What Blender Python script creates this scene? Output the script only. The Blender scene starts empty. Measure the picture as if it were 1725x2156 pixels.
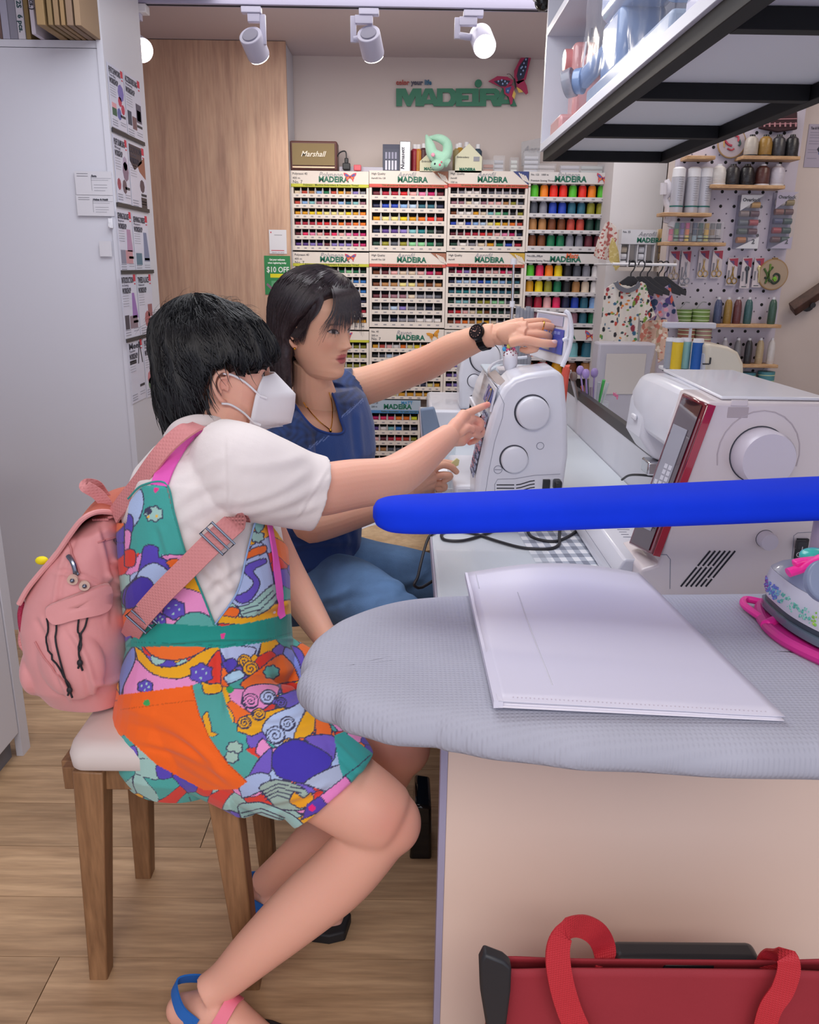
import bpy, math, random
import numpy as np
from mathutils import Vector, Matrix, noise
from math import sin, cos, pi, radians, sqrt, atan2
random.seed(7)
C = bpy.context.scene.collection
# ---------------- camera
FPX = 1725.0
cam_d = bpy.data.cameras.new('camera'); cam = bpy.data.objects.new('camera', cam_d); C.objects.link(cam)
cam.location = (0, 0, 1.32)
RC = Matrix.Rotation(radians(-0.4), 3, 'Z') @ Matrix.Rotation(radians(90-16.7), 3, 'X') @ Matrix.Rotation(radians(0.8), 3, 'Z')
cam.rotation_euler = RC.to_euler()
cam_d.sensor_fit = 'HORIZONTAL'; cam_d.sensor_width = 36; cam_d.lens = 36.0; cam_d.clip_start = 0.05
bpy.context.scene.camera = cam
CAM = Vector((0, 0, 1.32))
def ray(px, py): return RC @ Vector(((px-862.5)/FPX, -(py-1078)/FPX, -1))
def P(px, py, Y): d = ray(px, py); return CAM + d*(Y/d.y)
def PZ(px, py, z): d = ray(px, py); return CAM + d*((z-1.32)/d.z)
def PX(px, py, x): d = ray(px, py); return CAM + d*(x/d.x)
# ---------------- world, lights, exposure
w = bpy.data.worlds.new('world'); bpy.context.scene.world = w; w.use_nodes = True
w.node_tree.nodes['Background'].inputs[0].default_value = (0.80, 0.84, 1.0, 1)
w.node_tree.nodes['Background'].inputs[1].default_value = 0.95
def area(name, loc, size, power, col, rot=(0, 0, 0)):
    l = bpy.data.lights.new(name, 'AREA'); l.shape = 'RECTANGLE'; l.size, l.size_y = size; l.energy = power; l.color = col
    o = bpy.data.objects.new(name, l); C.objects.link(o); o.location = loc; o.rotation_euler = rot; return o
area('ceiling_fill_light', (-0.35, 1.9, 2.24), (1.2, 1.2), 17, (0.93, 0.95, 1.0))  # area light added under the ceiling for soft overall light, no fixture modelled
area('ceiling_fill_light', (0.1, -0.9, 2.2), (1.8, 1.0), 44, (1.0, 0.93, 0.88))  # unseen front fill added behind the camera to brighten the counter panel
area('ceiling_fill_light', (0.3, 3.5, 2.24), (2.0, 0.5), 9, (1.0, 0.97, 0.93))  # area light added over the thread racks, no fixture modelled
area('ceiling_fill_light', (2.0, 2.6, 2.24), (0.6, 1.2), 8, (1.0, 0.88, 0.76))  # warm area light added off to the right, no fixture modelled
vs = bpy.context.scene.view_settings
vs.view_transform = 'Standard'; vs.look = 'None'; vs.gamma = 1; vs.use_curve_mapping = False; vs.exposure = 0.24
# ---------------- helpers
def lin(h):
    if isinstance(h, str):
        h = h.lstrip('#'); c = [int(h[i:i+2], 16)/255 for i in (0, 2, 4)]
    else: c = [x/255 for x in h]
    return [x/12.92 if x <= .04045 else ((x+.055)/1.055)**2.4 for x in c]
MATS = {}
def mat(name, col='ffffff', rough=.5, metal=0, var=None, bump=None, alpha=1, trans=0, coat=0, emit=0, mode=None, spec=.5, sheen=0, sss=0, weave=None):
    if name in MATS: return MATS[name]
    m = bpy.data.materials.new(name); m.use_nodes = True; nt = m.node_tree; N = nt.nodes; L = nt.links
    b = N['Principled BSDF']; c = (*lin(col), 1)
    b.inputs['Base Color'].default_value = c; b.inputs['Roughness'].default_value = rough
    b.inputs['Metallic'].default_value = metal; b.inputs['Alpha'].default_value = alpha
    b.inputs['Transmission Weight'].default_value = trans; b.inputs['Coat Weight'].default_value = coat
    b.inputs['Specular IOR Level'].default_value = spec; b.inputs['Sheen Weight'].default_value = sheen
    if sss:
        b.inputs['Subsurface Weight'].default_value = sss; b.inputs['Subsurface Radius'].default_value = (.012, .004, .002); b.inputs['Subsurface Scale'].default_value = 1
    src = None
    tc = N.new('ShaderNodeTexCoord')
    if mode == 'object':
        oi = N.new('ShaderNodeObjectInfo'); src = oi.outputs['Color']
    elif mode == 'attr':
        at = N.new('ShaderNodeVertexColor'); at.layer_name = 'Col'; src = at.outputs['Color']
    if var:
        nz = N.new('ShaderNodeTexNoise'); nz.inputs['Scale'].default_value = var[0]; nz.inputs['Detail'].default_value = 4
        mp = N.new('ShaderNodeMapping'); L.new(tc.outputs['Object'], mp.inputs[0]); L.new(mp.outputs[0], nz.inputs['Vector'])
        if len(var) > 2: mp.inputs['Scale'].default_value = var[2]
        mr = N.new('ShaderNodeMapRange'); L.new(nz.outputs[0], mr.inputs[0]); mr.inputs[1].default_value = .3; mr.inputs[2].default_value = .7
        mr.inputs[3].default_value = 1-var[1]; mr.inputs[4].default_value = 1+var[1]
        mx = N.new('ShaderNodeMix'); mx.data_type = 'RGBA'; mx.blend_type = 'MULTIPLY'; mx.inputs[0].default_value = 1
        if src: L.new(src, mx.inputs[6])
        else: mx.inputs[6].default_value = c
        cb = N.new('ShaderNodeCombineXYZ'); [L.new(mr.outputs[0], cb.inputs[i]) for i in range(3)]
        L.new(cb.outputs[0], mx.inputs[7]); src = mx.outputs[2]
    if src: L.new(src, b.inputs['Base Color'])
    if emit:
        b.inputs['Emission Strength'].default_value = emit; b.inputs['Emission Color'].default_value = c
    if bump or weave:
        bp = N.new('ShaderNodeBump'); L.new(bp.outputs[0], b.inputs['Normal'])
        if weave:
            wv = []
            for ax in ('X', 'Y' if len(weave) < 3 else weave[2]):
                t = N.new('ShaderNodeTexWave'); t.bands_direction = ax; t.inputs['Scale'].default_value = weave[0]; L.new(tc.outputs['Object'], t.inputs[0]); wv.append(t)
            mm = N.new('ShaderNodeMath'); mm.operation = 'MULTIPLY'; L.new(wv[0].outputs['Fac'], mm.inputs[0]); L.new(wv[1].outputs['Fac'], mm.inputs[1])
            L.new(mm.outputs[0], bp.inputs['Height']); bp.inputs['Strength'].default_value = weave[1]; bp.inputs['Distance'].default_value = .001
        else:
            n2 = N.new('ShaderNodeTexNoise'); n2.inputs['Scale'].default_value = bump[0]; n2.inputs['Detail'].default_value = 5
            mp2 = N.new('ShaderNodeMapping'); L.new(tc.outputs['Object'], mp2.inputs[0]); L.new(mp2.outputs[0], n2.inputs['Vector'])
            if len(bump) > 2: mp2.inputs['Scale'].default_value = bump[2]
            L.new(n2.outputs[0], bp.inputs['Height']); bp.inputs['Strength'].default_value = bump[1]; bp.inputs['Distance'].default_value = .004
    MATS[name] = m; return m
def wood(name, c1, c2, scale=(1, 12, 12), rough=.45, rnd=False):
    if name in MATS: return MATS[name]
    m = bpy.data.materials.new(name); m.use_nodes = True; nt = m.node_tree; N = nt.nodes; L = nt.links; b = N['Principled BSDF']
    tc = N.new('ShaderNodeTexCoord'); mp = N.new('ShaderNodeMapping'); mp.inputs['Scale'].default_value = scale
    L.new(tc.outputs['Object'], mp.inputs[0])
    if rnd:
        oi = N.new('ShaderNodeObjectInfo'); cb = N.new('ShaderNodeCombineXYZ'); ml = N.new('ShaderNodeMath'); ml.operation = 'MULTIPLY'; ml.inputs[1].default_value = 30
        L.new(oi.outputs['Random'], ml.inputs[0]); L.new(ml.outputs[0], cb.inputs[0]); L.new(ml.outputs[0], cb.inputs[2]); L.new(cb.outputs[0], mp.inputs[1])
    n1 = N.new('ShaderNodeTexNoise'); n1.inputs['Scale'].default_value = 3; n1.inputs['Detail'].default_value = 8; n1.inputs['Distortion'].default_value = .6; L.new(mp.outputs[0], n1.inputs['Vector'])
    r = N.new('ShaderNodeValToRGB'); r.color_ramp.elements[0].position = .32; r.color_ramp.elements[1].position = .68
    r.color_ramp.elements[0].color = (*lin(c1), 1); r.color_ramp.elements[1].color = (*lin(c2), 1); L.new(n1.outputs[0], r.inputs[0])
    n2 = N.new('ShaderNodeTexNoise'); n2.inputs['Scale'].default_value = 14; n2.inputs['Detail'].default_value = 6; L.new(mp.outputs[0], n2.inputs['Vector'])
    mx = N.new('ShaderNodeMix'); mx.data_type = 'RGBA'; mx.blend_type = 'OVERLAY'; mx.inputs[0].default_value = .35; L.new(r.outputs[0], mx.inputs[6]); L.new(n2.outputs[0], mx.inputs[7])
    src = mx.outputs[2]
    if rnd:
        hs = N.new('ShaderNodeHueSaturation'); mr = N.new('ShaderNodeMapRange'); mr.inputs[3].default_value = .86; mr.inputs[4].default_value = 1.12
        L.new(oi.outputs['Random'], mr.inputs[0]); L.new(mr.outputs[0], hs.inputs['Value']); L.new(src, hs.inputs['Color']); src = hs.outputs[0]
    L.new(src, b.inputs['Base Color']); b.inputs['Roughness'].default_value = rough
    bp = N.new('ShaderNodeBump'); bp.inputs['Strength'].default_value = .12; bp.inputs['Distance'].default_value = .002; L.new(n2.outputs[0], bp.inputs['Height']); L.new(bp.outputs[0], b.inputs['Normal'])
    MATS[name] = m; return m
WL = {}
def tagit(o, label=None, cat=None, group=None, kind=None):
    if label: o['label'] = label
    if cat: o['category'] = cat
    if group: o['group'] = group
    if kind: o['kind'] = kind
    return o
def thing(name, loc, label, cat, group=None):
    o = bpy.data.objects.new(name, None); C.objects.link(o); o.location = loc; o.empty_display_size = .05
    WL[o.name] = Vector(loc); return tagit(o, label, cat, group)
def mkobj(name, me, parent=None, loc=None, color=None, **k):
    o = bpy.data.objects.new(name, me); C.objects.link(o)
    wl = Vector(loc) if loc is not None else Vector((0, 0, 0))
    if parent: o.parent = parent; o.location = wl-WL[parent.name]
    else: o.location = wl
    WL[o.name] = wl
    if color is not None: o.color = (*lin(color), 1)
    return tagit(o, **k)
class MB:
    def __init__(s): s.v = []; s.f = []; s.c = []; s.M = None; s.col = None
    def add(s, vs, fs):
        n = len(s.v)
        if s.M is not None: vs = [s.M @ Vector(v) for v in vs]
        s.v += [tuple(v) for v in vs]; s.f += [tuple(i+n for i in f) for f in fs]
        if s.col is not None: s.c += [tuple(lin(s.col))]*len(vs)
        return s
    def box(s, c, d):
        x, y, z = c; a, b, e = d[0]/2, d[1]/2, d[2]/2
        return s.add([(x+i*a, y+j*b, z+k*e) for i in (-1, 1) for j in (-1, 1) for k in (-1, 1)],
                     [(0, 1, 3, 2), (4, 6, 7, 5), (0, 4, 5, 1), (2, 3, 7, 6), (0, 2, 6, 4), (1, 5, 7, 3)])
    def bb(s, x0, x1, y0, y1, z0, z1): return s.box(((x0+x1)/2, (y0+y1)/2, (z0+z1)/2), (x1-x0, y1-y0, z1-z0))
    def quad(s, a, b, c, d): return s.add([a, b, c, d], [(0, 1, 2, 3)])
    def prism(s, pts, vec):
        vec = Vector(vec); n = len(pts)
        return s.add([Vector(p) for p in pts]+[Vector(p)+vec for p in pts],
                     [tuple(range(n))[::-1], tuple(range(n, 2*n))]+[(i, (i+1) % n, n+(i+1) % n, n+i) for i in range(n)])
    def rings(s, R, cap=True, closed=True):
        n = len(R[0]); vs = [p for r in R for p in r]; fs = []
        for k in range(len(R)-1):
            for i in range(n if closed else n-1):
                j = (i+1) % n; fs.append((k*n+i, k*n+j, (k+1)*n+j, (k+1)*n+i))
        if cap: fs += [tuple(range(n))[::-1], tuple((len(R)-1)*n+i for i in range(n))]
        return s.add(vs, fs)
    def cyl(s, p0, p1, r0, r1=None, n=16): return s.tube([p0, p1], [r0, r0 if r1 is None else r1], n)
    def tube(s, pts, rad, n=10, flat=(1, 1), up=None, cap=True, closed=False):
        pts = [Vector(p) for p in pts]
        if not hasattr(rad, '__len__'): rad = [rad]*len(pts)
        R = []; t0 = None; m = len(pts)
        for i, p in enumerate(pts):
            if closed: t = pts[(i+1) % m]-pts[i-1]
            else: t = (pts[min(i+1, m-1)]-pts[max(i-1, 0)])
            t = t.normalized() if t.length > 1e-9 else Vector((0, 0, 1))
            if i == 0:
                u = Vector(up) if up else (Vector((0, 0, 1)) if abs(t.z) < .9 else Vector((1, 0, 0)))
                u = (u-t*u.dot(t)).normalized()
            else: u = (u-t*u.dot(t)).normalized()
            v = t.cross(u); r = rad[i]; ra, rb = r if hasattr(r, '__len__') else (r*flat[0], r*flat[1])
            R.append([p+u*(ra*cos(2*pi*k/n))+v*(rb*sin(2*pi*k/n)) for k in range(n)])
        if closed: R.append(R[0]); return s.rings(R, False)
        return s.rings(R, cap)
    def strap(s, pts, w, t, up):
        return s.tube(pts, [1]*len(pts), 4, flat=(1, 1), up=up) if False else s._strap(pts, w, t, up)
    def _strap(s, pts, w, t, up):
        R = []; pts = [Vector(p) for p in pts]; m = len(pts)
        ups = up if isinstance(up, list) else [up]*m
        for i, p in enumerate(pts):
            d = (pts[min(i+1, m-1)]-pts[max(i-1, 0)]).normalized(); n_ = Vector(ups[i]); n_ = (n_-d*n_.dot(d)).normalized(); q = d.cross(n_)
            R.append([p+q*w/2+n_*t/2, p-q*w/2+n_*t/2, p-q*w/2-n_*t/2, p+q*w/2-n_*t/2])
        return s.rings(R)
    def lathe(s, prof, c=(0, 0, 0), n=20, axis='z', cap=True):
        R = []
        for r, z in prof:
            ring = []
            for k in range(n):
                a = 2*pi*k/n; x, y = r*cos(a), r*sin(a)
                q = (x, y, z) if axis == 'z' else ((z, x, y) if axis == 'x' else (y, z, x))
                ring.append((q[0]+c[0], q[1]+c[1], q[2]+c[2]))
            R.append(ring)
        return s.rings(R, cap)
    def ell(s, c, r, n=20, m=12, R=None):
        vs = []; c = Vector(c); rr = []
        for i in range(1, m):
            th = pi*i/m
            ring = []
            for k in range(n):
                a = 2*pi*k/n; q = Vector((r[0]*sin(th)*cos(a), r[1]*sin(th)*sin(a), -r[2]*cos(th)))
                if R is not None: q = R @ q
                ring.append(c+q)
            rr.append(ring)
        return s.rings(rr, True)
    def disc(s, c, r, nrm=(0, -1, 0), n=12, t=.001, r2=None):
        c = Vector(c); nn = Vector(nrm).normalized(); return s.cyl(c-nn*t, c, r, r, n)
    def mesh(s, name, smooth=35):
        me = bpy.data.meshes.new(name); me.from_pydata(s.v, [], s.f); me.update()
        if s.c and len(s.c) == len(s.v):
            a = me.color_attributes.new('Col', 'FLOAT_COLOR', 'POINT')
            a.data.foreach_set('color', np.array([(*c, 1) for c in s.c], dtype=np.float32).ravel())
        if smooth:
            me.polygons.foreach_set('use_smooth', [True]*len(me.polygons)); me.set_sharp_from_angle(angle=radians(smooth))
        return me
    def build(s, name, m, parent=None, smooth=35, bevel=0, seg=2, origin=None, color=None, sub=0, fixn=True, **k):
        me = s.mesh(name, 0)
        if fixn:
            import bmesh
            bm = bmesh.new(); bm.from_mesh(me); bmesh.ops.recalc_face_normals(bm, faces=bm.faces); bm.to_mesh(me); bm.free()
        if smooth:
            me.polygons.foreach_set('use_smooth', [True]*len(me.polygons)); me.set_sharp_from_angle(angle=radians(smooth))
        V = np.array(s.v); lo, hi = V.min(0), V.max(0)
        o_ = Vector(origin) if origin is not None else Vector(((lo[0]+hi[0])/2, (lo[1]+hi[1])/2, lo[2] if not parent else (lo[2]+hi[2])/2))
        me.transform(Matrix.Translation(-o_)); me.materials.append(m)
        ob = mkobj(name, me, parent, o_, color, **k)
        if bevel:
            bv = ob.modifiers.new('bevel', 'BEVEL'); bv.width = bevel; bv.segments = seg; bv.limit_method = 'ANGLE'; bv.angle_limit = radians(40)
        if sub:
            sb = ob.modifiers.new('sub', 'SUBSURF'); sb.levels = sub; sb.render_levels = sub
        return ob
def copytree(o, loc, label=None, group=None, color=None, rotz=None):
    def rec(q, par):
        c = q.copy(); C.objects.link(c)
        if par: c.parent = par
        WL[c.name] = Vector(loc)
        for ch in list(q.children): rec(ch, c)
        return c
    c = rec(o, None); c.location = loc
    if rotz is not None: c.rotation_euler[2] = rotz
    if label: c['label'] = label
    if group: c['group'] = group
    if color is not None: c.color = (*lin(color), 1)
    return c
TC = {}
def textmesh(st, size, ext=.0004, off=0, shear=0, spacing=1, align='LEFT'):
    key = (st, size, ext, off, shear, spacing, align)
    if key in TC: return TC[key]
    cu = bpy.data.curves.new('t', 'FONT'); cu.body = st; cu.size = size; cu.extrude = ext; cu.offset = off; cu.shear = shear
    cu.space_character = spacing; cu.align_x = align; cu.resolution_u = 2
    ob = bpy.data.objects.new('t', cu); C.objects.link(ob); bpy.context.view_layer.update()
    me = bpy.data.meshes.new_from_object(ob.evaluated_get(bpy.context.evaluated_depsgraph_get()))
    bpy.data.objects.remove(ob); TC[key] = me; return me
FRONT = Matrix.Rotation(pi/2, 4, 'X')
def text(mb, st, loc, size, R=FRONT, **k):
    me = textmesh(st, size, **k); T = Matrix.Translation(loc) @ R
    return mb.add([T @ v.co for v in me.vertices], [tuple(p.vertices) for p in me.polygons])
def textw(st, size, **k):
    me = textmesh(st, size, **k); xs = [v.co.x for v in me.vertices]; return max(xs)-min(xs)
def sstep(a, b, x): t = np.clip((x-a)/(b-a), 0, 1); return t*t*(3-2*t)
def cr(pts, n=8):
    pts = [Vector(p) for p in pts]; out = []
    q = [pts[0]*2-pts[1]]+pts+[pts[-1]*2-pts[-2]]
    for i in range(1, len(q)-2):
        a, b, c, d = q[i-1:i+3]
        for k in range(n):
            t = k/n; out.append(.5*((2*b)+(c-a)*t+(2*a-5*b+4*c-d)*t*t+(3*b-a-3*c+d)*t**3))
    out.append(pts[-1]); return out
def crv(vals, n=8):
    a = cr([Vector((*(v if hasattr(v, '__len__') else (v, 0)), 0)[:3]) for v in vals], n); return [(p.x, p.y) for p in a] if hasattr(vals[0], '__len__') else [p.x for p in a]
# ---------------- the room
ST = dict(kind='structure')
m_wall = mat('wall_paint', 'd6c9c4', .8, bump=(60, .03)); m_white = mat('white_laminate', 'd3d3dc', .45); m_ceil = mat('ceiling_paint', 'd2c4c6', .9)
m_black = mat('black_steel', '2b2b30', .45); m_dark = mat('dark_void', '17161a', .8)
YB = 4.35; ZC = 2.27
floor_m = mat('floor_substrate', '6a5747', .8)
fl = MB().bb(-3, 3.4, -1.5, 5.2, -.05, -.004).build('floor', floor_m, origin=(0, 0, 0), **ST)
m_plank = wood('floor_plank', 'a08060', 'c4a27e', (.8, 9, 9), .5, rnd=True)
pm = MB().box((0, 0, 0), (1.218, .1585, .008)).mesh('plank', 0); pm.materials.append(m_plank)
for r in range(25):
    y = .42+r*.16; off = [0, .45, .83, .2, .66][r % 5]
    for k in range(3 if y < 3 else 4):
        x = -1.9+off+k*1.22-.6
        if x > 1.6: continue
        mkobj('plank', pm, fl, (x, y, 0))
MB().bb(-1.6, 3.4, YB, YB+.1, 0, 2.6).build('wall_back', m_wall, **ST)
MB().bb(-3, -2.9, -1.5, 5.2, 0, 2.6).build('wall_left', m_wall, **ST)
MB().bb(3.3, 3.4, -1.5, 5.2, 0, 2.6).build('wall_right', m_wall, **ST)
MB().bb(-3, 3.4, -1.5, 5.2, ZC, ZC+.1).build('ceiling', m_ceil, **ST)
a = P(300, 101, 4.08); b = P(601, 101, 4.08)
wp = thing('wood_panel', (a.x, 4.1, 0), 'tall light oak veneer wall panel left of the thread racks', 'wall panel')
MB().bb(a.x-.5, b.x, 4.08, 4.1, 0, ZC-.003).build('panel', wood('oak_veneer', 'bc9680', 'd8b296', (7, 7, .6), .5), wp)
MB().bb(b.x-.03, b.x-.003, 4.102, YB-.003, 0, ZC-.003).build('side_board', m_white, wp)
# left full-height cupboard with posters on its side
XL = P(243, 400, 2.8).x; YL = PX(307, 230, XL).y; ZS = P(100, 84, 2.8).z
cb = thing('tall_cupboard', (XL-.6, 3.0, 0), 'white floor to ceiling cupboard on the left with an open box shelf at its top', 'cupboard')
MB().bb(-2.4, XL-.02, 2.8, YL, .0, ZS-.022).build('body', m_white, cb)
MB().bb(-2.4, XL-.02, 2.8, YL, ZS-.02, ZS).build('shelf', m_white, cb)
MB().bb(XL-.019, XL, 2.795, YL, 0, ZC-.003).build('side_panel', m_white, cb)
MB().bb(-2.4, XL-.02, YL-.02, YL, ZS, ZC-.003).build('back_panel', m_white, cb)
# near-left drawer cabinet facing right
c0 = PZ(65, 1575, 0)
nc = thing('drawer_cabinet', (c0.x-.3, 1.3, 0), 'white drawer cabinet at the left edge of the photo beside the stool', 'cabinet')
MB().bb(c0.x-.55, c0.x-.02, .5, c0.y-.003, .07, .93).build('body', m_white, nc)
MB().bb(c0.x-.02, c0.x, c0.y-.045, c0.y, 0.0, .93).build('end_panel', m_white, nc, bevel=.002)
MB().bb(c0.x-.55, c0.x-.03, .5, c0.y-.05, 0, .068).build('plinth', mat('plinth', '75757e', .6), nc)
for z0, z1 in ((.08, .56),):
    MB().bb(c0.x-.018, c0.x-.002, .5, c0.y-.05, z0, z1).build('drawer', m_white, nc, bevel=.002)
MB().bb(c0.x-.018, c0.x-.002, .5, c0.y-.05, .585, .61).build('rail', m_white, nc)
MB().bb(c0.x-.018, c0.x-.002, .5, c0.y-.05, .82, .925).build('drawer', m_white, nc, bevel=.002)
# structural column beside the racks
a = P(1298, 400, 4.0); b = P(1401, 400, 4.0)
MB().bb(a.x-.02, b.x, 4.0, YB, 0, ZC-.003).build('trim_1', mat('column_paint', 'e6e2e4', .7), **ST)
# ---------------- thread racks on the back wall
YR = 4.17
m_case = mat('rack_cream', 'e9dfd6', .6); m_slot = mat('slot_dark', '1e1c1f', .8); m_print = mat('print_green', '0f6b52', .5)
m_ink = mat('ink_dark', '3a3a44', .6); m_gray = mat('ink_gray', '9a9aa2', .6); m_spool = mat('spool_thread', 'ffffff', .45, mode='object', bump=(60, .1)); m_attr = mat('coloured_print', 'ffffff', .55, mode='attr')
m_cone = mat('cone_thread', 'ffffff', .4, mode='object', bump=(1, .25, (1, 1, 260)))
m_wht = mat('white_plastic', 'e8e8ee', .35)
CN = {'cr':('b01838','crimson'),'rd':('d8222c','red'),'or':('f07818','orange'),'pk':('f08cb8','pink'),'pp':('f2b8b8','pale pink'),'mg':('c8186c','magenta'),'pu':('5a3a8c','purple'),'lv':('8c7cc8','lavender'),
 'ni':('22284c','navy'),'bl':('2346b8','blue'),'sk':('8cb4e8','sky blue'),'lb':('bcd4f0','pale blue'),'tl':('128088','teal'),'aq':('80c0c8','aqua'),'gn':('147850','green'),'dg':('1c4438','dark green'),'mn':('90d8a0','mint green'),
 'ol':('98942c','olive'),'ye':('f0d418','yellow'),'gd':('e0a018','golden yellow'),'ly':('f0e498','pale yellow'),'cm':('ead8c0','cream'),'wh':('f0ecec','white'),'gr':('8c8c98','grey'),'bk':('26262c','black'),'br':('7a4020','brown'),
 'tn':('b88450','tan'),'ma':('6a2434','maroon'),'mv':('a07080','mauve'),'gy':('565a66','slate grey'),'li':('58c830','lime green'),'fo':('ff8c1e','bright orange'),'fr':('f52c1e','bright red'),'hp':('f02c68','hot pink'),'rs':('c84a3c','rust red'),'te':('2c6a80','petrol blue'),'fy':('e4e824','fluorescent yellow'),'sb':('2878c8','bright blue')}
ORD = ['first','second','third','fourth','fifth','sixth','seventh','eighth','ninth','tenth']
def butterfly(mb, c, s, cols, rot=0):
    c = Vector(c)
    def W(pts, col, dy):
        mb.col = col
        Q = []
        for x, z in pts:
            xr = x*cos(rot)-z*sin(rot); zr = x*sin(rot)+z*cos(rot); Q.append(c+Vector((xr*s, dy, zr*s)))
        mb.prism(Q, (0, .0008, 0))
    for sg in (-1, 1):
        W([(0, 0), (sg*.15, .25), (sg*.55, .5), (sg*1, .6), (sg*.95, .25), (sg*.7, .02), (sg*.3, -.06)], cols[0], -.0010)
        W([(sg*.15, .05), (sg*.4, .3), (sg*.75, .42), (sg*.8, .22), (sg*.5, .05)], cols[1], -.0014)
        W([(0, 0), (sg*.3, -.04), (sg*.68, -.05), (sg*.62, -.35), (sg*.5, -.42), (sg*.55, -.68), (sg*.42, -.7), (sg*.33, -.42), (sg*.1, -.25)], cols[0], -.0010)
        W([(sg*.1, -.06), (sg*.5, -.12), (sg*.48, -.32), (sg*.25, -.25)], cols[2], -.0014)
    W([(-.04, .18), (.04, .18), (.05, -.2), (-.05, -.2)], '202028', -.0018)
spool_me = MB()
spool_me.lathe([(.0, -.5), (.46, -.5), (.46, -.44), (.38, -.4), (.4, 0), (.38, .4), (.46, .44), (.46, .5), (0, .5)], n=10, axis='x', cap=False)
spool_me = spool_me.mesh('thread_spool', 40); spool_me.materials.append(m_spool)
NSP = [0]; STUFF = MB()
def spool_at(x, y, z, wx, r, code, lab, indiv, group):
    hexc, nm = CN[code]
    if indiv:
        o = mkobj('thread_spool', spool_me, None, (x, y, z), hexc, label=f'{nm} {lab}', cat='thread spool', group=group); o.scale = (wx, r*2.2, r*2.2); NSP[0] += 1
    else:
        STUFF.col = hexc
        STUFF.lathe([(0, -wx/2), (r, -wx/2), (r, wx/2), (0, wx/2)], (x, y, z), 8, 'x', False)
def zr(y, xm): return P(xm, y, YR).z
def colx(x, side):
    L = (777.3, 944.3, 1114.5, 1290) if side else (611, 777.3, 944.3, 1114.5); return P(min(L, key=lambda q: abs(q-x)), 362, YR).x
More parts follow.
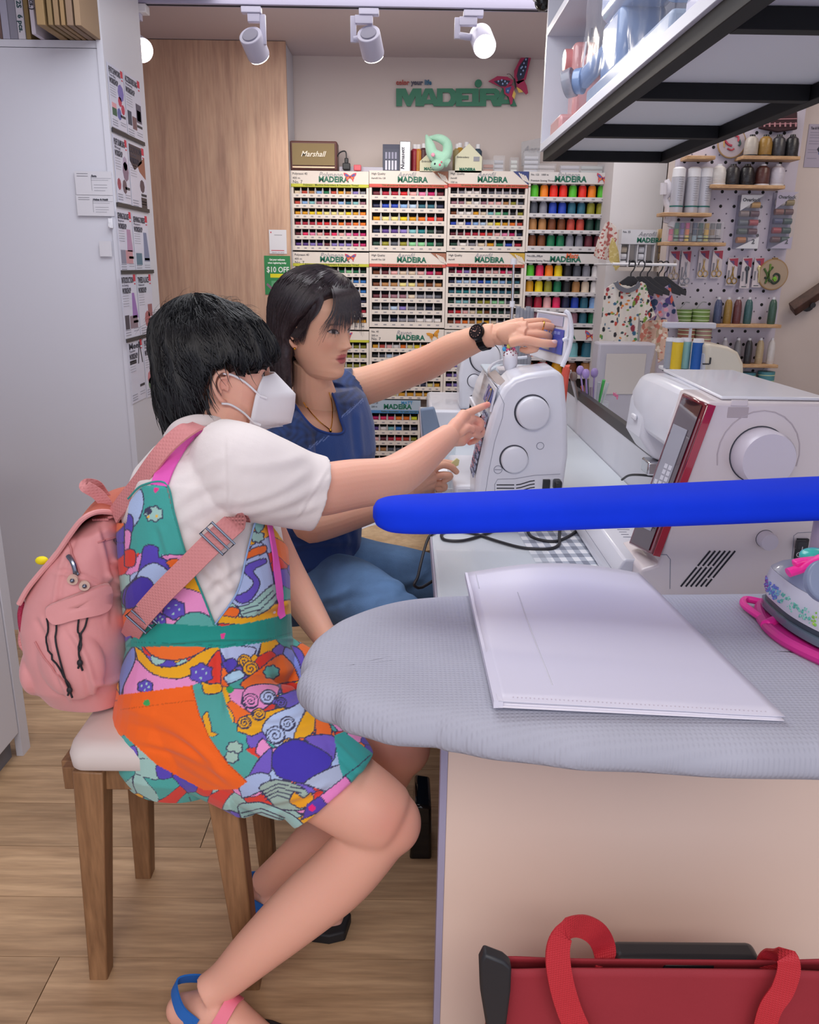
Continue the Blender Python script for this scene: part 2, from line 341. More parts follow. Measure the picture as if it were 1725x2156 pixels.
def rack(xl, xr, yt, hy, sy, rows, yb, label, strip=None, strip_txt='', title='', corner=None, sub=(), bfly=None, rlab='', indiv=True, group='', script='Polyneon', headcol=None, skip=None, txt2=None):
    xm = (xl+xr)/2; X0 = colx(xl, 0)+.001; X1 = colx(xr, 1)-.001 if xr != 886 else P(xr, yt, YR).x; zt, zb = zr(yt, xm), zr(yb, xm)+.001
    W = X1-X0; t = thing('thread_rack', ((X0+X1)/2, YR+.06, zb), label, 'thread rack')
    zh = zr(hy, xm); zs = zr(sy, xm)
    MB().bb(X0, X1, YR+.045, YR+.13, zb, zt-.001).build('back_case', m_slot if rows else m_case, t)
    MB().bb(X0, X1, YR, YR+.044, zh if strip else zs, zt).build('header', headcol or m_case, t)
    [MB().bb(u, u+.012, YR+.001, YR+.044, zb, zs-.001).build('side_cheek', m_case, t) for u in (X0, X1-.012)]
    if strip:
        MB().bb(X0, X1, YR-.002, YR+.044, zs, zh-.0005).build('header_strip', mat('strip_'+strip, strip, .5), t)
        if strip_txt:
            q = MB(); text(q, strip_txt, (X0+.06, YR-.0025, zs+.005), .012, off=.0002); q.build('strip_lettering', mat('ink_red_strip', 'f2eee8' if strip[0] != 'c' else '55601a', .6), t, smooth=0)
    H = zt-(zh if strip else zs)
    q = MB(); k = textw('MADEiRA', .034, off=.0012); text(q, 'MADEiRA', (X0+W*.55-k/2, YR-.0012, zt-H*.84), .034, off=.0012); q.build('brand_lettering', m_print, t, smooth=0)
    if script: q = MB(); text(q, script, (X0+W*.36, YR-.001, zt-H*.44), .03, shear=.3); q.build('script_lettering', m_gray, t, smooth=0)
    q = MB(); 
    for i, (st, sz) in enumerate(sub):
        if st: text(q, st, (X0+.010, YR-.001, zt-.018-i*.019), sz)
    if sub: q.build('small_lettering', m_ink, t, smooth=0)
    if txt2:
        q = MB(); text(q, txt2[0], (X0+W*txt2[3], YR-.0014, zt-H*txt2[4]), txt2[2], off=.0006); q.build('accent_lettering', mat('acc'+txt2[1], txt2[1], .5), t, smooth=0)
    if corner:
        q = MB(); q.prism([(X1-.075, YR-.0016, zt), (X1, YR-.0016, zt), (X1, YR-.0016, zt-H*1.0)], (0, .001, 0)); q.build('corner_mark', mat('corner_'+corner, corner, .5), t)
        q = MB()
        for i in range(4): q.quad(*[Vector((X1-.05+i*.010+dx, YR-.0022, zt-.006-dz-i*.004)) for dx, dz in ((0, 0), (.006, 0), (.030-i*.001, .034), (.024-i*.001, .034))])
        q.build('corner_lettering', m_case, t, smooth=0)
    if bfly:
        q = MB(); butterfly(q, (X0+W*bfly[0], YR-.001, zt-H*.42), H*.52, bfly[1], bfly[2] if len(bfly) > 2 else 0); q.build('butterfly_print', m_attr, t, smooth=0)
    # rows: (ytop of slot, ybottom of slot, codes)
    dv = MB(); tk = MB(); prev = zs
    for ri, (y0, y1, codes) in enumerate(rows):
        z0, z1 = zr(y0, xm), zr(y1, xm); n = len(codes)
        zn = zr(rows[ri+1][0], xm)+.001 if ri+1 < len(rows) else zb
        MB().bb(X0+.0122, X1-.0122, YR+.002, YR+.044, zn, z1).build('shelf_strip', m_case, t)
        pw = (W-.024)/n
        for i in range(n+1):
            x = X0+.012+i*pw; h = z0-z1
            if 0 < i < n:
                dv.prism([(x-pw*.08, YR+.004, z1), (x+pw*.08, YR+.004, z1), (x+pw*.13, YR+.004, z1+h*.35), (x+pw*.03, YR+.004, z0), (x-pw*.03, YR+.004, z0), (x-pw*.13, YR+.004, z1+h*.35)], (0, .03, 0))
            if i < n:
                xc = x+pw/2; c = codes[i]
                tk.box((xc, YR+.0015, (zn+z1)/2), (pw*.35, .001, .006))
                if skip and skip(ri, i): continue
                if c: spool_at(xc, YR+.026, z1+h*.27, pw*.72, h*.30, c, f'thread spool, {ORD[i]} from left, {ORD[ri]} row of {rlab}', indiv, group)
    if rows: dv.build('divider', mat('divider_grey', 'b9b4b4', .5), t, smooth=0, kind='stuff'); tk.build('row_tags', mat('tag_grey', 'a29fa4', .6), t, smooth=0, kind='stuff')
    return t
def rws(y0, p, h, strs): return [(y0+i*p, y0+i*p+h, s.split()) for i, s in enumerate(strs)]
BF = ('d8445a', '3c6cb0', 'f0a030')
rack(611, 777, 360, 387.5, 394, rws(395, 22, 13, ['cm rs tn sk gn rs gd tn lv gr', 'rs sk aq mv mv mv sk te aq mv', 'gd gd ye ye ly ly ly ye gd fo', 'cr cr cr rd rd rs or rs or or', 'ma hp pk pp cr hp pp pk mg mg', 'pu pu lv pu ma lv lv lv mg mg']), 528,
 'cream thread rack with yellow strip, top left of the thread wall', 'c8c83c', 'Polyneon - Machine Embroidery & Decorative Thread', sub=(('Polyneon 40', .014), ('400 m', .014), ('No. 7', .02)), bfly=(.76, BF), rlab='top yellow-striped rack', group='spools in the thread racks')
rack(778, 943, 360, 388, 395, rws(395, 26.6, 16.5, ['ma cr cr rd pp pk mg ma', 'ni bl bl sk lb te te ni', 'gd ly ly ye gd or fr rs', 'ni pu pu lv aq tl dg bk', 'dg ol gy ol mn mn gn dg']), 530,
 'cream thread rack with red strip and brown corner, top row second from left', 'd8584c', 'This all-purpose thread is a super value match for everything', sub=(('High Quality', .013), ('Aerofil No.120', .011), ('', .01), ('1000 m', .017)), corner='a87058', rlab='top red-striped rack with brown corner', group='spools in the thread racks', script='Aerofil')
rack(945, 1113, 360, 388, 395, rws(395, 22, 13.5, ['bk gr wh wh bk gy gr gr gy bk', 'mv mv cm wh mv pp pp tn ol gy', 'br wh wh gd cm aq mn gn bk ol', 'bl wh bl sk lb ly ye gd or rs', 'ma ma cr cr rd rs pp pk mg ni', 'dg wh gr cm gd gn bl cr']), 530,
 'cream thread rack with red strip and dark blue corner, top row third from left', 'd8584c', 'All sewing threads for sewing jeans, denim, quilts and household use', sub=(('High Quality', .013), ('Aerofil', .011), ('100 m', .013), ('200 m', .013)), corner='3a4680', rlab='top rack with blue corner', group='spools in the thread racks', script='Aerofil')
rack(613, 777, 531, 555, 561, rws(562, 21, 12.5, ['gn gn gn gn gn gn gn mn gn dg', 'aq aq aq aq aq aq aq aq sb sb', 'sk sk sk sk sk sk sk sk sk sb', 'ni ni ni ni ni ni ni ni ni ni', 'rd rd rd rd rd rd rd rs or cr', 'gd gd gd gd gd gd gd ly gd gd']), 694,
 'cream thread rack with yellow strip, behind the head of the woman in navy', 'c8c83c', 'Polyneon - Machine Embroidery & Decorative Thread', sub=(('Polyneon 40', .014), ('400 m', .014), ('No. 7', .02)), bfly=(.76, BF), rlab='second yellow-striped rack', group='spools in the thread racks', skip=lambda r, i: i < (3 if r == 0 else 7))
rack(778, 943, 532, 556, 562.5, rws(563, 25, 15.5, ['br ma pp cm cm pp mg cr', 'br tn tn ly ly tn br tn', 'ma ma mv mv cm gr gr gy', 'gy gy lb lv gr gy ni bk', 'bk bk ni gr gr wh wh wh']), 690,
 'cream thread rack with red strip and brown corner, second row of the thread wall', 'd8584c', 'This all-purpose thread is a super value match for everything', sub=(('High Quality', .013), ('Aerofil No.120', .011), ('', .01), ('1000 m', .017)), corner='a87058', rlab='second rack with brown corner', group='spools in the thread racks', script='Aerofil')
rack(944, 1112, 532, 556, 562.5, rws(563, 21.3, 13, ['ma mg lv cr ma pp pp hp pk bk', 'ni sk lb sk bl sb aq sk te te', 'te tl tl aq te te te te te dg', 'dg aq aq dg ol ol mn mn gy bk', 'cr rd pp cm ol br dg dg gy bk', 'br rs or tn gd gd cm gy bk bk']), 694,
 'cream thread rack with red strip and gold corner beside the telescopic thread stand', 'd8584c', 'More thread on a spool - for perfect stitching for the household', sub=(('High Quality', .013), ('Aerofil', .011), ('', .01), ('400 m', .017)), corner='d0a83c', rlab='second-row rack with gold corner', group='spools in the thread racks', script='Aerofil')
rack(614, 776, 697, 715, 720, rws(722, 20, 11.5, ['gd or cr rs mn gd ol ol ol ol']*5), 845,
 'third thread rack down on the left, yellow strip beside the face in front', 'c8c83c', '', sub=(('No. 40', .013), ), bfly=(.72, BF), rlab='', indiv=False)
rack(779, 942, 693, 712, 720, rws(722, 20.2, 12, ['gd rs pp wh or ly ye gd gd gd', 'bk gy lb gr gy gy bk ni te ni', 'ol gd rs cr cm tn br dg gn dg', 'gy ma ma br rd or gd gd bk bk', 'gr gr gd bk gy gr bk ni ly gd', 'wh ly ly gd gd gd gd rs']), 841,
 'cream thread rack with an orange butterfly above the forearm of the woman in navy', None, '', sub=(('No. 40', .013), ('200 m', .013), ('No. 7', .02)), bfly=(.86, ('e09a30', 'e09a30', 'c88020'), .3), rlab='', indiv=False, script='Rayon')
rack(944, 1111, 696, 714, 720, rws(722, 20.5, 12, ['pu lv pu lv pu lv mg pk lv pu', 'pu lv pu lv pu lv mg pk lv pu', 'pu lv pu lv pu lv mg pk lv pu', 'pu lv pu lv pu lv mg pk lv pu', 'pu lv pu lv pu lv mg pk lv pu', 'bl bl tl tl te bl bl ni tl aq']), 850,
 'cream thread rack partly hidden behind the farther sewing machine', None, '', sub=(('High Quality', .013), ), rlab='', indiv=False, script='Aerofil')
rack(776, 886, 843, 864, 870, rws(872, 22, 13.5, ['mg hp hp fo or fy', 'pu wh aq sb bk ni', 'pp ma cr rd rs ol', 'tn tn gy gy gr gr', 'gr gr gr gr gr gr']), 984,
 'small thread rack with a blue strip and bright neon spools', '4a86c0', 'Perfect decorative - for quilts that last away with style', sub=(('No. 20', .012), ('200 m', .012)), rlab='small blue-striped rack', group='spools in the thread racks', script='', headcol=mat('pale_blue_card', 'aebfd0', .6), txt2=('MATT', '3c90c8', .022, .62, .36))
rack(640, 775, 848, 862, 868, rws(870, 23, 13, ['dg cr ni gy br']*5), 990, 'dim lower thread rack beside the navy blouse', None, '', rlab='', indiv=False)
STUFF.build('thread_spools', m_attr, kind='stuff', label='remaining small spools in the lower and partly hidden thread racks', cat='thread spools', fixn=False)
# ---- cone racks (fourth column)
cone_me = MB().lathe([(.0, 0), (.5, 0), (.5, .06), (.46, .08), (.47, .55), (.40, .78), (.24, .84), (.24, 1.0), (.2, 1.0), (0, 1.0)], n=14, cap=False)
cone_me = cone_me.mesh('thread_cone', 40); cone_me.materials.append(m_cone)
cap_me = MB().lathe([(0, .82), (.27, .82), (.27, 1.02), (.2, 1.03), (0, 1.03)], n=12, cap=False).mesh('cap', 40); cap_me.materials.append(m_wht)
def cone(x, y, z, dia, h, code, label, group, metal=False):
    hexc, nm = CN[code]
    o = mkobj('thread_cone', cone_me, None, (x, y, z), hexc, label=f'{nm} {label}', cat='thread cone', group=group); o.scale = (dia, dia, h)
    c = mkobj('cap', cap_me); c.parent = o; c.location = (0, 0, 0); return o
def cone_rack(xl, xr, yt, hy, rows, yb, label, bfly, sub, rlab, accent=None):
    xm = (xl+xr)/2; X0 = colx(xl, 0)+.001; X1 = colx(xr, 1)-.001; zt, zb = zr(yt, xm), zr(yb, xm)+.002; W = X1-X0
    t = thing('cone_rack', ((X0+X1)/2, YR+.07, zb), label, 'thread rack')
    MB().bb(X0, X1, YR+.10, YR+.13, zb, zt).build('back_panel', mat('rack_back', '3a3538', .7), t)
    zh = zr(hy, xm); MB().bb(X0, X1, YR-.004, YR+.099, zh, zt).build('header', mat('header_grey', 'dfdad8', .6), t)
    for xx in (X0, X1-.01): MB().bb(xx, xx+.01, YR, YR+.099, zb, zh-.001).build('side_panel', m_case, t)
    q = MB(); k = textw('MADEiRA', .036, off=.0012); text(q, 'MADEiRA', (X0+W*.5-k/2, YR-.0055, zh+.008), .036, off=.0012); q.build('brand_lettering', m_print, t, smooth=0)
    q = MB(); text(q, 'Polyneon' if not accent else 'Frosted Matt', (X0+W*(.34 if accent is None else .05), YR-.005, zh+(zt-zh)*.6), .028 if not accent else .012, shear=.3); q.build('script_lettering', m_gray, t, smooth=0)
    if accent: q = MB(); text(q, 'Matt', (X0+W*.5, YR-.0056, zh+(zt-zh)*.56), .032, off=.001, shear=.2); q.build('accent_lettering', mat('acc_orange', 'e8744c', .5), t, smooth=0)
    for st, zz in ((sub[0], zt-.016), (sub[1], zh+.008)): q = MB(); text(q, st, (X0+.008, YR-.005, zz), .0115); q.build('small_lettering', m_ink, t, smooth=0)
    if bfly: q = MB(); butterfly(q, (X1-.045, YR-.0055, (zt+zh)/2), (zt-zh)*.62, bfly, -.2); q.build('butterfly_print', m_attr, t, smooth=0)
    tk = MB()
    for ri, (yb_, ye, h, codes) in enumerate(rows):
        z1, z0 = zr(yb_, xm), zr(ye, xm); MB().bb(X0+.0102, X1-.0102, YR-.002, YR+.099, z0, z1).build('shelf', mat('shelf_white', 'dcd8da', .5), t, bevel=.002)
        n = len(codes); pw = (W-.024)/n
        for i, c in enumerate(codes):
            xc = X0+.012+pw*(i+.5); tk.box((xc, YR-.0028, (z0+z1)/2), (pw*.3, .001, .006))
            if c == '--': continue
            cone(xc, YR+.04, z1+.0005, min(pw*.92, .06), h, c, f'thread cone, {ORD[i]} from left, {ORD[ri]} row of {rlab}', 'cones in the cone racks')
    tk.build('row_tags', mat('tag_grey', 'a29fa4', .6), t, smooth=0, kind='stuff')
def crs(L): return [(a, b, h, c.split()) for a, b, h, c in L]
cone_rack(1115, 1290, 363, 387, crs([(415, 424, .066, 'li fo fr fr li fr fo li'), (450, 458.5, .062, 'gy gr bl bl te te ol ol'), (484.5, 492.5, .062, 'tn tn br br rs rs dg dg'), (519, 530, .062, 'br br gn gn gr gr ma ma')]), 532,
  'white cone rack with a butterfly header, top right of the thread wall', ('d0465e', '4a7cc0', 'f0a030'), ('No. 122   1000 m', 'Premium Sewing Thread'), 'top cone rack')
cone_rack(1110, 1280, 534, 555, crs([(582, 590, .062, 'li hp fo ye bk gy gr wh'), (615.5, 623.5, .062, 'gd ye ol gn bk tn cm wh'), (649, 657, .062, 'ma cr pp hp ni bl te sk'), (681, 689, .060, 'mv mv fo bk mg mv te gn')]), 692,
  'white cone rack with an orange script header above the raised machine lid', None, ('No. 100   500 m', 'Premium Sewing Thread'), 'second cone rack', accent=1)
cone_rack(1106, 1268, 694, 717, crs([(752, 760, .085, 'or or lv aq te'), (789, 797, .07, 'br rd gd br tn')]), 890,
  'lowest cone rack with big aqua and teal cones beside the frosted box', ('d0465e', '4a7cc0', 'f0a030'), ('No. 110', 'Sewing Thread'), 'lowest cone rack')
print('SPOOLS', NSP[0])
# ---------------- wall sign, shelf-top things, track lights
sg = P(834, 222, YB); sgt = P(834, 183, YB).z; S = Vector((sg.x, YB-.012, sg.z))
ws = thing('wall_sign', S, 'green raised letter sign with a small coloured slogan above it on the cream wall', 'sign')
hh = sgt-sg.z; tgt = P(1088, 222, YB).x-sg.x
q = MB(); A_l = [[(420, 368), (470, 368), (470, 400), (435, 498), (405, 575), (330, 575)], [(462, 368), (505, 368), (590, 575), (520, 575), (488, 498), (458, 410)], [(428, 498), (494, 498), (512, 548), (409, 548)]]
LT = [[(80, 368), (192, 368), (228, 455), (275, 368), (376, 368), (376, 575), (305, 575), (305, 455), (252, 575), (205, 575), (150, 455), (150, 575), (80, 575)]]+A_l+[[(x+905, y) for x, y in l_] for l_ in A_l]+[[(558, 368), (626, 368), (626, 575), (558, 575)], [(620, 368), (742, 368), (742, 415), (620, 415)], [(740, 368), (775, 400), (788, 470), (774, 540), (742, 575), (690, 528), (714, 500), (722, 470), (712, 430), (690, 413)], [(620, 527), (692, 527), (745, 575), (620, 575)],
[(780, 368), (852, 368), (852, 575), (780, 575)], [(845, 368), (980, 368), (980, 425), (845, 425)], [(845, 450), (930, 450), (930, 498), (845, 498)], [(845, 525), (980, 525), (980, 575), (845, 575)], [(972, 368), (1048, 368), (1048, 575), (972, 575)], [(1060, 368), (1135, 368), (1135, 575), (1046, 575), (1046, 530), (1060, 525)],
[(1130, 368), (1250, 368), (1275, 385), (1240, 426), (1130, 426)], [(1250, 368), (1292, 400), (1292, 450), (1266, 492), (1225, 450), (1236, 438), (1222, 420)], [(1130, 448), (1228, 448), (1268, 490), (1240, 500), (1130, 500)], [(1185, 495), (1262, 490), (1290, 540), (1312, 575), (1220, 575)]]
for i_, l_ in enumerate(LT): q.prism([P(820+x/5.565, 120+y/5.565, S.y-.004-.00004*i_) for x, y in l_], (0, .008, 0))
q.M = None; d = P(1007, 177, YB); q.cyl((d.x, S.y-.005, d.z), (d.x, S.y+.005, d.z), .017, n=20); q.build('lettering', mat('sign_green', '2a7a5c', .45), ws, smooth=0, kind='stuff')
for st, px, c in (('color', 834, 'a8423c'), ('your', 866, '44445a'), ('life', 894, '2c6a8c')):
    q = MB(); text(q, st, P(px, 178, YB-.012), .029, ext=.003, off=.001); q.build('slogan_lettering', mat('slog'+c, c, .5), ws, smooth=0)
bf = P(1082, 172, YB-.03); bt = thing('butterfly_emblem', bf, 'red and blue swallowtail butterfly emblem over the last letter of the wall sign', 'butterfly')
q = MB(); br_ = -.42
def W3(pts, col, dy, th=.006):
    q.col = col; q.prism([bf+Vector((x*.105, dy, z*.105)) for x, z in pts], (0, th, 0))
# upper right wing / left wing, lower wings
W3([(.02, .1), (.0, .45), (.25, .95), (.75, 1.3), (.72, .95), (.6, .35), (.55, .1), (.2, -.1)], 'b02a58', 0)
W3([(.12, .25), (.2, .6), (.45, .95), (.62, 1.05), (.55, .5), (.45, .15), (.2, .02)], '26304a', -.003)
W3([(.1, .0), (.45, .1), (.6, -.15), (.68, -.45), (.6, -.52), (.35, -.3), (.05, -.2)], 'b02a58', 0)
W3([(.12, -.2), (.35, -.33), (.45, -.42), (.25, -.45)], 'e8c060', -.003)
W3([(-.02, .05), (-.3, .2), (-.75, .22), (-1.15, .0), (-.9, -.1), (-.5, -.25), (-.1, -.15)], 'b02a58', 0)
W3([(-.15, .02), (-.5, .08), (-.9, .0), (-.6, -.2), (-.35, -.2)], '26304a', -.003)
W3([(-.1, -.12), (-.45, -.25), (-.4, -.5), (-.2, -.62), (-.1, -.95), (-.02, -.9), (.05, -.4), (.02, -.2)], 'b02a58', 0)
W3([(-.1, -.2), (-.36, -.28), (-.34, -.45), (-.2, -.5)], '3c5c9c', -.003)
W3([(.02, -.35), (.12, -.5), (.06, -.72), (-.05, -.6)], 'e8c060', -.003)
for x, z in ((.3, .55), (.42, .75), (.4, .45), (.5, .9), (.3, .3), (-.4, 0), (-.55, .05), (-.7, 0), (-.5, -.1), (-.3, -.08), (-.25, -.38), (.35, .6), (.5, .6)):
    W3([(x-.04, z), (x, z+.05), (x+.04, z), (x, z-.05)], 'a8c4f0', -.005)
W3([(-.02, .12), (.05, .12), (.14, -.25), (.08, -.27)], '1c1c26', -.006)
q.build('wings', m_attr, bt, smooth=0, kind='stuff')
q = MB(); q.tube(cr([bf+Vector((.0, -.004, .012)), bf+Vector((-.02, -.006, .03)), bf+Vector((-.035, -.006, .03))]), .0012, 5); q.build('antennae', m_dark, bt)
# speaker
a, b = P(613, 357, 4.2), P(711, 299, 4.2); sp_ = thing('speaker', ((a.x+b.x)/2, 4.2, a.z), 'brown vintage style speaker with tan grille on top of the racks', 'speaker')
ZT = zr(360, 690)+.002
MB().bb(a.x, b.x, 4.17, 4.27, ZT, b.z).build('cabinet', mat('speaker_brown', '6a4440', .5), sp_, bevel=.008)
MB().bb(a.x+.012, b.x-.012, 4.163, 4.171, ZT+.022, b.z-.012).build('grille', mat('grille', '9c8862', .8, weave=(320, .5, 'Z')), sp_)
MB().bb(a.x+.012, b.x-.012, 4.163, 4.17, ZT+.010, ZT+.016).build('trim_bar', mat('pale_gold', 'd8b89a', .3, .5), sp_)
q = MB(); k = textw('Marshall', .034, shear=.35, off=.0004); text(q, 'Marshall', ((a.x+b.x)/2-k/2, 4.161, (ZT+b.z)/2-.005), .034, shear=.35, off=.0004); q.build('lettering', mat('cream_ink', 'f4ead8', .4), sp_, smooth=0)
# power strip with plugs behind racks
a, b = P(715, 357, 4.22), P(808, 350, 4.22); t = thing('power_strip', (a.x+.1, 4.22, ZT), 'grey power strip on the rack tops right of the brown speaker', 'power strip')
MB().bb(a.x, b.x, 4.2, 4.24, ZT, ZT+.022).build('strip', mat('strip_grey', 'b4b2c2', .5), t, bevel=.003)
q = MB(); c = P(730, 350, 4.19); q.box((c.x, 4.185, ZT+.02), (.036, .028, .03)); q.box((c.x, 4.185, ZT+.045), (.018, .016, .025)); q.build('plug', mat('black_plastic', '202226', .4), t, bevel=.004)
q = MB(); q.tube(cr([(c.x, 4.185, ZT+.05), (c.x-.004, 4.185, ZT+.085), (c.x-.03, 4.18, ZT+.08), (c.x-.05, 4.18, ZT+.05)]), .003, 6); q.build('cord', MATS['black_plastic'], t)
c = P(753, 352, 4.19); MB().box((c.x, 4.185, ZT+.015), (.036, .022, .026)).build('adaptor', mat('coral_plastic', 'd8606c', .4), t, bevel=.004)
# packaging box, light tubes
def zbox(name, x0, x1, y0, d, h, m, label, cat, face=None, facem=None):
    t = thing(name, ((x0+x1)/2, y0+d/2, ZT), label, cat); MB().bb(x0, x1, y0, y0+d, ZT, ZT+h).build('box', m, t, bevel=.001)
    if face: q = MB(); face(q, x0, x1, y0, ZT, h); q.build('front_print', facem or m_attr, t, smooth=0)
    return t
def tubesprint(q, x0, x1, y, z, h):
    q.col = '4a4e62'; q.bb(x0+.004, x1-.004, y-.001, y-.0002, z+.004, z+h-.02)
    for i in range(4):
        q.col = 'd4d4e4'; w_ = (x1-x0-.02)/4; q.bb(x0+.012+i*w_, x0+.006+(i+1)*w_, y-.002, y-.001, z+.01, z+h*.42); q.col = '9c9cb4'; q.bb(x0+.012+i*w_, x0+.006+(i+1)*w_, y-.002, y-.001, z+h*.48, z+h*.72)
a, b = P(806, 357, 4.2), P(842, 304, 4.2)
zbox('boxed_thread_set', a.x, b.x, 4.2, .08, b.z-ZT, mat('navy_box', '3c4058', .5), 'dark blue carton with four pale tubes printed on it, on the rack tops', 'box', tubesprint)
c = P(853, 357, 4.19); t = thing('silver_pouch', (c.x, 4.2, ZT), 'upright silver pack with black script beside the dark blue carton', 'pack')
MB().bb(c.x-.026, c.x+.026, 4.19, 4.215, ZT, ZT+.136).build('pack', mat('silver_foil', 'c8c8cc', .25, .6), t, bevel=.004); q = MB(); R = Matrix.Translation((c.x-.004, 4.188, ZT+.012)) @ FRONT @ Matrix.Rotation(pi/2, 4, 'Z'); me = textmesh('Numasett', .024, off=.0006, shear=.2)
q.M = R; q.add([v.co for v in me.vertices], [tuple(p.vertices) for p in me.polygons]); q.build('lettering', m_ink, t, smooth=0)
tubes = [(873, 'a82c3c', .12), (881, 'd08a30', .12), (892, '583038', .125), (905, '8a8690', .13), (962, 'b0a070', .125), (967, 'b88c28', .13), (981, 'b4b4bc', .135), (1005, '30485a', .125)]
for i, (px, c, h) in enumerate(tubes):
    p = P(px, 357, 4.27); wherex = ['left of the green plush, dark red', 'left of the green plush, orange', 'left of the green plush, brown', 'left of the green plush, silver', 'right of the green plush, beige', 'right of the green plush, gold', 'right of the green plush, silver and tallest', 'behind the cream gable carton, navy'][i]
    t = thing('spray_bottle' if 0 else 'thread_cone', (p.x, 4.27, ZT), f'thread cone on the rack tops {wherex}', 'thread cone', 'cones on top of the racks')
    q = MB(); q.lathe([(0, 0), (.021, 0), (.021, h*.85), (.012, h*.93), (0, h*.93)], (p.x, 4.27, ZT), 14, cap=False); q.build('winding', mat('cone_'+c, c, .35, bump=(1, .4, (1, 1, 300))), t)
    q = MB(); q.lathe([(0, 0), (.011, 0), (.011, .02), (0, .02)], (p.x, 4.27, ZT+h*.93), 12, cap=False); q.build('cap', m_wht, t)
def gable(px0, px1, top, label, rot=0):
    a, b, c = P(px0, 357, 4.185), P(px1, 357, 4.185), P((px0+px1)/2, top, 4.185); h = c.z-ZT; m = mat('cream_card', 'dedcc0', .6)
    t = thing('gable_carton', ((a.x+b.x)/2, 4.2, ZT), label, 'carton'); x0, x1 = a.x, b.x
    MB().prism([(x0, 4.17, ZT), (x1, 4.17, ZT), (x1, 4.17, ZT+h*.55), ((x0+x1)/2, 4.17, ZT+h), (x0, 4.17, ZT+h*.55)], (0, .06, 0)).build('carton', m, t, smooth=0)
    q = MB(); text(q, 'MADEIRA', (x0+.02, 4.1685, ZT+.008), .018, off=.0008); q.build('brand_lettering', m_print, t, smooth=0)
    q = MB(); q.bb(x1-.04, x1-.012, 4.1685, 4.1695, ZT+.05, ZT+.07); q.build('barcode', m_gray, t); q = MB(); text(q, 'Embroidery', (x0+.008, 4.1685, ZT+h*.5), .012); q.build('small_lettering', m_ink, t, smooth=0); return t
gable(958, 1014, 303, 'cream gable carton with green letters, right of the green plush')
gable(884, 922, 322, 'cream gable carton with green letters, half behind the green plush')
# plush
pm_ = mat('plush_mint', 'a8d8c0', .9, bump=(120, .3), sheen=.4); pc = P(925, 357, 4.13); t = thing('plush_toy', (pc.x, 4.13, ZT-.02), 'mint green plush toy flopped over the edge of the rack tops', 'plush toy')
def pl(x, y, dy=0): return P(x, y, 4.12+dy)
q = MB(); q.tube(cr([pl(898, 285, .02), pl(905, 305), pl(912, 325), pl(930, 335), pl(945, 345)], 5), crv([.006, .022, .028, .03, .02], 5), 12)
q.tube(cr([pl(905, 290, .02), pl(925, 291), pl(941, 302), pl(942, 322), pl(930, 338), pl(922, 348)], 5), crv([.008, .018, .022, .024, .03, .02], 5), 12); q.build('body', pm_, t)
MB().ell(pl(921, 348, -.02), (.032, .026, .024)).build('head', pm_, t)
for x, y, c, r in ((916, 345, '24303a', .005), (926, 347, 'e0607c', .006), (930, 341, 'e0607c', .004), (912, 326, 'f0a0b8', .009)): MB().ell(pl(x, y, -.043), (r, r*.6, r), 10, 8).build('patch', mat('pl'+c, c, .6), t)
# clear tubes packs to the right
for i, (px, w_, top, c) in enumerate([(1028, 26, 337, 'b08070'), (1050, 24, 328, 'c4c4cc'), (1082, 18, 332, 'd8dcd8'), (1118, 34, 318, 'd0d0d8'), (1150, 40, 345, 'ccc4c4'), (1200, 44, 348, 'c8c4cc'), (1246, 50, 347, 'c4c8c8')]):
    a, b = P(px-w_/2, 357, 4.2), P(px+w_/2, 357, 4.2); h = P(px, top, 4.2).z-ZT
    t = thing('clear_pack', ((a.x+b.x)/2, 4.2, ZT), ['clear pack of brown spools next to the gable carton', 'leaning clear pack of white spools beside the brown ones', 'small clear tube of spools on the third rack', 'tall clear pack of white spools left of the hanging shelf', 'low clear pack under the corner of the hanging shelf', 'clear pack with needles on the cone rack', 'rightmost clear pack on the cone rack'][i], 'pack', 'clear packs on the racks')
    MB().bb(a.x, b.x, 4.18, 4.23, ZT, ZT+h).build('sleeve', mat('clear_plastic', 'e8ecf4', .12, alpha=.16), t, bevel=.003)
    n = max(2, int(h/.022))
    q = MB()
    for k in range(n): q.cyl((a.x+.006, 4.205, ZT+.012+k*.02), (b.x-.006, 4.205, ZT+.012+k*.02), .0085, n=10)
    q.build('spools', mat('pk'+c, c, .5), t, kind='stuff')
a, b = P(1098, 350, 4.26), P(1140, 290, 4.26); t = thing('acrylic_sign', ((a.x+b.x)/2, 4.26, ZT), 'tilted clear acrylic sign with grey script behind the clear packs', 'sign')
q = MB(); q.prism([a, (b.x, 4.26, a.z), b, (a.x-.005, 4.26, b.z-.02)], (0, .004, 0)); q.build('panel', mat('acrylic', 'c8c8cc', .1, alpha=.45), t); 
q = MB(); text(q, 'Aerofil', (a.x+.006, 4.257, (a.z+b.z)/2), .04, shear=.3); q.build('lettering', m_gray, t, smooth=0)
